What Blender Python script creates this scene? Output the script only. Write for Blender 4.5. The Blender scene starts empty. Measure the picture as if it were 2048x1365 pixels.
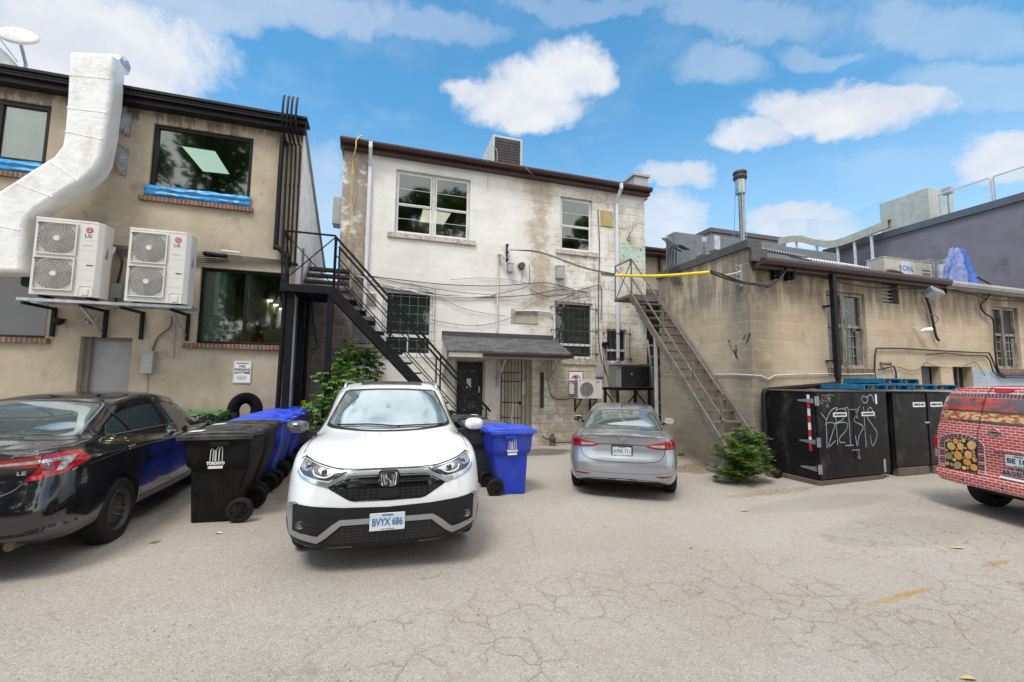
import bpy, bmesh, math, random
from mathutils import Vector, Matrix
from mathutils.bvhtree import BVHTree
from mathutils.geometry import delaunay_2d_cdt
R = math.radians
random.seed(7)
S = bpy.context.scene
COL = S.collection
# ---------------------------------------------------------------- camera
F = 850.0; PITCH, ROLL, YAW = R(5.1), R(.62), R(17.2); CH = 1.82
cp, sp, cy, sy = math.cos(PITCH), math.sin(PITCH), math.cos(YAW), math.sin(YAW)
FW = Vector((sy*cp, cy*cp, sp)); RT = Vector((cy, -sy, 0)); UP = RT.cross(FW)
CR = RT*math.cos(ROLL)+UP*math.sin(ROLL); CU = UP*math.cos(ROLL)-RT*math.sin(ROLL)
CAM = Vector((0, 0, CH))
cd = bpy.data.cameras.new('camera'); cam = bpy.data.objects.new('camera', cd); COL.objects.link(cam)
cd.sensor_width = 36; cd.lens = F/2048*36; cd.clip_end = 3000; cd.clip_start = .05
cam.matrix_world = Matrix(((CR.x, CU.x, -FW.x, 0), (CR.y, CU.y, -FW.y, 0), (CR.z, CU.z, -FW.z, CH), (0, 0, 0, 1)))
S.camera = cam
def ray(x, y): return FW+CR*((x-1024)/F)-CU*((y-682.5)/F)
def at(x, y, X=None, Y=None, Z=None):          # where a sight line through a photo point meets a real plane
    d = ray(x, y)
    t = (X/d.x) if X is not None else (Y/d.y) if Y is not None else ((Z-CH)/d.z)
    return CAM+d*t
# ---------------------------------------------------------------- world and sun
W = bpy.data.worlds.new('World'); S.world = W; W.use_nodes = True
S.view_settings.view_transform = 'Standard'; S.view_settings.look = 'None'; S.view_settings.gamma = 1
S.view_settings.exposure = 1.05
SUN_EL, SUN_AZ = 60, 218      # degrees; azimuth clockwise from +Y
sl = bpy.data.lights.new('sun', 'SUN'); sun = bpy.data.objects.new('sun', sl); COL.objects.link(sun)
sl.energy = 1.3; sl.angle = R(18); sl.color = (1, .975, .94)
sdir = Vector((math.sin(R(SUN_AZ))*math.cos(R(SUN_EL)), math.cos(R(SUN_AZ))*math.cos(R(SUN_EL)), math.sin(R(SUN_EL))))
sun.rotation_euler = sdir.to_track_quat('Z', 'Y').to_euler(); sun.location = (0, -10, 30)
class NT:
    def __init__(s, tree): s.t = tree; s.n = tree.nodes; s.l = tree.links
    def new(s, typ, **kw):
        n = s.n.new(typ)
        for k, v in kw.items(): setattr(n, k, v)
        return n
    def put(s, sock, v):
        if hasattr(v, 'is_output') or isinstance(v, bpy.types.NodeSocket): s.l.new(v, sock)
        elif v is not None: sock.default_value = v
    def m(s, op, a, b=None, c=None, clamp=False):
        n = s.new('ShaderNodeMath', operation=op, use_clamp=clamp); s.put(n.inputs[0], a)
        if b is not None: s.put(n.inputs[1], b)
        if c is not None: s.put(n.inputs[2], c)
        return n.outputs[0]
    def ss(s, x, a, b):   # smoothstep
        n = s.new('ShaderNodeMapRange', interpolation_type='SMOOTHSTEP'); s.put(n.inputs[0], x)
        n.inputs[1].default_value = a; n.inputs[2].default_value = b
        return n.outputs[0]
    def mix(s, f, a, b, blend='MIX'):
        n = s.new('ShaderNodeMix', data_type='RGBA', blend_type=blend); s.put(n.inputs[0], f)
        s.put(n.inputs[6], a if not isinstance(a, tuple) else (*a[:3], 1)); s.put(n.inputs[7], b if not isinstance(b, tuple) else (*b[:3], 1))
        return n.outputs[2]
    def vec(s, v, sc=(1, 1, 1), loc=(0, 0, 0)):
        n = s.new('ShaderNodeMapping'); s.put(n.inputs[0], v); n.inputs[3].default_value = sc; n.inputs[1].default_value = loc
        return n.outputs[0]
    def noise(s, v, scale, det=4, rough=.55, dist=0):
        n = s.new('ShaderNodeTexNoise'); s.put(n.inputs['Vector'], v); n.inputs['Scale'].default_value = scale
        n.inputs['Detail'].default_value = det; n.inputs['Roughness'].default_value = rough; n.inputs['Distortion'].default_value = dist
        return n.outputs[0]
    def vor(s, v, scale, feat='F1', out=0, rnd=1):
        n = s.new('ShaderNodeTexVoronoi', feature=feat); s.put(n.inputs['Vector'], v); n.inputs['Scale'].default_value = scale
        n.inputs['Randomness'].default_value = rnd
        return n.outputs[out]
    def xyz(s, v):
        n = s.new('ShaderNodeSeparateXYZ'); s.put(n.inputs[0], v); return n.outputs
    def comb(s, x, y, z=0.0):
        n = s.new('ShaderNodeCombineXYZ'); s.put(n.inputs[0], x); s.put(n.inputs[1], y); s.put(n.inputs[2], z); return n.outputs[0]
    def bump(s, h, st=.3, d=.02):
        n = s.new('ShaderNodeBump'); s.put(n.inputs['Height'], h); n.inputs['Strength'].default_value = st; n.inputs['Distance'].default_value = d
        return n.outputs[0]
w = NT(W.node_tree); bg = w.n['Background']
sky = w.new('ShaderNodeTexSky', sky_type='NISHITA', sun_disc=False, sun_elevation=R(SUN_EL), sun_rotation=R(SUN_AZ))
sky.air_density = 1.0; sky.dust_density = .6; sky.ozone_density = 2.2
tc = w.new('ShaderNodeTexCoord').outputs['Generated']
x_, y_, z_ = w.xyz(tc)
az = w.m('ARCTAN2', x_, y_); el = w.m('ARCSINE', z_)
base = w.comb(az, el)
wn = w.new('ShaderNodeTexNoise'); w.put(wn.inputs['Vector'], w.vec(base, (1, 1.5, 1))); wn.inputs['Scale'].default_value = 6; wn.inputs['Detail'].default_value = 6; wn.inputs['Roughness'].default_value = .6
wc = w.new('ShaderNodeSeparateColor'); w.l.new(wn.outputs[1], wc.inputs[0])
azw = w.m('ADD', az, w.m('MULTIPLY', w.m('SUBTRACT', wc.outputs[0], .5), .13))
elw = w.m('ADD', el, w.m('MULTIPLY', w.m('SUBTRACT', wc.outputs[1], .5), .09))
edge = w.m('MULTIPLY', w.m('SUBTRACT', w.noise(base, 22, 7, .65), .5), 1.1)
def azel(px, py):
    d = ray(px, py).normalized(); return math.atan2(d.x, d.y), math.asin(d.z)
CL = [ # photo position of a cloud, half width, half height in px, density
 (150, 120, 330, 170, 1.0), (30, 60, 300, 120, .9), (300, 30, 300, 60, .7), (600, 25, 260, 55, .62), (1040, 215, 150, 60, 1.0), (1140, 140, 100, 80, 1.0), (1080, 170, 120, 70, 1.0), (960, 200, 70, 36, .9),
 (1660, 235, 230, 60, 1.0), (1500, 270, 110, 40, .85), (1800, 215, 130, 45, .9), (1700, 200, 100, 45, .9), (1360, 350, 90, 34, .8), (2010, 320, 150, 60, .9), (1950, 180, 260, 70, .5), (1480, 40, 260, 55, .42),
 (1600, 450, 170, 50, .85), (1450, 130, 120, 50, .45), (1640, 110, 90, 30, .4), (1330, 470, 120, 110, .8), (1850, 350, 420, 60, .42), (640, 420, 100, 160, .7), (1900, 60, 300, 70, .45), (1150, 20, 200, 30, .35), (860, 60, 180, 40, .4)]
mk = None
for (px, py, hw, hh, dn) in CL:
    dn *= 1 if dn > .75 else .72
    a0, e0 = azel(px, py); a1, e1 = azel(px+hw, py); a2, e2 = azel(px, py-hh)
    p, q, r_, s_ = a1-a0, a2-a0, e1-e0, e2-e0; dt = p*s_-q*r_; da = w.m('SUBTRACT', azw, a0); de = w.m('SUBTRACT', elw, e0)
    u = w.m('ADD', w.m('MULTIPLY', da, s_/dt), w.m('MULTIPLY', de, -q/dt)); v = w.m('ADD', w.m('MULTIPLY', da, -r_/dt), w.m('MULTIPLY', de, p/dt))
    g = w.m('SUBTRACT', 1.0, w.m('ADD', w.m('MULTIPLY', u, u), w.m('MULTIPLY', v, v)))
    g = w.m('MULTIPLY', w.ss(w.m('ADD', g, edge), -.12, .75), dn)
    mk = g if mk is None else w.m('MAXIMUM', mk, g)
rear = w.m('MAXIMUM', w.ss(y_, -.05, -.6), w.ss(z_, .70, .80))
n2 = w.noise(w.vec(base, (1, 2.2, 1)), 3.2, 8, .6)
wisp = w.m('MULTIPLY', w.ss(n2, .45, .85), .3)
lowh = w.m('MULTIPLY', w.ss(el, .6, .05), .6)
cov = w.m('MAXIMUM', w.m('MAXIMUM', mk, wisp), w.m('MULTIPLY', rear, w.ss(n2, .1, .5)))
cov = w.m('MAXIMUM', cov, lowh, clamp=True)
tone = w.noise(w.vec(base, (1, 1.6, 1)), 7, 6, .6)
ccol = w.mix(w.ss(tone, .3, .7), (3.5, 3.75, 4.2), (4.3, 4.4, 4.6))
ccol = w.mix(rear, ccol, (8.6, 8.5, 8.4))
skyc = w.mix(1.0, sky.outputs[0], (.58, 1.16, 1.22), 'MULTIPLY')
w.l.new(w.mix(cov, skyc, ccol), bg.inputs[0]); bg.inputs[1].default_value = .1
# ---------------------------------------------------------------- ground shape
def pch(pts, x):
    if x <= pts[0][0]: return pts[0][1]
    if x >= pts[-1][0]: return pts[-1][1]
    n = len(pts)
    h = [pts[i+1][0]-pts[i][0] for i in range(n-1)]; d = [(pts[i+1][1]-pts[i][1])/h[i] for i in range(n-1)]
    def m(i):
        if i == 0: return d[0]
        if i == n-1: return d[-1]
        if d[i-1]*d[i] <= 0: return 0
        w1, w2 = 2*h[i]+h[i-1], h[i]+2*h[i-1]
        return (w1+w2)/(w1/d[i-1]+w2/d[i])
    for i in range(n-1):
        if x <= pts[i+1][0]:
            t = (x-pts[i][0])/h[i]
            return (1+2*t)*(1-t)**2*pts[i][1]+t*(1-t)**2*h[i]*m(i)+t*t*(3-2*t)*pts[i+1][1]+t*t*(t-1)*h[i]*m(i+1)
GX = [(-12, .15), (-3.5, .14), (0, .06), (2, -.02), (4.2, -.1), (7, -.06), (9, -.05), (14, -.05)]
def gz(x, y):
    t = max(0, min(1, (y-.5)/3)); t = t*t*(3-2*t)
    return pch(GX, x)*t
def gat(px, py):
    z = 0
    for i in range(6):
        p = at(px, py, Z=z); z = gz(p.x, p.y)
    return Vector((p.x, p.y, z))
# ---------------------------------------------------------------- material helpers
MATS = {}
def pmat(name, col=(.5, .5, .5), rough=.6, metal=0, spec=.5, coat=0, var=.12, vs=4, bump=0, bs=60, bd=.01, emit=None, es=0, dirt=None, ds=3, dth=(.55, .75), alpha=1):
    """plain material with a little procedural variation"""
    if name in MATS: return MATS[name]
    m = bpy.data.materials.new(name); m.use_nodes = True; t = NT(m.node_tree); b = t.n['Principled BSDF']
    co = t.new('ShaderNodeTexCoord').outputs['Object']
    n = t.noise(co, vs, 5, .6)
    lo = tuple(c*(1-var) for c in col); hi = tuple(min(1, c*(1+var)) for c in col)
    c = t.mix(t.ss(n, .3, .7), lo, hi)
    if dirt:
        dn = t.noise(t.vec(co, (1, 1, .45), (3, 1, 5)), ds, 8, .7)
        c = t.mix(t.ss(dn, dth[0], dth[1]), c, dirt)
    t.l.new(c, b.inputs['Base Color'])
    b.inputs['Roughness'].default_value = rough; b.inputs['Metallic'].default_value = metal
    b.inputs['Specular IOR Level'].default_value = spec; b.inputs['Coat Weight'].default_value = coat; b.inputs['Coat Roughness'].default_value = .03
    if bump: t.l.new(t.bump(t.noise(co, bs, 6, .65), bump, bd), b.inputs['Normal'])
    if emit: b.inputs['Emission Color'].default_value = (*emit, 1); b.inputs['Emission Strength'].default_value = es
    MATS[name] = m; return m
def blocks(name, c1, c2, mortar, bw=.4, bh=.2, ms=.01, grime=(.09, .08, .07), gth=(.56, .72), patches=(), drip=.5, bumpm=.5, special=None, off=(0, 0)):
    m = bpy.data.materials.new(name); m.use_nodes = True; t = NT(m.node_tree); b = t.n['Principled BSDF']
    co = t.new('ShaderNodeTexCoord').outputs['Object']; x, y, z = t.xyz(co)
    u = t.m('ADD', x, y); uv = t.comb(u, z)
    wob = t.noise(uv, 2.2, 4, .6); wv = t.comb(t.m('ADD', t.m('ADD', u, off[0]), t.m('MULTIPLY', t.m('SUBTRACT', wob, .5), .03)), t.m('ADD', t.m('ADD', z, off[1]), t.m('MULTIPLY', t.m('SUBTRACT', wob, .5), .025)))
    br = t.new('ShaderNodeTexBrick'); t.put(br.inputs['Vector'], wv)
    br.inputs['Scale'].default_value = 1; br.inputs['Brick Width'].default_value = bw; br.inputs['Row Height'].default_value = bh
    br.inputs['Mortar Size'].default_value = ms; br.inputs['Mortar Smooth'].default_value = .3; br.inputs['Bias'].default_value = 0
    br.inputs['Color1'].default_value = (*c1, 1); br.inputs['Color2'].default_value = (*c2, 1); br.inputs['Mortar'].default_value = (*mortar, 1)
    c = br.outputs[0]
    mort = br.outputs[1]
    big = t.noise(uv, .7, 6, .6)
    c = t.mix(t.ss(big, .35, .7), c, t.mix(1.0, c, (.84, .83, .8), 'MULTIPLY'))
    for (thr, col, sc, amt) in patches:
        pn = t.noise(t.vec(uv, (1, 1, 1), (sc*3.1, sc*1.7, 0)), sc, 9, .68)
        c = t.mix(t.m('MULTIPLY', t.ss(pn, thr[0], thr[1]), amt), c, col)
    if special: c = special(t, u, z, uv, c, mort)
    # running drip stains
    dn = t.noise(t.vec(uv, (3.2, .28, 1), (2.3, 0, 0)), 1.3, 8, .72)
    dk = t.mix(1.0, c, grime, 'MIX')
    c = t.mix(t.m('MULTIPLY', t.ss(dn, gth[0], gth[1]), drip), c, dk)
    fine = t.noise(uv, 38, 4, .7)
    c = t.mix(t.m('MULTIPLY', t.ss(fine, .45, .75), .16), c, t.mix(1.0, c, (.6, .58, .55), 'MULTIPLY'))
    t.l.new(c, b.inputs['Base Color']); b.inputs['Roughness'].default_value = .85; b.inputs['Specular IOR Level'].default_value = .3
    hh = t.m('ADD', t.m('MULTIPLY', mort, -1.0), t.m('ADD', t.m('MULTIPLY', fine, .35), t.m('MULTIPLY', t.noise(uv, 9, 5, .6), .5)))
    t.l.new(t.bump(hh, bumpm, .012), b.inputs['Normal'])
    MATS[name] = m; return m
def glass(name, tint=(.02, .025, .025), ior=1.9, rough=.015, metal=0.0, wob=.002, curtain=None):
    m = bpy.data.materials.new(name); m.use_nodes = True; t = NT(m.node_tree); b = t.n['Principled BSDF']
    co = t.new('ShaderNodeTexCoord').outputs['Object']
    n = t.noise(co, 2.5, 3, .5)
    c = t.mix(n, tuple(v*.7 for v in tint), tuple(v*1.3 for v in tint))
    t.l.new(c, b.inputs['Base Color']); b.inputs['Roughness'].default_value = rough; b.inputs['IOR'].default_value = ior; b.inputs['Metallic'].default_value = metal
    t.l.new(t.bump(t.noise(co, 1.6, 2, .5), .12, wob*10), b.inputs['Normal'])
    MATS[name] = m; return m
def seeglass(name, tint=(.8, .88, .85), refl=.16):
    m = bpy.data.materials.new(name); m.use_nodes = True; t = NT(m.node_tree)
    t.n.remove(t.n['Principled BSDF']); out = t.n['Material Output']
    tr = t.new('ShaderNodeBsdfTransparent'); tr.inputs[0].default_value = (*tint, 1)
    gl = t.new('ShaderNodeBsdfGlossy'); gl.inputs['Roughness'].default_value = .035
    co = t.new('ShaderNodeTexCoord').outputs['Object']
    t.l.new(t.bump(t.noise(co, 1.3, 2, .5), .1, .02), gl.inputs['Normal'])
    fr = t.new('ShaderNodeFresnel'); fr.inputs[0].default_value = 1.5
    mx = t.new('ShaderNodeMixShader'); t.l.new(t.m('ADD', fr.outputs[0], refl, clamp=True), mx.inputs[0])
    t.l.new(tr.outputs[0], mx.inputs[1]); t.l.new(gl.outputs[0], mx.inputs[2]); t.l.new(mx.outputs[0], out.inputs[0])
    MATS[name] = m; return m
# ---------------------------------------------------------------- mesh builder
OFF = {}
class MB:
    def __init__(s): s.v = []; s.f = []; s.mi = []; s.cur = 0
    def add(s, vs, fs):
        o = len(s.v); s.v += [Vector(p) for p in vs]
        for f in fs: s.f.append([i+o for i in f]); s.mi.append(s.cur)
        return s
    def box(s, a, b, rot=None):
        x0, x1 = sorted((a[0], b[0])); y0, y1 = sorted((a[1], b[1])); z0, z1 = sorted((a[2], b[2]))
        vs = [(x0, y0, z0), (x1, y0, z0), (x1, y1, z0), (x0, y1, z0), (x0, y0, z1), (x1, y0, z1), (x1, y1, z1), (x0, y1, z1)]
        if rot: c = Vector(((x0+x1)/2, (y0+y1)/2, (z0+z1)/2)); vs = [c+rot@(Vector(p)-c) for p in vs]
        return s.add(vs, [(0, 3, 2, 1), (4, 5, 6, 7), (0, 1, 5, 4), (1, 2, 6, 5), (2, 3, 7, 6), (3, 0, 4, 7)])
    def cbox(s, c, d, rot=None):
        c = Vector(c); d = Vector(d)/2; return s.box(c-d, c+d, rot)
    def bar(s, p, q, w_, h_, up=(0, 0, 1)):      # square bar between two points
        p, q = Vector(p), Vector(q); d = (q-p).normalized(); u = Vector(up)
        if abs(d.dot(u)) > .98: u = Vector((0, 1, 0))
        a = d.cross(u).normalized(); b = a.cross(d)
        vs = [e+a*sx*w_/2+b*sz*h_/2 for e in (p, q) for sx, sz in ((-1, -1), (1, -1), (1, 1), (-1, 1))]
        return s.add(vs, [(3, 2, 1, 0), (4, 5, 6, 7), (0, 1, 5, 4), (1, 2, 6, 5), (2, 3, 7, 6), (3, 0, 4, 7)])
    def tube(s, pts, r, n=8, cap=True, smooth=0):
        pts = [Vector(p) for p in pts]
        if smooth: pts = spline(pts, smooth)
        rs = r if isinstance(r, (list, tuple)) else [r]*len(pts)
        if len(rs) != len(pts): rs = [rs[0]+(rs[-1]-rs[0])*i/(len(pts)-1) for i in range(len(pts))]
        o = len(s.v); u = None
        for i, p in enumerate(pts):
            d = (pts[min(i+1, len(pts)-1)]-pts[max(i-1, 0)]).normalized()
            if u is None: u = d.orthogonal().normalized()
            u = (u-d*u.dot(d)).normalized(); b = d.cross(u)
            for k in range(n):
                a = 2*math.pi*k/n; s.v.append(p+(u*math.cos(a)+b*math.sin(a))*rs[i])
        for i in range(len(pts)-1):
            for k in range(n):
                s.f.append([o+i*n+k, o+i*n+(k+1) % n, o+(i+1)*n+(k+1) % n, o+(i+1)*n+k]); s.mi.append(s.cur)
        if cap:
            s.f.append([o+k for k in range(n)][::-1]); s.mi.append(s.cur)
            s.f.append([o+(len(pts)-1)*n+k for k in range(n)]); s.mi.append(s.cur)
        return s
    def lathe(s, prof, c=(0, 0, 0), ax='x', n=40, closed=False):   # prof: (axial, radius)
        o = len(s.v); c = Vector(c)
        for (a, r) in prof:
            for k in range(n):
                t = 2*math.pi*k/n; p = (a, r*math.cos(t), r*math.sin(t))
                if ax == 'y': p = (r*math.sin(t), a, r*math.cos(t))
                if ax == 'z': p = (r*math.cos(t), r*math.sin(t), a)
                s.v.append(c+Vector(p))
        m = len(prof)
        for i in range(m if closed else m-1):
            j = (i+1) % m
            for k in range(n): s.f.append([o+i*n+k, o+i*n+(k+1) % n, o+j*n+(k+1) % n, o+j*n+k]); s.mi.append(s.cur)
        return s
    def prism(s, poly, o, u, v, d):           # polygon (a,b)-> o+a*u+b*v, thickened along d
        o, u, v, d = map(Vector, (o, u, v, d)); n = len(poly)
        p = [o+u*a+v*b for a, b in poly]; q = [k+d for k in p]
        fs = [list(range(n)), list(range(n, 2*n))[::-1]]+[[i+n, (i+1) % n+n, (i+1) % n, i] for i in range(n)]
        return s.add(p+q, fs)
    def build(s, name, mats, parent=None, smooth=False, bevel=0, loc=None, seg=2, ang=35, recalc=True):
        me = bpy.data.meshes.new(name)
        off = Vector(loc) if loc is not None else (OFF.get(parent.name) if parent else None) or Vector((0, 0, 0))
        me.from_pydata([p-off for p in s.v], [], s.f)
        if not isinstance(mats, (list, tuple)): mats = [mats]
        for m in mats: me.materials.append(m)
        for p, i in zip(me.polygons, s.mi): p.material_index = i
        if recalc:
            bm = bmesh.new(); bm.from_mesh(me); bmesh.ops.recalc_face_normals(bm, faces=bm.faces); bm.to_mesh(me); bm.free()
        if smooth: me.shade_smooth(); me.set_sharp_from_angle(angle=R(ang))
        o = bpy.data.objects.new(name, me); COL.objects.link(o)
        if loc is not None: o.location = loc
        if parent:
            o.parent = parent; OFF[o.name] = OFF.get(parent.name)
        if bevel:
            b = o.modifiers.new('bevel', 'BEVEL'); b.width = bevel; b.segments = seg; b.limit_method = 'ANGLE'; b.angle_limit = R(40); b.harden_normals = False
        return o
def spline(pts, k):
    pts = [Vector(p) for p in pts]; out = []
    P = [pts[0]*2-pts[1]]+pts+[pts[-1]*2-pts[-2]]
    for i in range(1, len(P)-2):
        for j in range(k):
            t = j/k; a, b, c, d = P[i-1:i+3]
            out.append(.5*((2*b)+(c-a)*t+(2*a-5*b+4*c-d)*t*t+(3*b-a-3*c+d)*t**3))
    out.append(pts[-1]); return out
def tag(o, label=None, cat=None, group=None, kind=None):
    if label: o['label'] = label
    if cat: o['category'] = cat
    if group: o['group'] = group
    if kind: o['kind'] = kind
    return o
def thing(name, label, cat, loc=(0, 0, 0), rz=0, group=None, world=False):
    o = bpy.data.objects.new(name, None); COL.objects.link(o); o.location = loc; o.rotation_euler = (0, 0, rz); o.empty_display_size = .2
    tag(o, label, cat, group)
    if world: OFF[o.name] = Vector(loc)
    return o
def solo(mb, name, mats, label, cat, group=None, **kw):       # a thing that is one mesh, origin at its first vertex
    loc = mb.v[0].copy(); return tag(mb.build(name, mats, loc=loc, **kw), label, cat, group)
def copy_tree(o, parent=None):
    c = o.copy(); COL.objects.link(c); c.parent = parent
    for ch in [k for k in o.children]: copy_tree(ch, c)
    return c
def text(body, size, mat, name='lettering', parent=None, loc=(0, 0, 0), rot=(math.pi/2, 0, 0), depth=.002, sx=1, align='CENTER', bold=0, shear=0, conv=True):
    cu = bpy.data.curves.new('t', 'FONT'); cu.body = body; cu.size = size; cu.extrude = depth; cu.align_x = align; cu.align_y = 'CENTER'; cu.offset = bold; cu.shear = shear
    cu.resolution_u = 3
    t = bpy.data.objects.new('t', cu); COL.objects.link(t); bpy.context.view_layer.update()
    me = bpy.data.meshes.new_from_object(t.evaluated_get(bpy.context.evaluated_depsgraph_get()))
    bpy.data.objects.remove(t); bpy.data.curves.remove(cu)
    me.name = name; me.materials.clear(); me.materials.append(mat)
    o = bpy.data.objects.new(name, me); COL.objects.link(o)
    off = (OFF.get(parent.name) if parent else None) or Vector((0, 0, 0))
    o.location = Vector(loc)-off; o.rotation_euler = rot; o.scale = (sx, 1, 1)
    if parent: o.parent = parent
    return o
# ---------------------------------------------------------------- materials
M_white = pmat('white_paint', (.74, .74, .73), .45, var=.04)
M_wtrim = pmat('weathered_trim', (.6, .59, .56), .6, dirt=(.25, .21, .16), ds=5, dth=(.55, .75))
M_black = pmat('black_metal', (.010, .010, .012), .5, var=.3, bump=.1, spec=.2)
M_blackr = pmat('black_rubber', (.012, .012, .012), .65, spec=.3, var=.2)
M_darkfr = pmat('dark_frame', (.010, .009, .010), .4, spec=.3)
M_gutter = pmat('brown_gutter', (.05, .022, .02), .38, dirt=(.09, .06, .05), ds=6)
M_galv = pmat('galvanised', (.42, .45, .48), .38, metal=.75, var=.2, vs=9)
M_galvd = pmat('dull_grey_box', (.36, .37, .37), .6, var=.12, dirt=(.2, .18, .15))
M_grey = pmat('grey_paint', (.33, .335, .36), .5, var=.06, dirt=(.25, .25, .26))
M_cable = pmat('cable_black', (.02, .02, .022), .55)
M_cableg = pmat('cable_grey', (.3, .29, .27), .6)
M_cablew = pmat('cable_white', (.62, .6, .55), .6, dirt=(.3, .27, .22))
M_yellow = pmat('yellow_pipe', (.62, .46, .10), .55, dirt=(.42, .33, .18), ds=5, dth=(.4, .65))
M_yguard = pmat('yellow_guard', (.85, .63, .01), .4)
M_rust = pmat('rusty_steel', (.16, .135, .12), .75, var=.25, dirt=(.20, .105, .065), ds=6, dth=(.52, .68), bump=.4)
M_acw = pmat('ac_cream', (.66, .64, .6), .5, var=.03, dirt=(.5, .48, .42))
M_acgr = pmat('ac_grille', (.56, .55, .52), .5)
M_acdk = pmat('ac_dark', (.10, .10, .10), .6)
M_roof = pmat('roof_felt', (.12, .12, .12), .9, bump=.5)
M_tape = pmat('blue_tape', (.03, .28, .62), .35, var=.25, vs=8, bump=.6, bs=20)
M_interior = pmat('interior', (.16, .15, .13), .9)
M_intw = pmat('interior_wall', (.34, .37, .36), .9)
M_card = pmat('cardboard', (.42, .30, .17), .85)
M_red = pmat('red_plastic', (.55, .02, .02), .35)
M_bluep = pmat('blue_plastic', (.012, .055, .60), .42, var=.1, vs=3)
M_blackp = pmat('black_plastic', (.009, .009, .010), .5, spec=.2, var=.25, dirt=(.05, .046, .042), ds=5, dth=(.5, .85), bump=.15, bs=30)
M_greenp = pmat('green_plastic', (.05, .13, .035), .5, var=.15)
M_lamp = pmat('lamp_glow', (1, .85, .6), .5, emit=(1, .8, .5), es=5)
M_sticker = pmat('white_sticker', (.78, .79, .8), .5, var=.03)
M_ink = pmat('black_ink', (.02, .02, .02), .5)
M_signred = pmat('sign_red', (.55, .03, .05), .5)
M_shingle = None
G_dark = glass('window_glass', (.025, .035, .033), 1.75)
G_see = seeglass('clear_glass', (.82, .9, .86), .07)
G_old = glass('dusty_glass', (.05, .052, .055), 1.5, .12)
# brick sill
def brickmat(name, c1, c2, mor, bw, bh, ms=.006):
    m = bpy.data.materials.new(name); m.use_nodes = True; t = NT(m.node_tree); b = t.n['Principled BSDF']
    x, y, z = t.xyz(t.new('ShaderNodeTexCoord').outputs['Object'])
    uv = t.comb(t.m('ADD', x, y), z)
    br = t.new('ShaderNodeTexBrick'); t.put(br.inputs['Vector'], uv)
    for k, v in (('Scale', 1), ('Brick Width', bw), ('Row Height', bh), ('Mortar Size', ms), ('Color1', (*c1, 1)), ('Color2', (*c2, 1)), ('Mortar', (*mor, 1)), ('Bias', 0.1)): br.inputs[k].default_value = v
    n = t.noise(uv, 9, 5, .6); c = t.mix(t.ss(n, .35, .75), br.outputs[0], t.mix(1.0, br.outputs[0], (.5, .5, .5), 'MULTIPLY'))
    t.l.new(c, b.inputs['Base Color']); b.inputs['Roughness'].default_value = .85
    t.l.new(t.bump(t.m('MULTIPLY', br.outputs[1], -1.0), .6, .01), b.inputs['Normal'])
    MATS[name] = m; return m
M_bsill = brickmat('brick_sill', (.28, .10, .06), (.17, .10, .07), (.4, .36, .3), .072, 2.0)
M_bsillw = brickmat('painted_sill', (.66, .62, .54), (.58, .53, .45), (.4, .35, .28), .075, 2.0)
def stucco(name, col, col2, dark, zt):
    m = bpy.data.materials.new(name); m.use_nodes = True; t = NT(m.node_tree); b = t.n['Principled BSDF']
    x, y, z = t.xyz(t.new('ShaderNodeTexCoord').outputs['Object']); uv = t.comb(t.m('ADD', x, y), z)
    c = t.mix(t.ss(t.noise(uv, 1.1, 9, .68), .34, .66), col, col2)
    c = t.mix(t.m('MULTIPLY', t.ss(t.noise(t.vec(uv, (1, 1, 1), (7, 3, 0)), 2.5, 8, .7), .5, .72), .35), c, tuple(k*1.25 for k in col))
    # rain stains that run down from the eaves, dirt splashed at the base
    st = t.noise(t.vec(uv, (2.2, .5, 1)), 2.2, 8, .72)
    top = t.ss(z, zt-.75, zt+.1)
    c = t.mix(t.m('MULTIPLY', t.ss(t.m('ADD', st, t.m('MULTIPLY', top, .28)), .62, .78), .85), c, dark)
    lo = t.m('MULTIPLY', t.ss(z, 1.6, .0), .12)
    c = t.mix(t.m('MULTIPLY', t.ss(t.m('ADD', t.noise(uv, 1.4, 8, .7), lo), .52, .72), .6), c, tuple(k*.55 for k in col))
    v = t.vor(t.vec(uv, (1, 1, 1)), .55, 'DISTANCE_TO_EDGE')
    t.l.new(c, b.inputs['Base Color']); b.inputs['Roughness'].default_value = .9
    f = t.noise(uv, 55, 5, .7)
    t.l.new(t.bump(t.m('ADD', f, t.noise(uv, 6, 5, .6)), .35, .01), b.inputs['Normal'])
    MATS[name] = m; return m
M_stucco = stucco('tan_stucco', (.38, .315, .235), (.485, .415, .32), (.12, .09, .07), 7.3)
M_purple = stucco('purple_stucco', (.185, .165, .195), (.22, .20, .23), (.10, .09, .11), 9)
M_greyst = stucco('grey_stucco', (.30, .29, .33), (.34, .33, .37), (.2, .2, .22), 9)
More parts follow.
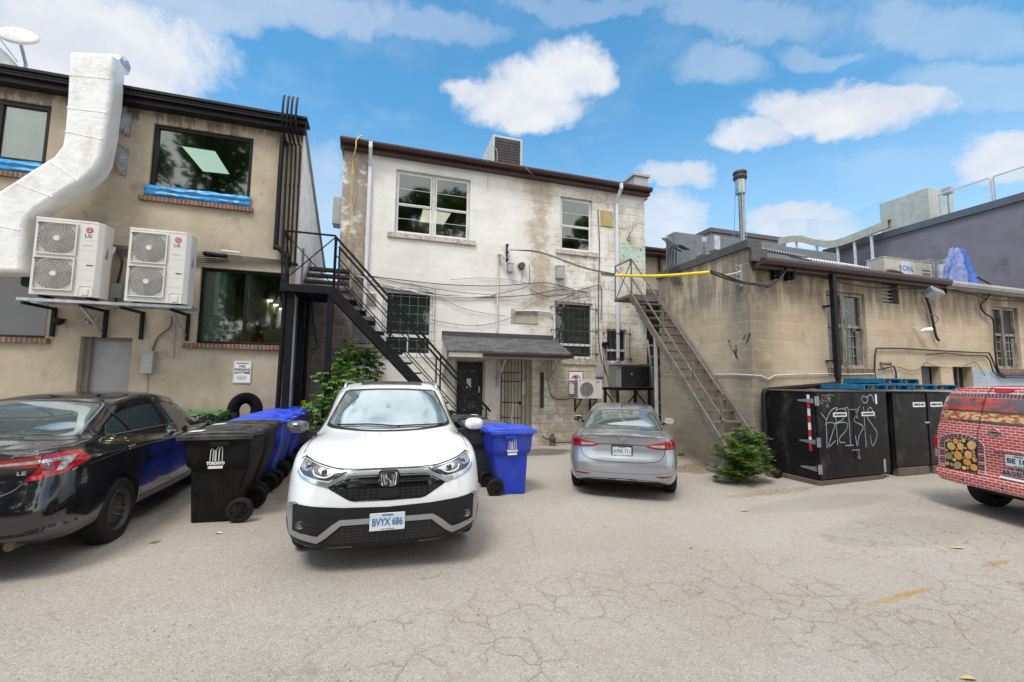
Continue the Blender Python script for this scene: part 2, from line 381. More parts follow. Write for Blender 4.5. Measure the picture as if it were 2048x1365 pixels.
def wall(mb, ax, c, u0, u1, z0, z1, holes=(), dep=.12):
    us = sorted({u0, u1, *[h[0] for h in holes], *[h[1] for h in holes]}); zs = sorted({z0, z1, *[h[2] for h in holes], *[h[3] for h in holes]})
    P = (lambda u, z, d=0: (u, c+d, z)) if ax == 'y' else (lambda u, z, d=0: (c+d, u, z))
    for i in range(len(us)-1):
        for j in range(len(zs)-1):
            um, zm = (us[i]+us[i+1])/2, (zs[j]+zs[j+1])/2
            if any(h[0] < um < h[1] and h[2] < zm < h[3] for h in holes): continue
            mb.add([P(us[i], zs[j]), P(us[i+1], zs[j]), P(us[i+1], zs[j+1]), P(us[i], zs[j+1])], [(0, 1, 2, 3)])
    for h in holes:
        d = h[4] if len(h) > 4 else dep
        q = [(h[0], h[2]), (h[1], h[2]), (h[1], h[3]), (h[0], h[3])]
        for k in range(4):
            a, b = q[k], q[(k+1) % 4]
            mb.add([P(*a), P(*b), P(*b, d), P(*a, d)], [(0, 1, 2, 3)])
def hole(px0, py0, px1, py1, Y):      # opening from the top-left and bottom-right photo points
    a, b = at(px0, py0, Y=Y), at(px1, py1, Y=Y); return (a.x, b.x, b.z, a.z)
def framed(parent, h, Y, dep, mf, mg, fw=.06, mull=(), rails=(), name='window', ft=.05, pane=True, gap=.004, inner=None):
    x0, x1, z0, z1 = h[:4]; y = Y+dep; g = .002
    f = MB(); x0 += g; x1 -= g; z0 += g; z1 -= g
    f.box((x0, y-ft, z0), (x1, y, z0+fw)).box((x0, y-ft, z1-fw), (x1, y, z1)).box((x0, y-ft, z0+fw), (x0+fw, y, z1-fw)).box((x1-fw, y-ft, z0+fw), (x1, y, z1-fw))
    w_, hh = x1-x0, z1-z0
    for (a, t) in mull: f.box((x0+w_*a-t/2, y-ft+.003, z0+fw), (x0+w_*a+t/2, y-.001, z1-fw))
    for (a, t, xa, xb) in rails: f.box((x0+w_*xa, y-ft+.006, z0+hh*a-t/2), (x0+w_*xb, y-.003, z0+hh*a+t/2))
    fo = f.build(name, mf, parent, bevel=.004)
    if pane: MB().box((x0+fw*.6, y-.012, z0+fw*.6), (x1-fw*.6, y-.008, z1-fw*.6)).build('pane', mg, fo)
    return fo
def room(parent, h, Y, dep, d=3.0, m=None, pad=.25, name='room'):
    x0, x1, z0, z1 = h[:4]; b = MB(); ya, yb = Y+dep+.03, Y+dep+d
    x0 -= pad; x1 += pad; z0 -= pad; z1 += pad
    q = [(x0, z0), (x1, z0), (x1, z1), (x0, z1)]
    for k in range(4):
        a, c = q[k], q[(k+1) % 4]; b.add([(a[0], ya, a[1]), (c[0], ya, c[1]), (c[0], yb, c[1]), (a[0], yb, a[1])], [(0, 1, 2, 3)])
    b.add([(a, yb, z) for a, z in q], [(0, 1, 2, 3)])
    return b.build(name, m or M_interior, parent)
# ================================================================ LEFT BUILDING (tan stucco)
YL = 10.1
xr = at(600, 400, Y=YL).x; ztop = at(305, 214, Y=YL).z
LB = thing('stucco_building', 'tan stucco two storey building with black eaves and grey steel door', 'building', (-5, YL, 0), world=True)
hA = hole(308, 245, 499, 406, YL)            # upper window
sA = at(390, 404, Y=YL).z
hA = (hA[0], hA[1], sA, at(309, 246, Y=YL).z)
hB = (-9.0, at(104, 212, Y=YL).x, at(60, 350, Y=YL).z, at(103, 212, Y=YL).z)
p1, p2 = at(402, 534, Y=YL), at(393, 687, Y=YL)
hC = (p1.x, xr-.12, p2.z, p1.z)
hD = (-9.0, at(94, 640, Y=YL).x, at(60, 676, Y=YL).z, at(60, 540, Y=YL).z)
d1 = at(162, 673, Y=YL); d2 = at(266, 673, Y=YL)
hE = (d1.x, d2.x, -.3, d1.z, .25)
mb = MB(); wall(mb, 'y', YL, -11, xr, -.4, ztop, [hA, hB, hC, hD, hE], .16)
mb.build('wall', M_stucco, LB)
e1 = at(650, 545, X=xr); mb = MB(); mb.add([(xr, YL, -.4), (xr, YL, ztop+.2), (xr, e1.y, e1.z), (xr, e1.y, -.4)], [(0, 1, 2, 3)]); mb.add([(xr, e1.y, -.4), (xr, e1.y, e1.z), (-11, e1.y, e1.z), (-11, e1.y, -.4)], [(0, 1, 2, 3)]); mb.add([(xr, YL+.1, ztop+.2), (xr, e1.y, e1.z), (-2.72, e1.y, e1.z), (-2.72, YL+.1, ztop+.2)], [(0, 1, 2, 3)]); mb.add([(-2.73, YL+.1, 3), (-2.73, YL+.1, ztop+.2), (-2.73, 13.5, ztop+.2), (-2.73, 13.5, 3)], [(0, 1, 2, 3)]); mb.add([(-2.73, 13.5, 3), (-2.73, 13.5, ztop+.2), (-11, 13.5, ztop+.2), (-11, 13.5, 3)], [(0, 1, 2, 3)]); mb.add([(-2.73, YL, ztop+.2), (-2.73, 13.5, ztop+.2), (-11, 13.5, ztop+.2), (-11, YL, ztop+.2)], [(0, 1, 2, 3)]); mb.build('side_wall', pmat('side_cladding', (.84, .84, .83), .6, dirt=(.3, .29, .27), ds=3), LB)
rz = at(305, 182, Y=YL-.35).z
m = MB(); m.box((-11.2, YL-.22, rz-.24), (xr+.06, YL-.01, rz-.04)); m.box((-11.2, YL-.30, rz-.13), (xr+.09, YL-.222, rz-.02)); m.box((-11.2, YL-.34, rz-.03), (xr+.11, YL+.1, rz+.03)); 
m.box((-11.2, YL-.315, rz-.085), (xr+.10, YL-.303, rz-.07))
m.build('eaves', pmat('eaves_black', (.009, .008, .009), .45, spec=.3), LB, bevel=.01)
w_ = framed(LB, hA, YL, .10, M_darkfr, G_see, .075, rails=[], name='window'); 
w_ = framed(LB, (hB[0], hB[1], hB[2]+.22, hB[3]), YL, .10, M_darkfr, G_see, .09, mull=[(.72, .07)], name='window')
framed(LB, hC, YL, .12, M_darkfr, G_see, .055, mull=[(.50, .06)], name='window')
framed(LB, hD, YL, .12, M_darkfr, G_dark, .05, name='window')
# blue tape and membrane under the upper windows
def drape(h, name, amp=.02):
    m = MB(); n = 26; x0, x1, z0 = h[0]-.05, h[1]+.03, h[2]
    rows = [(YL-.012, z0+.015), (YL-.035, z0+.07), (YL-.02, z0+.12), (YL-.05, z0+.17), (YL-.02, z0+.235)]
    for (y, z) in rows:
        for i in range(n+1): m.v.append(Vector((x0+(x1-x0)*i/n, y-random.random()*amp, z+random.uniform(-.012, .012))))
    for j in range(len(rows)-1):
        for i in range(n): a = j*(n+1)+i; m.f.append([a, a+1, a+n+2, a+n+1]); m.mi.append(0)
    o = m.build(name, M_tape, LB, smooth=True)
    so = o.modifiers.new('s', 'SOLIDIFY'); so.thickness = .004
drape(hA, 'window_membrane'); drape(hB, 'window_membrane')
for h, e, nm in ((hA, .12, 0), (hC, .2, 0), (hB, .1, 0), (hD, .08, 0)):
    z = h[2]; MB().box((h[0]-e, YL-.07, z-.10), (min(h[1]+.08, xr-.02), YL+.10, z-.002)).build('window_sill', M_bsill, LB, bevel=.006)
# rooms behind the glass
r = room(LB, hA, YL, .16, 3.1, pmat('dim_green_room', (.07, .085, .075), .9), .05)
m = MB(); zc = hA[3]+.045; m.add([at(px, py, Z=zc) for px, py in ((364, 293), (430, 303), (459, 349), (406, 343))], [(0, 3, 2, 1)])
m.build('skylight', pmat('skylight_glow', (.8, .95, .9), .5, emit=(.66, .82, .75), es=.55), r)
room(LB, hB, YL, .16, 2, M_intw, .1)
MB().box((hB[1]-1.05, YL+.17, hB[2]+.25), (hB[1]-.12, YL+.19, hB[3]-.05)).build('blind', pmat('blind_white', (.72, .72, .70), .7), LB)
r = room(LB, hC, YL, .16, 7.5, pmat('shop_interior', (.10, .085, .065), .9), .0)
m = MB(); m.cur = 0
for i in range(9):
    y = YL+1.75+i*.66
    for xx in (hC[1]-.75, hC[1]-.15 if i % 2 else hC[0]+.55):
        m.lathe([(hC[3]-.34, .06), (hC[3]-.36, .05), (hC[3]-.362, 0)], (xx, y, 0), 'z', 14)
m.build('ceiling_lamp', M_lamp, r)
MB().box((hC[0]+.0, YL+.17, hC[2]+.0), (hC[0]+.42, YL+.8, hC[3]-.01)).build('pillar', pmat('pillar_grey', (.45, .5, .48), .8), r)
MB().box((hC[0]+.43, YL+1.4, hC[3]-.33), (hC[1], YL+7.6, hC[3]-.01)).build('beam', M_interior, r)
MB().box((hC[0]+.45, YL+2.4, hC[2]), (hC[0]+1.0, YL+2.45, hC[2]+1.0)).build('panel', pmat('brown_panel', (.16, .10, .05), .7), r)
# goods standing on the inner sill of the shop window
zc = hC[2]+.01
MB().box((hC[0], YL+.165, zc-.05), (hC[1], YL+.95, zc)).build('counter', M_intw, r)
def boxgood(x, y, w1, d1_, h1, m_, name, label, cat, bev=.006):
    mbx = MB().box((x, y, zc), (x+w1, y+d1_, zc+h1)); return mbx
cb = solo(MB().box((hC[0]+.45, YL+.3, zc), (hC[0]+.92, YL+.62, zc+.24)), 'cardboard_box', M_card, 'low cardboard box behind the left shop pane', 'box', bevel=.004)
cb2 = solo(MB().box((hC[1]-.50, YL+.28, zc), (hC[1]-.07, YL+.62, zc+.36)), 'cardboard_box', M_card, 'taller cardboard box behind the right shop pane', 'box', bevel=.004)
m = MB().lathe([(zc, .07), (zc+.02, .075), (zc+.32, .075), (zc+.37, .05), (zc+.40, .025), (zc+.44, .03)], (hC[0]+.2, YL+.3, 0), 'z', 20); m.tube([(hC[0]+.2, YL+.3, zc+.43), (hC[0]+.27, YL+.27, zc+.46), (hC[0]+.30, YL+.27, zc+.30)], .012, 6)
solo(m, 'fire_extinguisher', M_red, 'red fire extinguisher in the lower corner of the shop window', 'extinguisher', smooth=True)
solo(MB().lathe([(hC[0]+.12, 0), (hC[0]+.12, .07), (hC[0]+.42, .075), (hC[0]+.42, 0)], (0, YL+.24, zc+.08), 'x', 18), 'blue_roll', pmat('blue_fabric', (.02, .07, .3), .8), 'dark blue roll lying at the foot of the fire extinguisher', 'roll', smooth=True)
m = MB()
for k in range(5): m.lathe([(zc, 0), (zc, .06), (zc+.07+.02*k, .05), (zc+.14, 0)], (hC[0]+1.0+.028*k, YL+.26+.01*(k % 2), 0), 'z', 12)
solo(m, 'red_bag', M_red, 'small red bag beside the mullion of the shop window', 'bag', smooth=True)
m = MB().box((hC[0]+1.4, YL+.5, zc+.32), (hC[1]-.5, YL+.75, zc+.36)).box((hC[0]+1.4, YL+.5, zc), (hC[0]+1.43, YL+.75, zc+.32)).box((hC[1]-.53, YL+.5, zc), (hC[1]-.5, YL+.75, zc+.32)).box((hC[0]+1.43, YL+.5, zc+.14), (hC[1]-.53, YL+.75, zc+.17))
solo(m, 'steel_shelf', pmat('steel_light', (.5, .5, .5), .4), 'low metal shelf behind the right shop pane', 'shelf')
# door
dd = MB().box((hE[0]+.10, YL+.20, -.1), (hE[1]-.02, YL+.25, hE[3]-.06)).build('door', M_grey, LB, bevel=.004)
MB().box((hE[0]+.002, YL+.12, -.1), (hE[0]+.10, YL+.249, hE[3]-.002)).box((hE[0]+.10, YL+.16, hE[3]-.06), (hE[1]-.003, YL+.248, hE[3]-.002)).box((hE[1]-.02, YL+.17, -.1), (hE[1]-.004, YL+.247, hE[3]-.062)).build('door_frame', pmat('frame_brown_grey', (.22, .2, .18), .6), LB)
m = MB().box((hE[0]+.16, YL+.185, 1.20), (hE[0]+.28, YL+.2, 1.40))
for k in range(4): m.lathe([(YL+.17, .018), (YL+.185, .018)], (hE[0]+.19+.06*(k % 2), 0, 1.25+.1*(k//2)), 'y', 10)
m.build('handle', M_galv, dd, bevel=.003)
# ---- white wrapped exhaust duct
def pY(px, py, Y): v = at(px, py, Y=Y); return (v.x, v.z)
YD = 9.42
outer = [pY(*p, YD) for p in ((137, 101), (228, 106), (222, 190), (212, 265), (202, 315), (190, 338), (166, 360), (98, 402), (68, 422), (52, 440), (46, 468), (45, 545))]
inner = [pY(*p, YD) for p in ((-75, 545), (-72, 460), (-62, 420), (-20, 392), (60, 340), (105, 312), (122, 290), (127, 262), (133, 185))]
poly = outer+inner
M_duct = pmat('duct_wrap', (.80, .80, .79), .38, var=.05, bump=.55, bs=2.2, bd=.06, dirt=(.6, .58, .54), ds=3, dth=(.48, .75))
D = thing('exhaust_duct', 'fat white wrapped exhaust duct bending down the tan wall', 'duct', (poly[0][0], YD, poly[0][1]), world=True)
b = MB().prism(poly, (0, YD, 0), (1, 0, 0), (0, 0, 1), (0, .42, 0)).build('duct', M_duct, D, smooth=True, bevel=.07, seg=4, ang=60)
for (a, c) in (((136, 150), (224, 158)), ((131, 215), (218, 226)), ((127, 262), (210, 280)), ((30, 366), (110, 396)), ((95, 320), (160, 364)), ((-60, 440), (46, 462))):
    A, B = at(*a, Y=YD-.001), at(*c, Y=YD-.001); MB().bar(A+(B-A)*.03, B-(B-A)*.06, .008, .03).build('seam_band', M_duct, D, bevel=.003)
for (a, c, e) in (((238, 196), (256, 228), (244, 268)), ((228, 285), (249, 300), (240, 348))):
    A = at(*a, Y=9.7); B = at(*c, Y=YL-.01); E_ = at(*e, Y=YL-.01)
    m = MB().prism([(0, 0), (0, E_.z-B.z), (-.42, 0)], (B.x-.01, YL-.02, B.z), (.05, 0, 0), (0, 0, 1), (.0, 0, 0)) if False else MB()
    m.add([B, E_, (B.x-.02, YL-.6, B.z+.02), B+Vector((.012, 0, 0)), E_+Vector((.012, 0, 0)), (B.x-.008, YL-.6, B.z+.02)], [(0, 1, 2), (5, 4, 3), (0, 2, 5, 3), (2, 1, 4, 5), (0, 3, 4, 1)])
    m.box((B.x-.03, YL-.03, E_.z-.03), (B.x+.07, YL-.005, B.z+.03))
    m.bar((B.x, YL-.03, B.z), (B.x-.02, YL-.64, B.z+.02), .05, .012)
    m.build('bracket', M_galv, D)
c = at(252, 132, Y=YD+.5)
solo(MB().lathe([(0, 0), (0, .17), (.22, .17), (.27, .1), (.27, 0)], (c.x-.24, c.y, c.z), 'x', 28), 'exhaust_fan', M_galv, 'round metal fan cap behind the top of the white duct', 'fan', smooth=True)
# satellite dish and dark hatch on the roof
c = at(48, 92, Y=YL+1.2)
Dd = thing('satellite_dish', 'pale satellite dish on the roof at the top left', 'satellite dish', (c.x, c.y, c.z-.9))
m = MB(); n = 28
for i in range(6):
    rr = .34*i/5
    for k in range(n): a = 2*math.pi*k/n; m.v.append(Vector((rr*math.cos(a)*1.15, .35*(rr/.62)**2-.3, rr*math.sin(a)*.85)))
for i in range(5):
    for k in range(n): m.f.append([i*n+k, i*n+(k+1) % n, (i+1)*n+(k+1) % n, (i+1)*n+k]); m.mi.append(0)
rt = Matrix.Rotation(R(-28), 3, 'X')@Matrix.Rotation(R(22), 3, 'Y'); m.v = [rt@p+Vector((0, 0, .9)) for p in m.v]
o = m.build('dish', M_acw, Dd, smooth=True, loc=None); o.modifiers.new('s', 'SOLIDIFY').thickness = .02
MB().tube([(0, .1, 0), (0, .1, .55), (0, -.1, .9)], .03, 8).tube([(0, -.1, .45), (-.1, -.62, .75)], .012, 6).build('mount', M_galv, Dd)
a = at(-30, 70, Y=YL+.6); b_ = at(38, 138, Y=YL+.6)
solo(MB().prism([(a.x, b_.z), (b_.x, b_.z-.1), (a.x-.1, a.z+.1)], (0, YL+.6, 0), (1, 0, 0), (0, 0, 1), (0, .7, 0)), 'roof_hood', M_galvd, 'dark sloping metal hood on the roof under the satellite dish', 'roof hood', bevel=.01)
# ---- wall mounted heat pumps
def fan_guard(m, c, r, y, n=26, rings=6):
    m.cur = 1
    for k in range(n):
        a0 = 2*math.pi*k/n; pts = []
        for i in range(6):
            t = i/5; rr = .05+(r-.05)*t; aa = a0+.75*t; pts.append((c[0]+rr*math.cos(aa), y-.012*(1-t), c[1]+rr*math.sin(aa)))
        m.tube(pts, .0035, 4, False)
    for i in range(rings):
        rr = .08+(r-.08)*(i+1)/rings
        m.tube([(c[0]+rr*math.cos(2*math.pi*k/36), y-.006, c[1]+rr*math.sin(2*math.pi*k/36)) for k in range(37)], .0025, 4, False)
    m.cur = 0
def heat_pump(name, label, loc, grp):
    t = thing(name, label, 'heat pump', loc, 0, grp)   # origin: front bottom left corner
    W_, H_, D_ = .95, 1.36, .33
    MB().box((0, .0, 0), (W_-.06, D_, H_)).prism([(W_-.06, 0), (W_, .06), (W_, D_), (W_-.06, D_)], (0, 0, 0), (1, 0, 0), (0, 1, 0), (0, 0, H_)).box((-.004, -.006, H_-.03), (W_-.08, D_+.004, H_+.012)).build('casing', M_acw, t, bevel=.008)
    for zc_ in (.38, 1.01):
        g = MB(); x0, x1, z0, z1 = .04, .60, zc_-.29, zc_+.29
        g.box((x0, -.035, z0), (x1, -.008, z0+.018)).box((x0, -.035, z1-.018), (x1, -.008, z1)).box((x0, -.035, z0+.018), (x0+.018, -.008, z1-.018)).box((x1-.018, -.035, z0+.018), (x1, -.008, z1-.018))
        for k in range(30): a = x0+.02+(x1-x0-.04)*k/29; g.box((a-.0012, -.012, z0+.018), (a+.0012, -.010, z1-.018))
        for k in range(30): a = z0+.02+(z1-z0-.04)*k/29; g.box((x0+.018, -.0125, a-.0012), (x1-.018, -.0105, a+.0012))
        fan_guard(g, (.32, zc_), .265, -.025)
        g.lathe([(-.04, 0), (-.04, .045), (-.02, .05)], (.32, 0, zc_), 'y', 20)
        for xx in (x0+.03, x1-.03):
            for zz in (z0+.03, z1-.03): g.lathe([(-.04, .0), (-.04, .008), (-.03, .008)], (xx, 0, zz), 'y', 8)
        go = g.build('fan_grille', [M_acw, M_acgr], t)
        fa = MB(); fa.lathe([(-.0075, 0), (-.0075, .27)], (.32, 0, zc_), 'y', 40)
        fa.build('fan_opening', M_acdk, go)
        bl = MB()
        for q in range(4):
            a0 = q*math.pi/2+.3; pp = []
            for i in range(8): a = a0+i*.13; pp.append((.32+.06*math.cos(a), zc_+.06*math.sin(a)))
            for i in range(8): a = a0+(7-i)*.16+.1; pp.append((.32+.25*math.cos(a), zc_+.25*math.sin(a)))
            bl.prism(pp, (0, -.0095, 0), (1, 0, 0), (0, 0, 1), (0, .001, 0))
        bl.build('fan_blade', pmat('fan_grey', (.17, .17, .165), .5), go)
        MB().box((.045, -.04, zc_+.235), (.13, -.036, zc_+.262)).build('data_plate', M_acdk, go)
    b = MB().lathe([(-.006, 0), (-.006, .052), (0, .052)], (.755, 0, 1.21), 'y', 28); b.build('badge', pmat('badge_red', (.5, .01, .05), .4, var=.02), t)
    m = MB(); m.tube([(.755+.036*math.cos(a), -.008, 1.21+.036*math.sin(a)) for a in [R(40+k*20) for k in range(17)]], .0035, 5)
    m.bar((.755, -.008, 1.235), (.755, -.008, 1.185), .005, .006).bar((.755, -.008, 1.187), (.778, -.008, 1.187), .005, .006).bar((.757, -.008, 1.21), (.792, -.008, 1.21), .004, .006).lathe([(-.01, 0), (-.009, .005)], (.735, 0, 1.225), 'y', 8)
    m.build('badge_mark', M_white, t)
    text('LG', .085, pmat('logo_grey', (.12, .12, .13), .5), parent=t, loc=(.745, -.003, 1.10), bold=.001)
    text('Smart Inverter', .024, M_acgr, parent=t, loc=(.745, -.002, .93))
    m = MB()
    for zz in (.30, .48, .66, .84, 1.02): m.box((.63, -.002, zz), (.87, 0, zz+.004))
    m.box((.70, -.003, .0), (.87, -.0, .004)).build('panel_seam', M_acgr, t)
    MB().box((.755, -.006, .56), (.85, -.001, .578)).build('label_plate', M_acdk, t)
    m = MB(); m.tube([(.68, -.004, .01), (.68, -.004, .15), (.70, -.004, .19), (.86, -.004, .19), (.88, -.004, .17), (.88, -.004, .01)], .004, 4); m.box((.73, -.012, .03), (.82, -.001, .14)); m.build('service_cover', M_acw, t, bevel=.003)
    m = MB()
    for k in range(6): m.box((W_, .12+.01*k, .74+.035*k), (W_+.003, .20, .765+.035*k))
    m.build('sticker', pmat('sticker_blue', (.08, .13, .3), .5), t)
    for xx in (.12, .78): MB().box((xx, .02, -.035), (xx+.06, D_-.02, -.001)).build('foot', M_black, t)
    return t
a = at(56, 588, Y=9.35); heat_pump('heat_pump', 'cream double fan heat pump next to the white duct', (a.x, 9.35, a.z), 'heat pumps on the wall shelf')
a = at(247, 602, Y=9.35); heat_pump('heat_pump', 'cream double fan heat pump at the right end of the shelf', (a.x, 9.35, a.z), 'heat pumps on the wall shelf')
za = at(247, 602, Y=9.35).z-.04
A = at(34, 603, Y=9.33); B = at(383, 632, Y=9.33)
SH = thing('wall_shelf', 'galvanised steel shelf on black brackets carrying the heat pumps', 'shelf', (A.x, YL, za-.5), world=True)
for yy in (9.30, 9.62): MB().box((A.x, yy, za-.05), (B.x, yy+.05, za)).build('rail', M_galv, SH)
MB().box((A.x, 9.36, za-.012), (B.x, 9.61, za-.004)).build('tray', M_galv, SH)
for (px, py) in ((112, 610), (215, 620), (287, 628), (378, 636)):
    x = at(px, py, Y=YL).x; m = MB()
    m.box((x-.03, YL-.05, za-.60), (x+.03, YL-.001, za-.052)).bar((x, YL-.05, za-.08), (x, 9.32, za-.085), .05, .05)
    m.build('bracket', M_black, SH, bevel=.004)
    if px in (215, 378):
        MB().bar((x-.02, YL-.06, za-.50), (x-.02, 9.4, za-.10), .035, .035).build('brace', M_galv, SH)
# pipes, boxes and cables on the tan wall
a = at(228, 495, Y=YL-.08)
m = MB(); m.tube([(a.x, a.y, a.z), (a.x-.10, a.y-.05, a.z-.35), (a.x-.12, a.y-.10, a.z-.75), (a.x-.22, 9.75, za+.08), (a.x-.32, 9.6, za+.05)], .028, 8, smooth=5); m.tube([(a.x+.03, a.y, a.z), (a.x-.04, a.y-.05, a.z-.35), (a.x-.06, a.y-.10, a.z-.8), (a.x-.2, 9.7, za+.12)], .022, 8, smooth=5)
solo(m, 'refrigerant_pipe', M_cablew, 'white insulated pipe pair curving down between the heat pumps', 'pipe', smooth=True)
m = MB(); m.tube([(a.x+.05, a.y, a.z), (a.x+.16, a.y-.02, a.z-.3), (a.x+.10, a.y, a.z-.8), (a.x+.12, a.y, a.z-1.2)], .022, 8, smooth=6)
solo(m, 'black_hose', M_cable, 'black hose running down beside the white insulated pipes', 'hose', smooth=True)
a = at(238, 583, Y=YL-.01); solo(MB().box((a.x-.07, YL-.14, a.z-.15), (a.x+.09, YL-.002, a.z+.13)), 'junction_box', M_galvd, 'small grey isolator box between the heat pumps', 'box', bevel=.01)
a = at(299, 726, Y=YL); solo(MB().box((a.x-.085, YL-.13, a.z-.21), (a.x+.10, YL-.002, a.z+.21)).box((a.x-.095, YL-.14, a.z+.20), (a.x+.11, YL-.003, a.z+.225)), 'electrical_box', M_galvd, 'grey electrical box on the wall right of the steel door', 'box', bevel=.006)
m = MB().tube([at(344, 632, Y=YL-.03), at(340, 655, Y=YL-.02), at(315, 676, Y=YL-.02), at(304, 705, Y=YL-.02)], .011, 6, smooth=6); solo(m, 'conduit', M_cable, 'thin black cable looping down to the grey electrical box', 'cable', smooth=True)
m = MB().tube([at(296, 748, Y=YL-.01), at(294, 790, Y=YL-.01)], .007, 5); solo(m, 'ground_wire', M_cableg, 'thin wire hanging below the grey electrical box', 'wire')
m = MB().tube([at(352, 640, Y=YL-.01), at(350, 670, Y=YL-.01), at(347, 718, Y=YL-.01)], .006, 5); solo(m, 'ground_wire', M_cableg, 'thin wire running down the wall below the shelf', 'wire')
for i, (px, py) in enumerate(((125, 645),)):
    a = at(px, py, Y=YL); m = MB().lathe([(a.z+.05, .07), (a.z+.0, .075), (a.z-.03, .06), (a.z-.07, .02), (a.z-.075, 0)], (a.x, YL-.09, 0), 'z', 18).box((a.x-.09, YL-.10, a.z+.03), (a.x+.05, YL-.001, a.z+.06))
    solo(m, 'dome_camera', M_black, 'black dome camera under the shelf above the steel door', 'camera', smooth=True)
a = at(183, 644, Y=YL); m = MB().lathe([(YL-.14, 0), (YL-.14, .03), (YL-.06, .04), (YL-.001, .045)], (a.x, 0, a.z-.02), 'y', 14).box((a.x-.16, YL-.14, a.z), (a.x-.03, YL-.09, a.z+.045)).box((a.x+.03, YL-.14, a.z), (a.x+.16, YL-.09, a.z+.045))
solo(m, 'twin_floodlight', pmat('lamp_grey', (.35, .35, .36), .4), 'twin headed security floodlight above the grey steel door', 'floodlight', bevel=.006)
# cable bundle with splice can
m = MB()
for k in range(6):
    dz = random.uniform(-.05, .05); m.tube([at(200, 486+k*2, Y=YL-.03), at(260, 494+k*3, Y=YL-.05), at(390, 504+k*4, Y=YL-.05), at(470, 512+k*2.5, Y=YL-.06), at(560, 521+k*1.5, Y=YL-.05), at(596, 528+k, Y=YL-.05)], .009, 5, smooth=6)
solo(m, 'cable_bundle', M_cable, 'bundle of black cables running along the tan wall above the shop window', 'cable', smooth=True)
a, b_ = at(406, 507, Y=YL-.12), at(455, 513, Y=YL-.12)
m = MB().tube([a, a+(b_-a)*.08, a+(b_-a)*.1, a+(b_-a)*.9, a+(b_-a)*.92, b_], [.03, .055, .05, .05, .055, .03], 14); solo(m, 'splice_can', M_blackp, 'black cable splice can on the tan wall', 'splice', smooth=True)
a, b_ = at(443, 502, Y=YL-.1), at(480, 506, Y=YL-.1); solo(MB().tube([a, b_], .022, 10), 'splice_can', M_acw, 'small pale splice can above the black one', 'splice', smooth=True)
# sign on the tan wall
a, b_ = at(468, 722, Y=YL-.01), at(501, 767, Y=YL-.01); sc = Vector(((a.x+b_.x)/2, YL-.02, (a.z+b_.z)/2)); sw, sh_ = b_.x-a.x, a.z-b_.z
SG = thing('parking_sign', 'white NO PARKING ANYTIME sign on the tan wall', 'sign', sc)
MB().box((-sw/2, 0, -sh_/2), (sw/2, .006, sh_/2)).build('panel', M_sticker, SG, bevel=.002)
m = MB(); e = .012
for q in ((-sw/2+e, -sh_/2+e, sw/2-e, -sh_/2+e+.005), (-sw/2+e, sh_/2-e-.005, sw/2-e, sh_/2-e), (-sw/2+e, -sh_/2+e, -sw/2+e+.005, sh_/2-e), (sw/2-e-.005, -sh_/2+e, sw/2-e, sh_/2-e)): m.box((q[0], -.001, q[1]), (q[2], 0, q[3]))
m.build('border', M_ink, SG)
for (s_, z, b2) in (('PRIVATE PROPERTY', .18, .026), ('NO', .118, .075), ('PARKING', .05, .068), ('ANYTIME', -.015, .068)): text(s_, b2, M_ink, parent=SG, loc=(0, -.003, z), bold=.001)
m = MB()
for k, ww in enumerate((.18, .2, .19, .14)): m.box((-ww/2, -.0015, -.085-.026*k), (ww/2, 0, -.078-.026*k))
m.build('small_print', M_ink, SG)
# flexible pipe coil at the wall foot
a = at(493, 812, Y=9.8); m = MB(); pts = []
for i in range(81):
    t = math.pi*(i/80)*1.15-.25; pts.append((a.x+.2*math.cos(t)*1.0, 9.75-.05*i/80, a.z-.08+.24*math.sin(t)))
pts = [(a.x+.22, 9.75, .3)]+pts+[(a.x-.24, 9.7, .2)]
rs = [.10+(.016 if i % 2 else 0) for i in range(len(pts))]
m.tube(pts, rs, 18); solo(m, 'corrugated_hose', M_black, 'black corrugated drain hose arching at the foot of the tan wall', 'hose', smooth=True, ang=80)
a = at(568, 748, Y=YL-.01); solo(MB().box((a.x-.05, YL-.03, a.z-.02), (a.x+.03, YL-.001, a.z+.015)), 'vent_slot', M_galv, 'small metal vent slot low on the tan wall', 'vent')
# black conduits at the corner
cx = [(573, 214), (582, 215), (590, 216), (599, 219)]
for i, (px, py) in enumerate(cx):
    x = at(px, 330, Y=YL-.1).x; t0 = at(px, py, Y=YL-.45)
    m = MB().tube([(x+.02, YL-.10, 4.2), (x, YL-.10, rz-.75), (x-.02, YL-.15, rz-.55), (x-.05, YL-.47, rz-.28), (x-.05, YL-.47, rz+.25), (x-.05, YL-.40, rz+.38)], .022, 8, smooth=3)
    m.tube([(x+.003, YL-.10, 5.95), (x+.003, YL-.10, 6.01)], .026, 8)
    solo(m, 'conduit_pipe', M_black, f'dark conduit pipe rising over the eaves beside the stair, {["leftmost", "second from the left", "second from the right", "rightmost"][i]} of four', 'conduit', 'conduit pipes at the building corner', smooth=True)
    if i < 3: MB()
m = MB(); x = at(562, 330, Y=YL-.1).x; zt = at(563, 283, Y=YL-.1).z; zb_ = at(551, 492, Y=YL-.1).z
m.tube([(x+.08, YL-.02, zt-.02), (x+.04, YL-.10, zt), (x, YL-.11, zt-.08), (x-.0, YL-.11, zb_+.1), (x, YL-.12, zb_), (x+.08, YL-.14, zb_-.08), (x+.22, YL-.14, zb_-.25), (x+.24, YL-.14, zb_-.6), (x+.22, YL-.14, .5)], .05, 12, smooth=3)
solo(m, 'drain_pipe', M_black, 'thick black drain pipe with an elbow left of the landing', 'pipe', smooth=True)
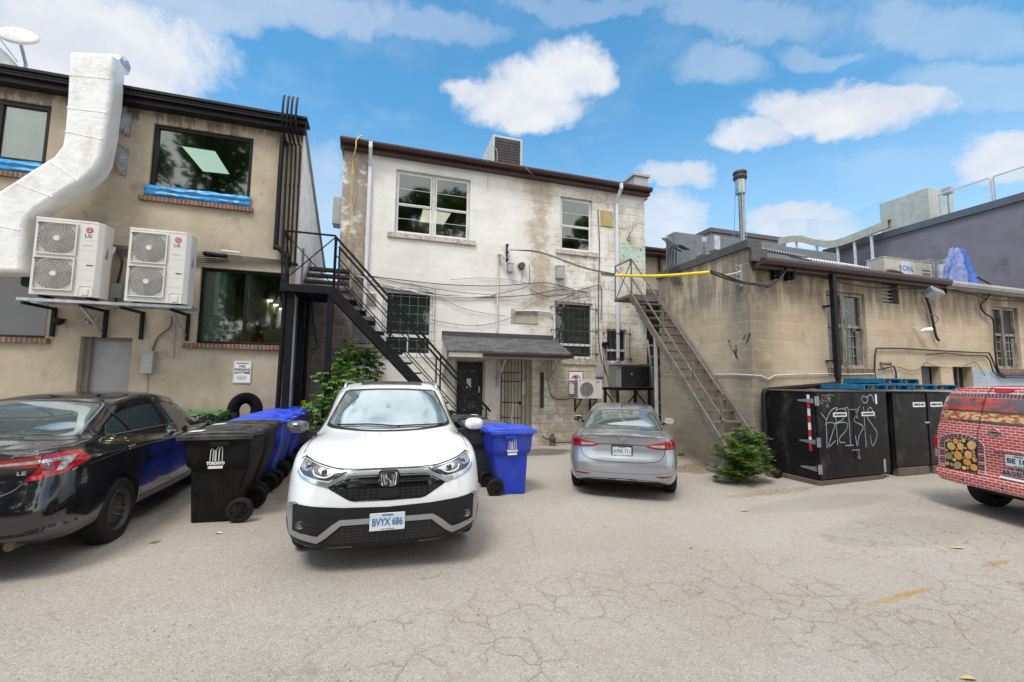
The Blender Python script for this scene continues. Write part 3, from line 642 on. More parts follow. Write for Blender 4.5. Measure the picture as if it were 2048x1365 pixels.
a, b_ = at(611, 258, X=xr+.03), at(651, 545, X=xr+.03); solo(MB().bar(a, b_, .05, .05), 'brace_bar', M_galvd, 'long grey bar leaning from the eaves down to the landing', 'bar')
# ================================================================ WHITE BUILDING
YW = 11.9
wl = at(688, 300, Y=YW).x; wr = at(1289, 420, Y=YW).x; wtop = at(700, 296, Y=YW).z
WB = thing('painted_block_building', 'white painted block building with brown gutter and peeling stains in the middle', 'building', (3, YW, 0), world=True)
ox = 3.0
s0 = at(735, 450, Y=YW).x-ox; s1 = at(1045, 450, Y=YW).x-ox; s2 = at(1115, 450, Y=YW).x-ox; zb2 = at(900, 660, Y=YW).z
def spec(t, u0, z, uv, c, mort):
    u = t.m('SUBTRACT', u0, 0.0)
    n = t.noise(t.vec(uv, (1, 1, 1), (4, 9, 0)), 1.1, 9, .68); nf = t.noise(uv, 4.5, 9, .72)
    nn = t.m('ADD', t.m('MULTIPLY', n, .5), t.m('MULTIPLY', nf, .5))
    # bare strip by the left downspout
    e = t.m('ADD', u, t.m('MULTIPLY', t.m('SUBTRACT', nf, .5), .25))
    strip = t.m('MULTIPLY', t.m('LESS_THAN', e, s0-.02), t.ss(nn, .40, .52))
    c = t.mix(t.m('MULTIPLY', strip, .9), c, t.mix(t.ss(nf, .4, .6), (.22, .165, .115), (.36, .29, .21)))
    # damp rust coloured stain below the gutter
    d = t.m('ABSOLUTE', t.m('SUBTRACT', u, (s1+s2)/2)); band = t.ss(d, (s2-s1)*.85, .05)
    st = t.m('MULTIPLY', band, t.ss(z, zb2-.6, zb2+1.2))
    c = t.mix(t.m('MULTIPLY', t.ss(t.m('ADD', t.m('MULTIPLY', nn, .9), t.m('MULTIPLY', st, .25)), .60, .72), t.m('ADD', t.m('MULTIPLY', st, .55), .12)), c, (.30, .20, .12))
    c = t.mix(t.m('MULTIPLY', st, .30), c, (.50, .41, .29))
    # flaked and dirty paint: more on the right half and low down
    k = t.m('SUBTRACT', t.m('ADD', t.m('MULTIPLY', t.ss(u, -.2, 2.8), .13), t.m('MULTIPLY', t.ss(z, 4.6, 1.0), .09)), .03)
    c = t.mix(t.m('MULTIPLY', t.ss(t.m('ADD', nn, k), .615, .67), .75), c, (.36, .30, .22))
    c = t.mix(t.m('MULTIPLY', t.ss(t.m('ADD', n, t.m('MULTIPLY', k, 1.2)), .50, .72), .6), c, (.58, .50, .385))
    c = t.mix(t.m('MULTIPLY', t.m('MULTIPLY', mort, t.ss(t.m('ADD', nn, k), .52, .62)), .7), c, (.2, .17, .13))
    return c
M_wall = blocks('white_blocks', (.82, .805, .775), (.84, .83, .80), (.78, .76, .72), .52, .26, .008, grime=(.26, .21, .16), gth=(.66, .84), drip=.3, bumpm=.35, special=spec,
                patches=[((.62, .70), (.52, .45, .36), 1.6, .6)])
H1 = hole(793, 338, 939, 480, YW); a = at(866, 478, Y=YW); H1 = (H1[0], H1[1], at(866, 474, Y=YW).z, at(866, 349, Y=YW).z)
H2 = (at(1121, 450, Y=YW).x, at(1185, 450, Y=YW).x, at(1153, 503, Y=YW).z, at(1153, 397, Y=YW).z)
H3 = (at(768, 640, Y=YW).x, at(865, 640, Y=YW).x, at(815, 711, Y=YW).z, at(815, 582, Y=YW).z)
H4 = (at(1109, 650, Y=YW).x, at(1186, 650, Y=YW).x, at(1147, 717, Y=YW).z, at(1147, 605, Y=YW).z)
H5 = (at(1214, 690, Y=YW).x, at(1254, 690, Y=YW).x, at(1234, 725, Y=YW).z, at(1234, 659, Y=YW).z)
H6 = (at(909, 780, Y=YW).x, at(970, 780, Y=YW).x, -.4, at(940, 719, Y=YW).z, .22)
H7 = (at(1008, 780, Y=YW).x, at(1064, 780, Y=YW).x, -.4, at(1036, 712, Y=YW).z, .30)
mb = MB(); wall(mb, 'y', YW, wl, wr, -.5, wtop, [H1, H2, H3, H4, H5, H6, H7], .16)
mb.build('wall', M_wall, WB)
mb = MB(); wall(mb, 'x', wl, YW, 22, -.5, wtop-.02); mb.add([(wr, YW, -.5), (wr, YW, wtop-.02), (wr, 22, wtop-.02), (wr, 22, -.5)], [(0, 1, 2, 3)]); mb.build('side_wall', pmat('side_siding', (.5, .5, .48), .7, dirt=(.25, .22, .2)), WB)
gz_ = at(990, 323, Y=YW-.32).z
def eaves_prof(x0, x1, Y, z, parent, mat, name='gutter', h=.23, d=.32, back=4):
    m = MB()
    m.box((x0, Y-d+.125, z-h), (x1, Y-.003, z-.07)).prism([(0, 0), (-.03, .07), (-.03, .12), (-.012, .135), (.12, .135), (.12, 0)], (x0, Y-d, z-.135), (0, 1, 0), (0, 0, 1), (x1-x0, 0, 0))
    m.box((x0+.01, Y-.0, z-.18), (x1-.01, Y+back, z-.02))
    return m.build(name, mat, parent, bevel=.006)
eaves_prof(wl-.08, wr+.1, YW, gz_, WB, M_gutter, back=8)
for (pxa, ya, pxb, yb) in ((740, 292, 727, 690), (1231, 378, 1237, 723)):
    A = at(pxa, ya, Y=YW-.3); xx = at((pxa+pxb)/2, 500, Y=YW-.07).x; zb_ = at(pxb, yb, Y=YW-.07).z
    m = MB(); m.box((xx-.045, YW-.41, gz_-.24), (xx+.045, YW-.33, gz_-.06)).bar((xx, YW-.37, gz_-.21), (xx, YW-.06, gz_-.62), .09, .075).box((xx-.045, YW-.11, zb_), (xx+.045, YW-.03, gz_-.6))
    for zz in (gz_-1.2, (gz_+zb_)/2, zb_+.6): m.box((xx-.055, YW-.115, zz), (xx+.055, YW-.003, zz+.025))
    m.build('downspout', pmat('downspout_white', (.66, .67, .72), .45, var=.05), WB, bevel=.006)
# upper windows
def sashwin(h, par, cols, dep=.13, open_=None):
    x0, x1, z0, z1 = h; n = cols
    fo = framed(par, h, YW, dep, M_wtrim, G_dark, .055, mull=[(i/n, .09) for i in range(1, n)], pane=False)
    for i in range(n):
        a = x0+(x1-x0)*i/n+.055; b = x0+(x1-x0)*(i+1)/n-.055; zm = z0+(z1-z0)*.47
        s = MB(); f = .035
        for (za, zb_, yy) in ((z0+.06, zm, -.02), (zm, z1-.06, -.035)):
            y = YW+dep+yy; s.box((a, y-.02, za), (b, y, za+f)).box((a, y-.02, zb_-f), (b, y, zb_)).box((a, y-.02, za+f), (a+f, y, zb_-f)).box((b-f, y-.02, za+f), (b, y, zb_-f)); zq = (za+zb_)/2
            s.box((a+f, y-.016, zq-.006), (b-f, y-.003, zq+.006))
        s.build('sash', M_white, fo, bevel=.003)
        MB().box((a+.02, YW+dep-.034, z0+.07), (b-.02, YW+dep-.030, zm-.02)).box((a+.02, YW+dep-.049, zm+.02), (b-.02, YW+dep-.045, z1-.07)).build('pane', G_see, fo)
    return fo
fo = sashwin(H1, WB, 2); sashwin(H2, WB, 1)
for h in (H1, H2): room(WB, h, YW, .17, 4, pmat('dim_room', (.12, .11, .105), .9), .1)
x0, x1, z0, z1 = H1
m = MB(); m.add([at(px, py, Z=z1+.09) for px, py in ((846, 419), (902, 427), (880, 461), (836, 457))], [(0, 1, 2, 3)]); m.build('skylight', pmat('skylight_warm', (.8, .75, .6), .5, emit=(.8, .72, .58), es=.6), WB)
for h, e in ((H1, .18), (H2, .16)): MB().box((h[0]-e, YW-.06, h[2]-.14), (h[1]+e, YW+.12, h[2]-.002)).build('window_sill', M_bsillw, WB, bevel=.008)
MB().box((H4[0]-.12, YW-.05, H4[2]-.19), (H4[1]+.22, YW+.12, H4[2]-.05)).build('window_sill', M_bsillw, WB, bevel=.008)
# lower left window with mesh grille
M_curt = pmat('drab_curtain', (.13, .15, .15), .8, var=.1)
fo = framed(WB, H3, YW, .12, M_white, G_dark, .07, rails=[(.30, .08, 0, 1)])
MB().box(((H3[0]+H3[1])/2-.02, YW+.08, H3[2]+.07), ((H3[0]+H3[1])/2+.02, YW+.11, H3[2]+(H3[3]-H3[2])*.27)).build('mullion', M_white, fo)
m = MB(); xx0, xx1, zz0, zz1 = H3[0]-.04, H3[1]+.05, H3[2]-.06, H3[3]+.06
for i in range(7): x = xx0+(xx1-xx0)*i/6; m.tube([(x, YW-.07, zz0), (x, YW-.07, zz1)], .007, 6)
for i in range(9): z = zz0+(zz1-zz0)*i/8; m.tube([(xx0-.03, YW-.058, z), (xx1+.03, YW-.058, z)], .007, 6)
for x in (xx0, xx1):
    for z in (zz0+.1, zz1-.1): m.tube([(x, YW-.06, z), (x, YW, z)], .008, 6)
m.build('window_grille', pmat('grille_grey', (.13, .13, .13), .5), WB)
def bars(h, n, rows, m_, ext=.12):
    m = MB(); x0, x1, z0, z1 = h
    for i in range(n): x = x0+.03+(x1-x0-.0)*i/(n-1); m.tube([(x, YW-.11, z0-.06), (x, YW-.11, z1+.02)], .0085, 6)
    for f in rows:
        z = z0+(z1-z0)*f; m.box((x0-ext, YW-.125, z-.012), (x1+ext, YW-.117, z+.012))
        for x in (x0-ext, x1+ext): m.box((x-.008, YW-.125, z-.01), (x+.008, YW-.002, z+.01)); m.box((x-.012, YW-.012, z-.05), (x+.012, YW-.001, z+.05))
    return m.build('window_bars', m_, WB)
M_bar = pmat('bar_dark', (.05, .04, .038), .6, dirt=(.12, .07, .05), ds=9)
fo = framed(WB, H4, YW, .12, M_white, G_dark, .06, rails=[(.24, .07, 0, 1)], mull=[])
MB().box((H4[0]+.35, YW+.08, H4[2]+.06), (H4[0]+.43, YW+.11, H4[2]+.3)).build('mullion', M_white, fo)
bars(H4, 8, (.08, .48, .88), M_bar)
fo = framed(WB, H5, YW, .12, M_white, G_dark, .045, rails=[(.36, .07, 0, 1)]); bars(H5, 5, (.1, .86), M_bar)
# bricked-up opening, hatch board, patch
a, b = at(1022, 618, Y=YW), at(1076, 650, Y=YW)
MB().box((a.x, YW-.012, b.z), (b.x, YW-.002, a.z)).build('blocked_opening', blocks('grey_infill', (.42, .40, .34), (.46, .43, .37), (.3, .27, .22), .42, .27, .012, drip=.2, off=(.1, .05)), WB)
a, b = at(1201, 421, Y=YW), at(1224, 455, Y=YW)
MB().box((a.x, YW-.03, b.z), (b.x, YW-.002, a.z)).build('hatch_board', pmat('ochre_board', (.42, .33, .13), .7, dirt=(.3, .25, .15)), WB, bevel=.005)
a, b = at(1202, 545, Y=YW), at(1228, 553, Y=YW); MB().box((a.x, YW-.014, b.z), (b.x, YW-.002, a.z)).build('lintel_patch', pmat('patch_grey', (.16, .15, .15), .8), WB)
a, b = at(708, 585, Y=YW), at(752, 612, Y=YW)
m = MB(); m.box((a.x, YW-.03, b.z), (b.x, YW-.001, a.z))
for k in range(7): z = b.z+(a.z-b.z)*(k+.5)/7; m.bar((a.x+.03, YW-.045, z), (b.x-.03, YW-.045, z), .03, .01)
m.build('wall_vent', pmat('vent_cream', (.5, .47, .4), .6), WB)
# window air conditioner low on the left
a, b = at(694, 630, Y=YW-.45), at(748, 688, Y=YW-.45)
A_ = thing('window_air_conditioner', 'grey louvred air conditioner behind the black stair above the leafy plant', 'air conditioner', (a.x, YW, b.z), world=True)
MB().box((a.x, YW-.44, b.z), (b.x, YW-.01, a.z)).build('casing', pmat('ac_slate', (.16, .17, .18), .5), A_, bevel=.01)
m = MB()
for k in range(15):
    z = b.z+.04+(a.z-b.z-.08)*k/14
    for (xa, xb) in ((a.x+.03, (a.x+b.x)/2-.02), ((a.x+b.x)/2+.02, b.x-.03)): m.box((xa, YW-.455, z-.008), (xb, YW-.44, z+.008))
m.build('louvre', pmat('ac_slate2', (.26, .27, .28), .5), A_)
MB().box((a.x-.1, YW-.5, b.z-.10), (b.x+.1, YW-.02, b.z-.02)).build('shelf', pmat('shelf_wood', (.27, .24, .2), .8), A_)
# doors
a = H6
dd = MB().box((a[0]+.06, YW+.17, -.3), (a[1]-.06, YW+.21, a[3]-.06)).build('door', pmat('door_black', (.02, .022, .03), .35), WB)
m = MB()
for x in [a[0]+.07+(a[1]-a[0]-.2)*k/9 for k in range(10)]: m.box((x, YW+.13, -.2), (x+.014, YW+.145, a[3]-.08))
for z in (.1, .75, .95, a[3]-.35, a[3]-.1): m.box((a[0]+.06, YW+.125, z), (a[1]-.06, YW+.15, z+.03))
m.box((a[0]+.06, YW+.12, .0), (a[0]+.11, YW+.16, a[3]-.06)).box((a[1]-.12, YW+.12, .0), (a[1]-.06, YW+.16, a[3]-.06)).box((a[0]+.30, YW+.128, .92), (a[1]-.2, YW+.14, 1.20))
for k in range(24):
    x = random.uniform(a[0]+.13, a[1]-.2); z = random.uniform(.3, 1.0); m.tube([(x+.03*math.cos(q), YW+.135, z+.03*math.sin(q)) for q in [j*.7 for j in range(8)]], .005, 4)
m.build('security_screen', pmat('flaking_black', (.02, .02, .022), .45, dirt=(.3, .29, .27), ds=16, dth=(.55, .62)), dd)
MB().box((a[0]+.36, YW+.118, 1.55), (a[0]+.49, YW+.124, 1.82)).build('notice', M_sticker, dd)
MB().box((a[1]-.17, YW+.09, 1.42), (a[1]-.13, YW+.12, 1.6)).build('handle', M_galv, dd)
m = MB().box((a[0]+.002, YW+.02, -.3), (a[0]+.06, YW+.218, a[3]-.002)).box((a[1]-.06, YW+.02, -.3), (a[1]-.002, YW+.218, a[3]-.002)).box((a[0]+.06, YW+.021, a[3]-.06), (a[1]-.06, YW+.217, a[3]-.003))
m.build('door_frame', pmat('cream_frame', (.45, .42, .35), .6, dirt=(.22, .2, .16)), WB)
a = H7
dd = MB().box((a[0]+.05, YW+.24, -.3), (a[1]-.12, YW+.28, a[3]-.05)).build('door', pmat('cream_door', (.50, .46, .37), .6, dirt=(.28, .25, .2), ds=4), WB)
for z in (.35, 1.05, 1.4, 1.75): MB().box((a[0]+.12, YW+.233, z), (a[1]-.2, YW+.239, z+.02)).build('door_moulding', M_wtrim, dd)
MB().lathe([(YW+.17, .0), (YW+.17, .03), (YW+.20, .035), (YW+.235, .012)], (a[1]-.2, 0, 1.0), 'y', 14).build('handle', M_galvd, dd, smooth=True)
MB().box((a[0]+.6, YW+.23, 1.35), (a[0]+.85, YW+.239, 1.75)).build('notice', M_sticker, dd)
MB().box((a[1]-.12, YW+.15, -.3), (a[1]-.002, YW+.298, a[3]-.002)).box((a[0]+.002, YW+.15, -.3), (a[0]+.05, YW+.298, a[3]-.002)).build('door_frame', MATS['cream_frame'], WB)
# barred gate standing ajar in front of the cream door
gx0 = at(1003, 780, Y=YW-.05).x; g1 = at(1042, 780, Y=YW-.38).x; gtop = at(1022, 712, Y=YW-.2).z
GT = Vector((gx0, YW-.03, 0)); GE = Vector((g1, YW-.42, 0)); gd = (GE-GT)
m = MB()
for k in range(7):
    p = GT+gd*k/6; r_ = .016 if k in (0, 6) else .008; m.bar(p+Vector((0, 0, .05)), p+Vector((0, 0, gtop)), r_*1.6, r_*1.6)
for z in (.08, .72, 1.15, 1.75, 2.0, gtop-.02): m.bar(GT+Vector((0, 0, z)), GE+Vector((0, 0, z)), .012, .03)
m.build('security_gate', M_bar, WB)
p = GE+Vector((-.03, -.02, 1.15)); MB().box(p-Vector((.05, .03, .05)), p+Vector((.02, .03, .05))).build('gate_lock', M_black, WB, bevel=.004)
p = GT+gd*.55; m = MB(); n = 9
m.tube([p+Vector((0, -.03, 1.15)), p+Vector((.02, -.05, .95)), p+Vector((-.03, -.05, .7)), p+Vector((.02, -.04, .5)), p+Vector((0, -.04, .35))], [.015, .06, .05, .07, .02], 7, smooth=2)
solo(m, 'plastic_bag', pmat('bag_white', (.55, .55, .58), .4, bump=.6, bs=30), 'limp pale plastic bag tied to the barred gate', 'bag')
a, b = at(1082, 745, Y=YW), at(1086, 816, Y=YW); MB().box((a.x-.03, YW-.02, b.z), (b.x+.02, YW-.001, a.z)).build('steel_strip', pmat('strip_dark', (.07, .05, .045), .7), WB)
# canopy over the doors
cx0 = at(868, 660, Y=YW).x; cx1 = at(1106, 668, Y=YW).x; zb_ = at(985, 668, Y=YW).z
CD = .95; f0 = at(893, 698, Y=YW-CD); f1 = at(1140, 710, Y=YW-CD); zf = (f0.z+f1.z)/2
m_ = bpy.data.materials.new('asphalt_shingle'); m_.use_nodes = True; t = NT(m_.node_tree); co = t.new('ShaderNodeTexCoord').outputs['Object']; x, y, z = t.xyz(co)
br = t.new('ShaderNodeTexBrick'); t.put(br.inputs['Vector'], t.comb(x, t.m('MULTIPLY', y, 1.25)))
for k, v in (('Scale', 1), ('Brick Width', .33), ('Row Height', .16), ('Mortar Size', .006), ('Color1', (.06, .06, .065, 1)), ('Color2', (.115, .115, .12, 1)), ('Mortar', (.015, .015, .015, 1))): br.inputs[k].default_value = v
t.l.new(t.mix(t.ss(t.noise(co, 60, 4, .7), .45, .9), br.outputs[0], (.14, .14, .14)), t.n['Principled BSDF'].inputs['Base Color']); t.n['Principled BSDF'].inputs['Roughness'].default_value = .92
t.l.new(t.bump(t.m('MULTIPLY', br.outputs[1], -1.0), .8, .015), t.n['Principled BSDF'].inputs['Normal'])
cxa, cxb = min(cx0, f0.x)+.0, max(cx1, f1.x)
CP = MB().prism([(0, zb_-.12), (-CD-.06, zf), (-CD-.06, zf-.035), (0, zb_-.155)], (f0.x+.0, YW-.004, 0), (0, 1, 0), (0, 0, 1), (f1.x-f0.x, 0, 0)).build('canopy', m_, WB)
MB().box((f0.x, YW-.015, zb_-.11), (cx1+.0, YW-.003, zb_+.02)).build('flashing', pmat('flashing_dark', (.06, .06, .07), .5), CP)
m = MB(); m.prism([(-.004, zb_-.16), (-CD-.04, zf-.04), (-CD-.04, zf-.16), (-.004, zf-.75)], (f0.x+.02, YW, 0), (0, 1, 0), (0, 0, 1), (.03, 0, 0)); m.box((f0.x+.05, YW-CD-.02, zf-.16), (f1.x-.05, YW-.02, zf-.13)).box((f0.x+.02, YW-CD-.04, zf-.17), (f1.x-.05, YW-CD-.021, zf-.037))
m.build('soffit', pmat('canopy_wood', (.5, .47, .41), .7, dirt=(.25, .13, .09), ds=5), CP)
m = MB(); m.prism([(0, 0), (-.09, .01), (-.11, .09), (-.10, .10), (0, .10)], (f0.x+.95, YW-CD-.042, zf-.145), (0, 1, 0), (0, 0, 1), (f1.x-f0.x-.9, 0, 0)); m.build('canopy_gutter', M_gutter, CP, bevel=.004)
for xx in (f0.x+1.62, f1.x-.25): MB().bar((xx, YW-.03, zf-.75), (xx, YW-CD+.1, zf-.19), .05, .07).box((xx-.03, YW-.05, zf-.95), (xx+.03, YW-.003, zf-.19)).build('bracket', pmat('bracket_paint', (.48, .46, .42), .7), CP)
# conduits on the wall
def onwall(pts, r, mat, name, label, cat, Y=YW-.03, n=6, sm=0, grp=None):
    m = MB().tube([at(x, y, Y=Y) for x, y in pts], r, n, smooth=sm); return solo(m, name, mat, label, cat, grp, smooth=True)
onwall([(996, 508), (996, 560), (995, 600), (994, 664)], .025, M_cablew, 'conduit_pipe', 'cream painted conduit running down to the canopy roof', 'conduit', YW-.04, 8)
onwall([(1030, 622), (1060, 622), (1090, 624), (1105, 628), (1109, 638), (1109, 676)], .03, M_wtrim, 'conduit_pipe', 'off-white bent pipe reaching the right end of the canopy', 'conduit', YW-.06, 8, 4)
onwall([(1106, 730), (1106, 748), (1110, 758), (1122, 761), (1155, 761)], .024, M_wtrim, 'conduit_pipe', 'off-white pipe bending right under the canopy end toward the small heat pump', 'conduit', YW-.06, 8, 4)
onwall([(1098, 740), (1099, 775), (1103, 790), (1115, 799), (1150, 797)], .012, M_cable, 'hanging_cable', 'dark cable curving round below the canopy to the small heat pump', 'cable', YW-.04, 6, 5)
onwall([(1196, 420), (1199, 500), (1197, 590), (1198, 690), (1208, 735), (1216, 750)], .013, M_cable, 'wall_cable', 'dark cable dropping between the two barred windows', 'cable', YW-.03, 6, 4)
onwall([(1203, 560), (1204, 640), (1203, 700), (1206, 728)], .02, M_cablew, 'conduit_pipe', 'pale conduit beside the dark cable between the barred windows', 'conduit', YW-.03, 8)
# service cables strung over the wall
CA = [([(690, 548), (735, 552), (800, 560), (900, 570), (1000, 572), (1090, 566), (1150, 580)], .012, M_cable, 'upper black service cable strung over the white wall'),
 ([(700, 560), (760, 575), (830, 585), (900, 592), (985, 595), (1060, 590), (1120, 580), (1170, 585)], .012, M_cable, 'black cable sagging below the upper service cable'),
 ([(735, 552), (800, 566), (870, 578), (930, 586), (985, 590)], .009, M_cable, 'thin black cable ending at the splice on the white wall'),
 ([(690, 545), (740, 560), (800, 577), (870, 592), (940, 594), (985, 592)], .02, M_cablew, 'thick pale conduit slanting over the grilled window'),
 ([(820, 566), (870, 590), (920, 615), (975, 628), (1010, 632)], .006, M_cable, 'thin wire drooping beneath the splice'),
 ([(860, 640), (920, 650), (970, 650), (1020, 636), (1070, 605), (1110, 590), (1150, 592)], .007, M_cable, 'long thin wire drooping low over the canopy'),
 ([(985, 590), (1020, 583), (1055, 572), (1059, 545), (1058, 530)], .009, M_cable, 'black cable turning up to the wall box'),
 ([(1058, 578), (1090, 592), (1130, 590), (1160, 580), (1180, 575), (1200, 572), (1203, 590), (1202, 640)], .012, M_cable, 'black cable looping over the right barred window'),
 ([(1110, 606), (1140, 592), (1165, 583), (1180, 592), (1150, 598)], .01, M_cable, 'tangled cable end above the right barred window'),
 ([(1092, 612), (1130, 600), (1160, 588), (1178, 575)], .006, M_cablew, 'white cable slanting over the right barred window'),
 ([(1150, 590), (1160, 575), (1175, 570), (1190, 578), (1185, 592), (1165, 597), (1155, 585)], .008, M_cablew, 'coil of white cable beside the tangle'),
 ([(1000, 600), (1060, 606), (1120, 600), (1180, 578)], .008, M_cableg, 'grey cable crossing right of the splice'),
 ([(900, 560), (960, 556), (1020, 560), (1080, 572), (1140, 578)], .008, M_cableg, 'grey cable above the canopy')]
for pts, r, mt, lb in CA: onwall(pts, r, mt, 'service_cable', lb, 'cable', YW-.05, 5, 6, 'cables strung over the white wall')
a = at(986, 591, Y=YW-.08); solo(MB().tube([a+Vector((-.06, 0, -.02)), a, a+Vector((.07, 0, .03))], [.02, .05, .03], 8), 'cable_clamp', M_cableg, 'small clamp gathering the cables left of the cream conduit', 'clamp')
# service entrance with insulators
a = at(1015, 488, Y=YW-.12); zl = at(1015, 523, Y=YW-.12).z
m = MB().box((a.x-.015, YW-.1, zl), (a.x+.015, YW-.002, a.z))
for k in range(3): z = a.z-.06-(a.z-zl-.1)*k/2; m.lathe([(z-.04, .02), (z-.02, .05), (z, .03), (z+.02, .05), (z+.04, .02)], (a.x-.02, YW-.16, 0), 'z', 12)
solo(m, 'insulator_rack', M_cable, 'black insulator rack on the white wall beside the cream conduit head', 'insulator', smooth=True)
m = MB().tube([at(1000, 520, Y=YW-.06), at(998, 509, Y=YW-.1), at(1005, 510, Y=YW-.2), at(1010, 518, Y=YW-.2)], .045, 10, smooth=3); solo(m, 'weatherhead', M_wtrim, 'curved weatherhead on top of the cream conduit', 'conduit', smooth=True)
for (px, py, w2, h2, lb) in ((1019, 538, .16, .24, 'small grey box right of the insulator rack on the white wall'), (1118, 547, .26, .38, 'larger pale grey box on the white wall under the upper right window')):
    a = at(px, py, Y=YW); solo(MB().box((a.x-w2/2, YW-.16, a.z-h2/2), (a.x+w2/2, YW-.002, a.z+h2/2)).box((a.x-w2/2-.01, YW-.17, a.z+h2/2), (a.x+w2/2+.01, YW-.002, a.z+h2/2+.015)), 'wall_box', M_galvd, lb, 'box', bevel=.01)
a = at(1042, 533, Y=YW); solo(MB().lathe([(YW-.14, .0), (YW-.14, .09), (YW-.05, .11), (YW-.002, .11)], (a.x, 0, a.z), 'y', 18).tube([(a.x, YW-.1, a.z-.1), (a.x+.02, YW-.08, a.z-.25), (a.x, YW-.04, a.z-.5)], .008, 5), 'round_box', pmat('round_dark', (.09, .085, .08), .6), 'round dark box with a dangling wire on the white wall', 'box', smooth=True)
for (px, py, w2, h2, d2, lb) in ((1196, 742, .20, .36, .12, 'tall grey panel box under the small barred window'), (1221, 738, .16, .17, .10, 'small grey meter box right of the tall panel box'), (1222, 767, .24, .26, .16, 'square grey box left of the big condenser')):
    a = at(px, py, Y=YW); solo(MB().box((a.x-w2/2, YW-d2, a.z-h2/2), (a.x+w2/2, YW-.002, a.z+h2/2)).box((a.x-w2/2-.01, YW-d2-.012, a.z-h2/2-.01), (a.x+w2/2+.01, YW-d2, a.z+h2/2+.01)), 'electrical_box', M_galvd, lb, 'box', bevel=.006)
a = at(1205, 690, Y=YW); m = MB().lathe([(YW-.2, 0), (YW-.19, .05), (YW-.1, .06)], (a.x-.03, 0, a.z), 'y', 12).lathe([(YW-.2, 0), (YW-.19, .05), (YW-.1, .06)], (a.x+.1, 0, a.z+.03), 'y', 12).box((a.x-.03, YW-.12, a.z+.02), (a.x+.08, YW-.002, a.z+.08)).bar((a.x+.06, YW-.1, a.z), (a.x+.07, YW-.05, a.z-.13), .05, .05)
solo(m, 'floodlight', M_black, 'black twin floodlight left of the small barred window', 'floodlight', smooth=True)
m = MB()
for k, (px, py) in enumerate(((1212, 745), (1216, 755), (1219, 762))): pass
m.tube([at(1206, 700, Y=YW-.06), at(1212, 730, Y=YW-.09), at(1217, 752, Y=YW-.14), at(1221, 763, Y=YW-.12)], .035, 8, smooth=5)
solo(m, 'flexible_conduit', M_cableg, 'grey flexible conduit curving down to the square grey box', 'conduit', smooth=True)
a = at(1261, 470, Y=YW-.05); m = MB().tube([at(1257, 478, Y=YW-.02), at(1259, 468, Y=YW-.15), at(1266, 458, Y=YW-.2), at(1267, 445, Y=YW-.2)], .022, 8, smooth=3).lathe([(YW-.05, .0), (YW-.05, .07), (YW-.001, .07)], (at(1257, 478, Y=YW).x, 0, at(1257, 478, Y=YW).z), 'y', 10)
solo(m, 'wall_bracket', M_galvd, 'bent metal bracket on the white wall above the green graffiti', 'bracket', smooth=True)
# green graffiti on the wall (paint, part of the building)
gp = [[(1242, 522), (1246, 500), (1254, 498), (1252, 508), (1246, 512), (1254, 516), (1250, 524), (1243, 522)], [(1257, 500), (1260, 524), (1266, 498)], [(1268, 524), (1271, 500), (1277, 516), (1281, 498), (1284, 524)], [(1240, 496), (1262, 492), (1286, 496)]]
m = MB()
for pl in gp:
    p = spline([at(x, y, Y=YW-.004) for x, y in pl], 4)
    for i in range(len(p)-1): m.bar(p[i], p[i+1]+(p[i+1]-p[i])*.1, .003, .055, up=(0, 1, 0)) if False else m.add([p[i]+Vector((-.03, 0, .03)), p[i]+Vector((.03, 0, -.03)), p[i+1]+Vector((.03, 0, -.03)), p[i+1]+Vector((-.03, 0, .03))], [(0, 1, 2, 3)])
m.build('graffiti', pmat('mint_paint', (.30, .68, .55), .7, dirt=(.6, .62, .56), ds=8, dth=(.45, .6)), WB, recalc=False)
# small heat pump on brackets
a = at(1157, 798, Y=YW-.55)
HP = thing('small_heat_pump', 'small cream heat pump on brackets behind the silver car', 'heat pump', (a.x, YW-.52, a.z))
W_, H_, D_ = .80, .55, .28
MB().box((0, 0, 0), (W_, D_, H_)).box((-.004, -.008, H_-.02), (W_+.004, D_+.004, H_+.01)).build('casing', M_acw, HP, bevel=.012)
g = MB(); c_ = (.28, .27)
g.cur = 0
for k in range(11): x = .06+.44*k/10; hh = math.sqrt(max(0, .22**2-(x-c_[0])**2)); g.tube([(x, -.012, c_[1]-hh), (x, -.016, c_[1]), (x, -.012, c_[1]+hh)], .004, 5)
g.tube([(c_[0]+.22*math.cos(q), -.008, c_[1]+.22*math.sin(q)) for q in [R(10*k) for k in range(37)]], .006, 6)
go = g.build('fan_grille', M_acgr, HP, smooth=True)
MB().lathe([(-.004, 0), (-.004, .218)], (c_[0], 0, c_[1]), 'y', 36).build('fan_opening', M_acdk, go)
m = MB()
for k in range(5): m.box((.53, -.003, .08+.07*k), (.76, -.0, .085+.07*k))
m.build('panel_seam', M_acgr, HP)
m = MB()
for k in range(9): m.box((-.008, .02, .05+.055*k), (-.001, D_-.03, .075+.055*k))
m.build('coil_fin', M_acdk, HP)
text('BOSCH', .045, pmat('logo_red', (.5, .03, .03), .5), parent=HP, loc=(.64, -.011, .49))
m = MB()
for x in (.12, .62): m.box((x, .05, -.04), (x+.04, .515, -.012)).box((x, .48, -.42), (x+.04, .515, -.04)).bar((x+.02, .49, -.38), (x+.02, .10, -.05), .025, .025)
m.build('bracket', M_black, HP)
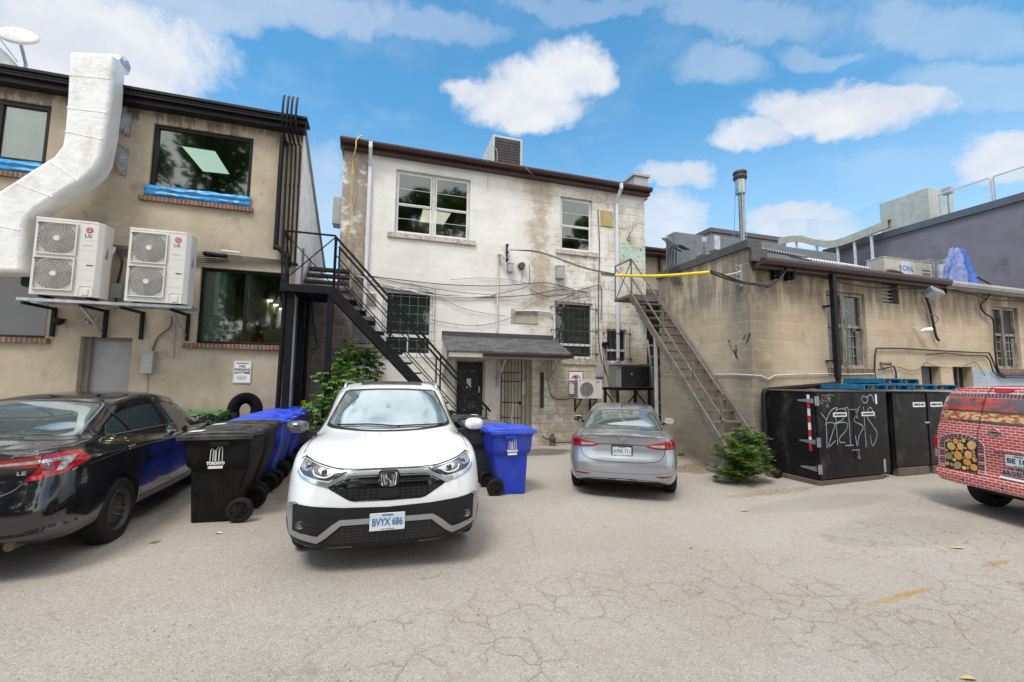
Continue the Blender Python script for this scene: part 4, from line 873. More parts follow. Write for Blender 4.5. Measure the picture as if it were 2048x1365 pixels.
# no parking sign behind it
a, b = at(1137, 743, Y=YW-.03), at(1166, 790, Y=YW-.03)
SG = thing('no_parking_symbol_sign', 'white sign with a crossed P in a red ring behind the small heat pump', 'sign', ((a.x+b.x)/2, YW-.04, (a.z+b.z)/2)); sw, sh_ = b.x-a.x, a.z-b.z
MB().box((-sw/2, 0, -sh_/2), (sw/2, .012, sh_/2)).build('panel', M_sticker, SG)
m = MB().box((-sw/2, -.002, -sh_/2), (sw/2, .0, -sh_/2+.015)).box((-sw/2, -.002, sh_/2-.015), (sw/2, 0, sh_/2)).box((-sw/2, -.002, -sh_/2+.015), (-sw/2+.015, 0, sh_/2-.015)).box((sw/2-.015, -.002, -sh_/2+.015), (sw/2, 0, sh_/2-.015)); m.build('border', M_ink, SG)
text('P', .24, M_ink, parent=SG, loc=(0, -.003, .11), bold=.006)
m = MB().tube([(.145*math.cos(R(12*k)), -.006, .10+.145*math.sin(R(12*k))) for k in range(31)], .012, 6).bar((-.10, -.009, .20), (.10, -.009, .0), .008, .022); m.build('ring', M_signred, SG)
MB().prism([(-.09, -.2), (-.03, -.155), (-.03, -.185), (.1, -.185), (.1, -.215), (-.03, -.215), (-.03, -.245)], (0, 0, 0), (1, 0, 0), (0, 0, 1), (0, -.004, 0)).build('arrow', M_ink, SG)
# big dark condenser on a stand
a, b = at(1236, 730, Y=YW-1.15), at(1304, 776, Y=YW-1.15)
CN = thing('large_condenser', 'large dark condenser on a black stand right of the wall boxes', 'condenser', (a.x, YW-1.15, b.z)); W_, H_ = b.x-a.x, a.z-b.z
m = MB(); r_ = .12; MB().prism([(r_, 0), (W_-.05, 0), (W_, .06), (W_, .55), (0, .55), (0, r_)], (0, 0, 0), (1, 0, 0), (0, 1, 0), (0, 0, H_)).build('casing', pmat('condenser_side', (.16, .15, .14), .5), CN, bevel=.02)
MB().box((.10, -.012, .02), (W_-.08, -.001, H_-.04)).build('front_panel', pmat('condenser_dark', (.015, .016, .022), .3), CN, bevel=.004)
MB().box((-.02, -.03, H_+.001), (W_+.02, .57, H_+.05)).build('top_cover', pmat('condenser_top', (.25, .23, .21), .6), CN, bevel=.01)
MB().box((.42, -.02, H_*.55), (.46, -.012, H_*.65)).build('badge', M_galv, CN)
m = MB()
for y in (.05, .75): m.box((-.1, y, -.08), (W_+.1, y+.06, -.002))
for x in (-.02, W_-.1): m.box((x, .02, -.079-.9), (x+.06, .09, -.08)).box((x, .72, -.98), (x+.06, .80, -.08)); m.bar((x+.03, .06, -.6), (x+.03, .75, -.12), .03, .03)
m.bar((0, .05, -.8), (W_*.6, .05, -.1), .03, .03); m.build('stand', M_black, CN)
# gas regulator at the wall foot
p = gat(1098, 889); p.y = YW-.25
m = MB().lathe([(p.z, .09), (p.z+.04, .10), (p.z+.08, .06), (p.z+.14, .1), (p.z+.22, .1), (p.z+.25, .06), (p.z+.33, .05), (p.z+.34, 0)], (p.x, p.y, 0), 'z', 16).tube([(p.x, p.y, p.z+.08), (p.x+.6, p.y+.1, p.z+.06), (p.x+1.4, p.y+.15, p.z+.1)], .02, 8).tube([(p.x, p.y, p.z+.16), (p.x-.2, p.y, p.z+.2), (p.x-.22, p.y+.2, p.z+.25)], .022, 8)
solo(m, 'standpipe', pmat('brass_dirty', (.12, .10, .07), .6, metal=.3), 'small dirty brass standpipe at the foot of the white wall', 'standpipe', smooth=True)
# yellow gas pipe at the left edge
x = at(700, 450, Y=YW-.12).x; zt = gz_+.12
m = MB().tube([(x+.22, YW-.3, zt), (x+.16, YW-.36, gz_+.03), (x+.08, YW-.4, gz_-.1), (x+.08, YW-.4, gz_-.3), (x, YW-.12, gz_-.55), (x, YW-.12, 5), (x-.06, YW-.12, 3.3), (x-.12, YW-.12, 3.1), (x-.12, YW-.12, .4)], .018, 8)
for z in (gz_-.95, 5.6, 4.6): m.tube([(x, YW-.12, z), (x, YW-.12, z+.05)], .027, 8)
solo(m, 'gas_pipe', M_yellow, 'yellow gas pipe down the left edge of the white building', 'pipe', smooth=True)
m = MB().tube([at(706, 340, Y=YW-.06), at(712, 380, Y=YW-.05), at(704, 420, Y=YW-.05), at(700, 470, Y=YW-.05)], .006, 5, smooth=6); solo(m, 'white_wire', M_cablew, 'thin white wire dangling beside the yellow gas pipe', 'wire')
solo(MB().tube([at(718, 262, Y=YW-.2), at(717, 275, Y=YW-.2), at(710, 284, Y=YW-.3)], .02, 6), 'vent_pipe', M_galvd, 'short bent vent pipe above the gutter by the yellow pipe', 'pipe')
a = at(689, 268, Y=YW+.2); solo(MB().box((a.x-.05, YW+.05, gz_-.02), (a.x+.2, YW+.4, gz_+.14)), 'roof_block', M_galvd, 'small block at the left end of the white building roof', 'block', bevel=.01)
a = at(683, 420, Y=YW+.1); solo(MB().box((wl-.22, YW+.1, a.z-.4), (wl-.01, YW+.5, a.z+.35)), 'side_box', M_galvd, 'grey box on the left side wall of the white building', 'box', bevel=.01)
# roof top unit, parapet block, wires
a, b = at(986, 272, Y=YW+1.0), at(1040, 330, Y=YW+1.0); a2 = at(955, 300, Y=YW+2.4)
RU = thing('rooftop_unit', 'rooftop air handler with a rusty dark grille above the brown gutter', 'rooftop unit', (a.x, YW+1, b.z-.5)); w2, h2 = b.x-a.x, a.z-b.z+.5
MB().box((0, 0, 0), (w2+.08, 2.0, h2+.05)).build('casing', pmat('rtu_grey', (.50, .52, .5), .5, dirt=(.32, .3, .27)), RU, bevel=.01)
m = MB().box((.06, -.01, .1), (w2, -.001, h2-.02)); 
for k in range(12): m.box((.08, -.02, .14+(h2-.2)*k/12), (w2-.02, -.01, .155+(h2-.2)*k/12))
m.build('grille', pmat('rtu_dark', (.06, .05, .05), .8, dirt=(.2, .18, .17), ds=7), RU)
MB().tube([(0, -.05, h2*.7), (.12, -.08, h2*.6), (.12, -.08, h2*.3), (0, -.05, h2*.2)], .015, 6, smooth=4).build('hose', M_cableg, RU)
a, b = at(1262, 357, Y=YW+.5), at(1287, 372, Y=YW+.5)
solo(MB().box((a.x, YW+.3, gz_-.1), (b.x+.05, YW+1.2, a.z)).box((a.x-.05, YW+.25, a.z), (b.x+.1, YW+1.25, a.z+.1)), 'parapet_block', M_galvd, 'grey metal clad parapet block at the right end of the white roof', 'parapet', bevel=.01)
for pts, lb in (([(974, 318), (976, 345), (975, 380)], 'short white wire hanging from the gutter above the double window'), ([(1052, 336), (1075, 360), (1095, 378), (1110, 384)], 'white wire slanting from the gutter to the right upper window')):
    solo(MB().tube([at(*pts[0], Y=YW-.45)]+[at(*p, Y=YW-.04) for p in pts[1:]], .008, 5, smooth=4), 'white_wire', M_cablew, lb, 'wire')
onwall([(1224, 452), (1240, 458), (1262, 452), (1286, 445)], .005, M_cable, 'thin_wire', 'thin dark wire over the white wall at the bracket height', 'wire', YW-.03, 4, 4)
# ================================================================ GAP between the buildings
YG = 10.75
GB = thing('gap_wall', 'dirty block wall closing the gap under the stair landing', 'wall', ((xr+wl)/2, YG, 0), world=True)
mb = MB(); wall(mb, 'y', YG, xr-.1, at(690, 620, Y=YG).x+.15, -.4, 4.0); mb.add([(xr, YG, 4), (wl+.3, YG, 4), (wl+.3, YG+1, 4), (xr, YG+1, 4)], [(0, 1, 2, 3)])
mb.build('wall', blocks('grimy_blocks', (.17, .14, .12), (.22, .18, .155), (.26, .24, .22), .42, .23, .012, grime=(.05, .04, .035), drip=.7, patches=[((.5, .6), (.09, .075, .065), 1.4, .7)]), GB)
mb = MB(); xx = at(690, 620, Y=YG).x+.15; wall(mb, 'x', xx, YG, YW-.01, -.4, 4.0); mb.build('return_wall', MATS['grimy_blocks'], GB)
# ---- black steel stair
SY0, SY1 = 9.45, 10.25
zl = at(668, 585, Y=SY0).z+.02; lx0 = at(560, 570, Y=SY0).x; lx1 = at(668, 580, Y=SY0).x
sb = at(830, 764, Y=SY0); sl_ = (sb.z-(zl-.1))/(sb.x-lx1); gx = lx1+(gz(2, 9)-(zl-.1))/sl_
BS = thing('steel_stair', 'black steel stair with a cross braced landing leading into the gap', 'stair', (lx1, SY0, 0), world=True)
lz = zl+.10
m = MB().box((lx0, SY0, lz-.16), (lx1, SY0+.05, lz)).box((lx0, SY1+.35, lz-.16), (lx1, SY1+.40, lz)).box((lx0, SY0+.05, lz-.16), (lx0+.05, SY1+.35, lz)).box((lx1-.05, SY0+.05, lz-.16), (lx1, SY1+.35, lz))
for k in range(3): m.box((lx0+.05, SY0+.3+.25*k, lz-.12), (lx1-.05, SY0+.34+.25*k, lz-.03))
m.box((lx0+.05, SY0+.05, lz-.03), (lx1-.05, SY1+.35, lz-.01))
m.build('landing', M_black, BS, bevel=.004)
hr = at(560, 462, Y=SY0).z
def seg(m, p, q, w2=.035, h2=.035): m.bar(p, q, w2, h2)
m = MB(); L0, L1 = (lx0+.02, SY0+.025), (lx1-.02, SY0+.025); hz = at(668, 471, Y=SY0).z
seg(m, (L0[0], L0[1], lz), (L0[0], L0[1], hz)); seg(m, (L1[0], L1[1], lz-.16), (L1[0], L1[1], hz)); seg(m, (L0[0], L0[1], hz), (L1[0], L1[1], hz), .045, .03)
seg(m, (L0[0], L0[1]-.0, lz+.02), (L1[0], L1[1], hz-.03), .02, .02); seg(m, (L0[0], L0[1]+.022, hz-.03), (L1[0], L1[1]+.022, lz+.02), .02, .02)
m.build('landing_rail', M_black, BS)
m = MB(); B0 = (lx0+.02, SY1+.37); seg(m, (B0[0], B0[1], lz), (B0[0], B0[1], hz)); seg(m, (L0[0], L0[1], hz), (B0[0], B0[1], hz), .045, .03); seg(m, (L0[0], L0[1], lz+.02), (B0[0], B0[1], hz-.03), .02, .02); seg(m, (L0[0]+.022, L0[1], hz-.03), (B0[0]+.022, B0[1], lz+.02), .02, .02)
m.build('landing_rail', M_black, BS)
top = Vector((lx1, 0, lz-.02)); bot = Vector((gx, 0, gz(gx, SY0)+.02)); dd = bot-top
for y in (SY0, SY1-.05):
    MB().bar((top.x-.05, y+.025, top.z-.06), (bot.x, y+.025, bot.z+.0), .04, .20, up=(0, 0, 1)).build('stringer', M_black, BS, bevel=.003)
n = 17
for k in range(1, n):
    p = top+dd*k/n; MB().box((p.x-.02, SY0+.05, p.z-.03), (p.x+.24, SY1-.06, p.z)).box((p.x-.02, SY0+.05, p.z-.06), (p.x-.012, SY1-.06, p.z-.031)).build('tread', M_black, BS)
rh = hz-lz
for y in (SY0+.025, SY1-.03):
    m = MB(); 
    for f, w2 in ((1, .045), (.66, .022), (.33, .022)): seg(m, (top.x-.02, y, top.z+rh*f), (bot.x, y, bot.z+rh*f), w2, w2)
    for k in (0, .34, .66, 1.0):
        p = top+dd*min(k, .97); seg(m, (p.x, y, p.z-.1), (p.x, y, p.z+rh), .035, .035)
    m.build('handrail', M_black, BS)
for (x, y) in ((lx0+.18, SY0+.18), (lx1-.06, SY0+.1), (lx0+.25, SY1+.2)):
    MB().box((x-.06, y-.06, gz(x, y)-.1), (x+.06, y+.06, lz-.165)).build('post', M_black, BS)
# steps rising into the gap
for k in range(4):
    z = lz+.22*(k+1); y = SY1+.45+.27*k; MB().box((xr+.04, y, z-.06), (lx1+.22, y+.27, z)).build('upper_step', pmat('worn_wood', (.05, .045, .045), .7, dirt=(.22, .18, .16), ds=5), BS)
for x in (xr+.02, lx1+.23): MB().bar((x, SY1+.4, lz+.1), (x, SY1+1.6, lz+1.06), .03, .2).bar((x, SY1+.45, lz+.1), (x, SY1+.45, lz+1.1), .05, .05).build('upper_stringer', pmat('worn_grey', (.2, .2, .2), .6), BS)
# yellow capped black pipes below landing
for i, (px, lb) in enumerate(((583, 'left'), (612, 'right'))):
    x = at(px, 700, Y=YG-.12).x; m = MB().tube([(x, YG-.12, .55), (x, YG-.12, 3.6)], .04, 10); zz = .6
    T = thing('bollard_pipe', f'black pipe with a yellow band against the gap wall, the {lb} one', 'pipe', (x, YG-.12, .2), world=True, group='black pipes under the landing')
    m.build('pipe', M_black, T, smooth=True); zc = at(px, 806, Y=YG-.12).z; MB().lathe([(zc-.06, .048), (zc+.06, .048)], (x, YG-.12, 0), 'z', 14).build('band', M_yguard, T, smooth=True)
solo(MB().tube([at(622, 590, Y=YG-.05), at(626, 640, Y=YG-.05), at(632, 680, Y=YG-.05), at(638, 694, Y=YG-.05), at(622, 702, Y=YG-.05)], .015, 6), 'loose_cable', M_cable, 'loose brown cable hanging on the gap wall', 'cable')
# ================================================================ RIGHT BUILDING (tan block)
pc = gat(1513, 945); XR, YR = pc.x, pc.y
RB = thing('tan_block_building', 'tan concrete block building with brown gutter and soot stained corner on the right', 'building', (XR, YR, 0), world=True)
ztl = at(1507, 478, X=XR).z                       # parapet top over the left face
zgr = at(1700, 535, Y=YR-.32).z                   # gutter top over the right face
yb = YR+2.95
def spec2(t, u, z, uv, c, mort):
    n = t.noise(t.vec(uv, (1, 1, 1), (3, 1, 0)), 1.4, 9, .66); nf = t.noise(t.vec(uv, (4, .5, 1)), 1.2, 8, .7)
    d = t.m('ABSOLUTE', u)       # soot running down both sides of the corner
    cm = t.m('MULTIPLY', t.ss(d, 1.0, .15), t.ss(n, .25, .52))
    c = t.mix(t.m('MULTIPLY', cm, .62), c, (.13, .11, .095))
    tp = t.m('MULTIPLY', t.ss(z, 3.1, 3.9), t.ss(nf, .36, .56)); c = t.mix(t.m('MULTIPLY', tp, .7), c, (.13, .11, .095))
    lo = t.m('MULTIPLY', t.ss(z, 1.5, .1), t.ss(n, .3, .6)); c = t.mix(t.m('MULTIPLY', lo, .3), c, (.24, .21, .17))
    lf = t.ss(u, .1, -.1)
    return t.mix(t.m('MULTIPLY', t.m('MULTIPLY', mort, t.ss(n, .4, .6)), .5), c, (.5, .46, .38))
M_tan = blocks('tan_blocks', (.50, .40, .28), (.57, .47, .34), (.62, .53, .41), .41, .21, .007, grime=(.18, .15, .12), gth=(.54, .74), drip=.5, special=spec2, patches=[((.56, .72), (.27, .22, .16), 1.3, .5), ((.6, .68), (.58, .52, .42), 2.4, .6)], off=(.1, .02))
K1 = (at(1656, 660, Y=YR).x, at(1733, 660, Y=YR).x, at(1700, 737, Y=YR).z, at(1700, 586, Y=YR).z)
K2 = (at(1763, 583, Y=YR).x, at(1797, 583, Y=YR).x, at(1780, 607, Y=YR).z, at(1780, 560, Y=YR).z)
K3 = (at(1990, 680, Y=YR).x, at(2040, 680, Y=YR).x, at(2015, 738, Y=YR).z, at(2015, 615, Y=YR).z)
K4 = (at(1843, 750, Y=YR).x, at(1882, 750, Y=YR).x, at(1860, 772, Y=YR).z, at(1860, 733, Y=YR).z, .2)
K5 = (at(1906, 750, Y=YR).x, at(1945, 750, Y=YR).x, .3, at(1925, 734, Y=YR).z, .22)
mb = MB(); wall(mb, 'y', YR, XR, 34, -.5, zgr-.02, [K1, K2, K3, K4, K5], .16)
mb.build('wall', M_tan, RB)
yb = at(1317, 560, X=XR).y
mb = MB(); mb.add([(XR, YR, -.5), (XR, YR, ztl), (XR, yb, ztl), (XR, yb, -.5)], [(0, 1, 2, 3)]); mb.add([(XR, YR, zgr-.03), (XR, YR, ztl), (XR+.3, YR, ztl), (XR+.3, YR, zgr-.03)], [(0, 1, 2, 3)]); mb.add([(XR, yb, -.5), (XR, yb, ztl), (34, yb, ztl), (34, yb, -.5)], [(0, 1, 2, 3)])
mb.add([(XR+.3, YR, zgr-.03), (XR+.3, YR, ztl), (XR+.3, yb, ztl), (XR+.3, yb, zgr-.03)], [(0, 1, 2, 3)])
mb.build('side_wall', M_tan, RB)
m = MB().box((XR+.3, YR-.1, zgr-.06), (34, YR+8, zgr-.01)); m.build('roof', M_roof, RB)
M_cap = pmat('parapet_cap', (.075, .07, .07), .5, dirt=(.14, .13, .12))
m = MB().box((XR-.05, YR-.05, ztl-.16), (XR+.34, yb+.05, ztl+.03)).box((XR+.02, YR-.09, zgr-.03), (XR+.44, YR+.15, ztl-.161)); m.build('parapet_cap', M_cap, RB, bevel=.008)
gx1 = at(1902, 548, Y=YR-.32).x
eaves_prof(XR+.1, gx1, YR, zgr, RB, M_gutter, h=.20, d=.32, back=.3)
m = MB(); eaves_prof(gx1+.003, 34, YR, zgr-.02, RB, pmat('gutter_pale', (.42, .42, .42), .45, metal=.3, dirt=(.3, .27, .24)), name='pale_gutter', h=.16, d=.32, back=.3)
M_oldw = pmat('old_wood', (.34, .31, .26), .85, dirt=(.14, .115, .09), ds=6, dth=(.42, .6), bump=.5)
M_shut = pmat('grey_board', (.20, .185, .17), .8, dirt=(.1, .09, .08), ds=4, dth=(.4, .65), bump=.4)
for h, nm in ((K1, 0), (K3, 1)):
    fo = framed(RB, h, YR, .13, M_oldw, G_old, .075, mull=[(.47, .13)], rails=[(.55, .07, 0, 1)], ft=.07)
    x0, x1, z0, z1 = h; w2, h2 = x1-x0, z1-z0; m = MB()
    for (a, b) in ((.08, .40), (.56, .92)):
        for f in (.16, .28, .42): m.box((x0+w2*a, YR+.10, z0+h2*f), (x0+w2*b, YR+.115, z0+h2*f+.018))
        xm = x0+w2*(a+b)/2; m.box((xm-.009, YR+.101, z0+.07), (xm+.009, YR+.114, z0+h2*.53))
    m.build('glazing_bar', M_oldw, fo)
    MB().box((x0+w2*.80, YR+.085, z0+.08), (x0+w2*.93, YR+.099, z0+h2*.5)).box((x0+w2*.40, YR+.05, z0+.08), (x0+w2*.47, YR+.07, z1-.3)).build('board', M_shut, fo)
    MB().box((x0-.06, YR-.04, z0-.13), (x1+.12, YR+.14, z0-.003)).build('window_sill', M_bsill, RB, bevel=.008)
x0, x1, z0, z1 = K2; m = MB().box((x0, YR+.10, z0), (x1, YR+.14, z1)); 
for k in range(6): z = z0+.02+(z1-z0-.03)*k/6; m.bar((x0+.02, YR+.05, z+.04), (x0+(x1-x0)*.62, YR+.05, z+.04), .06, .018)
for k in range(1): m.box((x0+.005, YR+.02, z0+.005), (x0+.02, YR+.09, z1-.01))
m.build('louvre_vent', pmat('louvre_white', (.42, .40, .37), .7, dirt=(.2, .18, .15), ds=6), RB)
MB().box((x0+(x1-x0)*.66, YR+.03, z0+.02), (x1-.01, YR+.10, z1-.02)).build('vent_gap', pmat('vent_gap_dark', (.03, .028, .025), .9), RB)  # plain dark box filling the gap beside the louvre slats
MB().box((K4[0], YR+.14, K4[2]), (K4[1]-.18, YR+.17, K4[3])).build('panel', pmat('panel_slate', (.055, .058, .065), .6), RB)
MB().box((K5[0], YR+.2, .3), (K5[1], YR+.3, K5[3])).build('opening_backing', pmat('void_dark', (.01, .01, .01), .9), RB)
m = MB()
for f in (.3, .36, .6): x = K5[0]+(K5[1]-K5[0])*f; m.box((x, YR+.14, .3), (x+.03, YR+.18, K5[3]))
m.build('inner_frame', M_shut, RB)
zbl = at(2000, 741, Y=YR).z
MB().box((K5[1]+.02, YR-.006, .0), (34, YR-.002, zbl)).build('blue_dado', blocks('blue_blocks', (.36, .43, .52), (.42, .49, .58), (.34, .4, .48), .41, .21, .009, drip=.2, off=(.1, .02)), RB)
# black downpipe and its horizontal run over the dumpster
def onr(pts, r, mat, name, label, cat, Y=YR-.04, n=6, sm=0, grp=None):
    m = MB().tube([at(x, y, Y=Y) for x, y in pts], r, n, smooth=sm); return solo(m, name, mat, label, cat, grp, smooth=True)
x = at(1670, 650, Y=YR-.22).x
DP = thing('downpipe', 'black downpipe stepping over the dumpster and down to the ground by the bush', 'downpipe', (x, YR-.2, 0), world=True)
ze = at(1672, 768, Y=YR-.2).z
m = MB().box((x-.055, YR-.27, ze+.12), (x+.055, YR-.17, zgr-.17)); m.build('upper_pipe', M_black, DP, bevel=.01)
xb = at(1527, 785, Y=YR-.2).x; zb3 = at(1532, 782, Y=YR-.2).z
se = gat(1546, 955); m = MB().tube([(x, YR-.22, ze+.16), (x, YR-.22, ze+.04), (x-.04, YR-.22, ze), (x-.12, YR-.22, ze-.01), (xb+.14, YR-.22, zb3+.02), (xb+.03, YR-.22, zb3), (xb-.02, YR-.22, zb3-.07), (xb-.02, YR-.22, .62), (xb-.02, YR-.26, .5), (se.x, se.y+.1, .14)], .052, 12); m.build('lower_pipe', M_black, DP, smooth=True)
m = MB().tube([(se.x, se.y+.14, .16), (se.x+.01, se.y, .06), (se.x+.04, se.y-.13, .02)], [.055, .075, .085], 10); m.build('spout', M_blackr, DP, smooth=True)
for z in (zgr-.9, ze+.5): MB().box((x-.065, YR-.275, z), (x+.065, YR-.002, z+.03)).build('strap', M_black, DP)
# racks, cables, lamps of the right building
def insul(px0, py0, px1, py1, label, nn=6, Y=None):
    Y = Y or YR; a = at(px0, py0, Y=Y-.02); b = at(px1, py1, Y=Y-.02); m = MB()
    m.box((a.x-.03, Y-.06, b.z), (a.x+.03, Y-.002, a.z))
    for k in range(nn):
        z = b.z+(a.z-b.z)*(k+.5)/nn; m.lathe([(Y-.2, 0), (Y-.2, .03), (Y-.17, .045), (Y-.14, .025), (Y-.11, .045), (Y-.08, .03), (Y-.06, .03)], (a.x+.05, 0, z), 'y', 10)
    solo(m, 'insulator_rack', M_blackp, label, 'insulator', 'insulator racks on the block building', smooth=True)
insul(1543, 525, 1545, 560, 'dark insulator rack under the gutter nearest the block corner', 5)
insul(1570, 530, 1572, 562, 'dark insulator rack under the gutter where the heavy cable ends', 5)
insul(1872, 562, 1874, 590, 'dark insulator rack behind the tilted floodlight', 5)
m = MB()
ya = at(1483, 540, X=XR).y; z0 = at(1483, 574, X=XR).z; z1 = at(1483, 530, X=XR).z
m.box((XR-.05, ya-.03, z0), (XR-.002, ya+.03, z1))
for k in range(5): z = z0+(z1-z0)*(k+.5)/5; m.box((XR-.14, ya-.015, z), (XR-.05, ya+.015, z+.015)); m.tube([(XR-.14, ya, z), (XR-.14, ya, z+.05)], .012, 6)
solo(m, 'hook_rack', M_galvd, 'grey hook rack on the left face of the block building near its corner', 'rack')
# the yellow cable guard: from the white wall to the corner
P0 = at(1232, 551, Y=YW-1.6); P1 = at(1420, 545, X=XR-.9)
q = [P0+(P1-P0)*k/10 for k in range(11)]
for k in range(11): t_ = k/10; q[k].z -= .05*math.sin(math.pi*t_)
solo(MB().tube(q, .036, 12), 'cable_guard', M_yguard, 'bright yellow tubular cable guard strung across above the rusty stair', 'cable guard', smooth=True)
m = MB()
A = P1; C = at(1483, 566, X=XR-.16); D_ = Vector((XR+.1, YR-.3, C.z-.12)); E_ = at(1574, 535, Y=YR-.2); 
for k, o in enumerate((0, .03)): m.tube([A+Vector((0, 0, o)), A+(C-A)*.4+Vector((0, 0, -.02+o*2)), C+Vector((0, 0, o)), D_+Vector((0, 0, o)), at(1535, 575, Y=YR-.3)+Vector((0, 0, o)), at(1560, 558, Y=YR-.25), E_], .022, 8, smooth=6)
solo(m, 'heavy_cable', M_cable, 'heavy black cable pair sagging round the block corner to the insulators', 'cable', smooth=True)
m = MB().tube([A, A+(C-A)*.5+Vector((0, 0, .06)), C+Vector((0, 0, .25))], .012, 6, smooth=6); solo(m, 'white_cable', M_cablew, 'thin white cable leaving the right end of the yellow guard', 'cable', smooth=True)
P2 = at(1020, 500, Y=YW-.15)
m = MB()
for o in (0, .03): m.tube([P2, P2+(P0-P2)*.3+Vector((0, 0, .12+o)), P2+(P0-P2)*.7+Vector((0, 0, -.02+o)), P0+Vector((0, 0, o))], .011, 7, smooth=8)
solo(m, 'overhead_cable', M_cable, 'twisted black overhead cable from the insulator rack to the yellow guard', 'cable', smooth=True)
onr([(1574, 535), (1620, 548), (1668, 562), (1740, 575), (1830, 578), (1890, 577), (1930, 586), (1990, 600), (2048, 602), (2100, 600)], .014, M_cable, 'wall_cable', 'long black cable running along under the brown gutter', 'cable', YR-.12, 6, 5)
m = MB()
for dx, dz in ((0, 0), (.05, .05), (-.06, -.03), (.1, .02)):
    pts = [at(1372, 500, X=XR+.4), at(1350, 492, X=XR-.05), at(1346, 520, X=XR-.08), at(1350, 550, X=XR-.08), at(1358, 570, X=XR-.06)]
    m.tube([p+Vector((0, dx*2, dz)) for p in pts], .022, 7, smooth=6)
solo(m, 'cable_loops', M_cable, 'thick black cables looping over the parapet of the block building', 'cable', smooth=True)
onr([(1332, 750), (1400, 751)], .012, M_cablew, 'x', 'x', 'x') and None
bpy.data.objects.remove([o for o in bpy.data.objects if o.name.startswith('x')][0])
m = MB().tube([at(x, y, X=XR-.03) for x, y in ((1330, 750), (1400, 750), (1470, 749), (1505, 751))]+[at(x, y, Y=YR-.04) for x, y in ((1522, 752), (1537, 758), (1550, 751), (1600, 749), (1655, 748), (1700, 749), (1748, 748))], .014, 6)
solo(m, 'conduit_line', M_cablew, 'pale conduit running round the block corner at window sill height', 'conduit', smooth=True)
onr([(1749, 745), (1750, 710), (1753, 697), (1800, 697), (1880, 702), (1960, 706), (1978, 706), (1985, 720), (1995, 745), (2010, 752), (2060, 752)], .018, M_cable, 'wall_conduit', 'black conduit rising and running right above the two dark openings', 'conduit', YR-.05, 7)
onr([(1853, 710), (1890, 706), (1930, 711), (1972, 712), (1980, 722), (1986, 745), (2005, 755), (2060, 756)], .014, M_cable, 'wall_conduit', 'second black conduit just below the first, starting mid wall', 'conduit', YR-.06, 7)
onr([(1750, 745), (1753, 770), (1757, 790)], .013, M_cable, 'wall_conduit', 'black conduit dropping behind the blue pallets', 'conduit', YR-.05)
onr([(1757, 740), (1788, 733), (1792, 745), (1793, 768)], .018, M_cable, 'wall_conduit', 'bent rusty conduit above the blue pallets', 'conduit', YR-.05)
onr([(1795, 733), (1820, 742), (1840, 738), (1851, 725)], .007, M_cable, 'thin_wire', 'thin wire rising to the left opening', 'wire', YR-.04, 5, 4)
onr([(1851, 725), (1880, 735), (1920, 736), (1950, 725), (1970, 752)], .006, M_cable, 'thin_wire', 'thin wire strung above both dark openings', 'wire', YR-.04, 5, 4)
onr([(1955, 555), (1978, 568), (1984, 580), (1972, 600), (1962, 610), (1968, 625), (1985, 638), (1988, 655), (1990, 700), (1996, 740), (2010, 756)], .022, M_cable, 'roof_cable', 'thick black cable snaking from the gutter down beside the right window', 'cable', YR-.08, 8, 5)
onr([(1850, 592), (1858, 610), (1865, 640), (1872, 672), (1878, 682)], .028, M_cable, 'cable_stub', 'bundle of cut black cables hanging below the tilted floodlight', 'cable', YR-.07, 8, 4)
onr([(1850, 630), (1870, 631), (1876, 640), (1871, 646)], .012, M_rust, 'steel_hook', 'rusty hook through the cut black cables', 'hook', YR-.1, 6, 3)
onr([(1698, 625), (1695, 650), (1696, 720), (1698, 790)], .009, pmat('green_hose', (.02, .2, .08), .5), 'green_hose', 'thin green hose hanging in front of the left window', 'hose', YR-.06, 6, 3)
onr([(1690, 622), (1698, 627)], .014, M_galvd, 'hose_bracket', 'little bracket holding the green hose', 'bracket', YR-.06)
a = at(1866, 587, Y=YR-.3); rt = Matrix.Rotation(R(-30), 3, 'X')@Matrix.Rotation(R(20), 3, 'Y')
solo(MB().cbox((a.x, a.y, a.z), (.36, .26, .15), rt).bar(a, (a.x-.1, YR, a.z+.05), .05, .05), 'tilted_floodlight', M_galv, 'grey tilted floodlight under the brown gutter', 'floodlight', bevel=.015)
a = at(1852, 661, Y=YR-.15); solo(MB().tube([(a.x-.10, YR-.1, a.z-.03), (a.x-.05, YR-.15, a.z), (a.x+.12, YR-.18, a.z+.02)], [.03, .055, .06], 12).tube([(a.x-.1, YR-.08, a.z), (a.x-.22, YR-.03, a.z+.08)], .01, 5), 'security_camera', M_sticker, 'white bullet security camera on the tan block wall', 'camera', smooth=True)
a = at(1775, 728, Y=YR-.1); solo(MB().tube([(a.x-.12, YR-.02, a.z+.02), (a.x, YR-.1, a.z), (a.x+.06, YR-.13, a.z)], [.03, .04, .05], 8), 'wall_tap', M_rust, 'rusty lamp stub on the block wall above the pallets', 'lamp')
# black marks sprayed on the left face
m = MB()
for pl in ([(1457, 680), (1463, 697)], [(1472, 690), (1472, 715), (1478, 720)], [(1487, 680), (1492, 668)], [(1500, 667), (1491, 692)], [(1466, 700), (1478, 722)]):
    p = [at(x, y, X=XR-.004) for x, y in pl]
    for i in range(len(p)-1): m.add([p[i]+Vector((0, -.03, 0)), p[i]+Vector((0, .03, 0)), p[i+1]+Vector((0, .02, 0)), p[i+1]+Vector((0, -.02, 0))], [(0, 1, 2, 3)])
m.build('black_marks', pmat('tar', (.04, .035, .03), .8, dirt=(.3, .25, .18), ds=9, dth=(.45, .6)), RB, recalc=False)
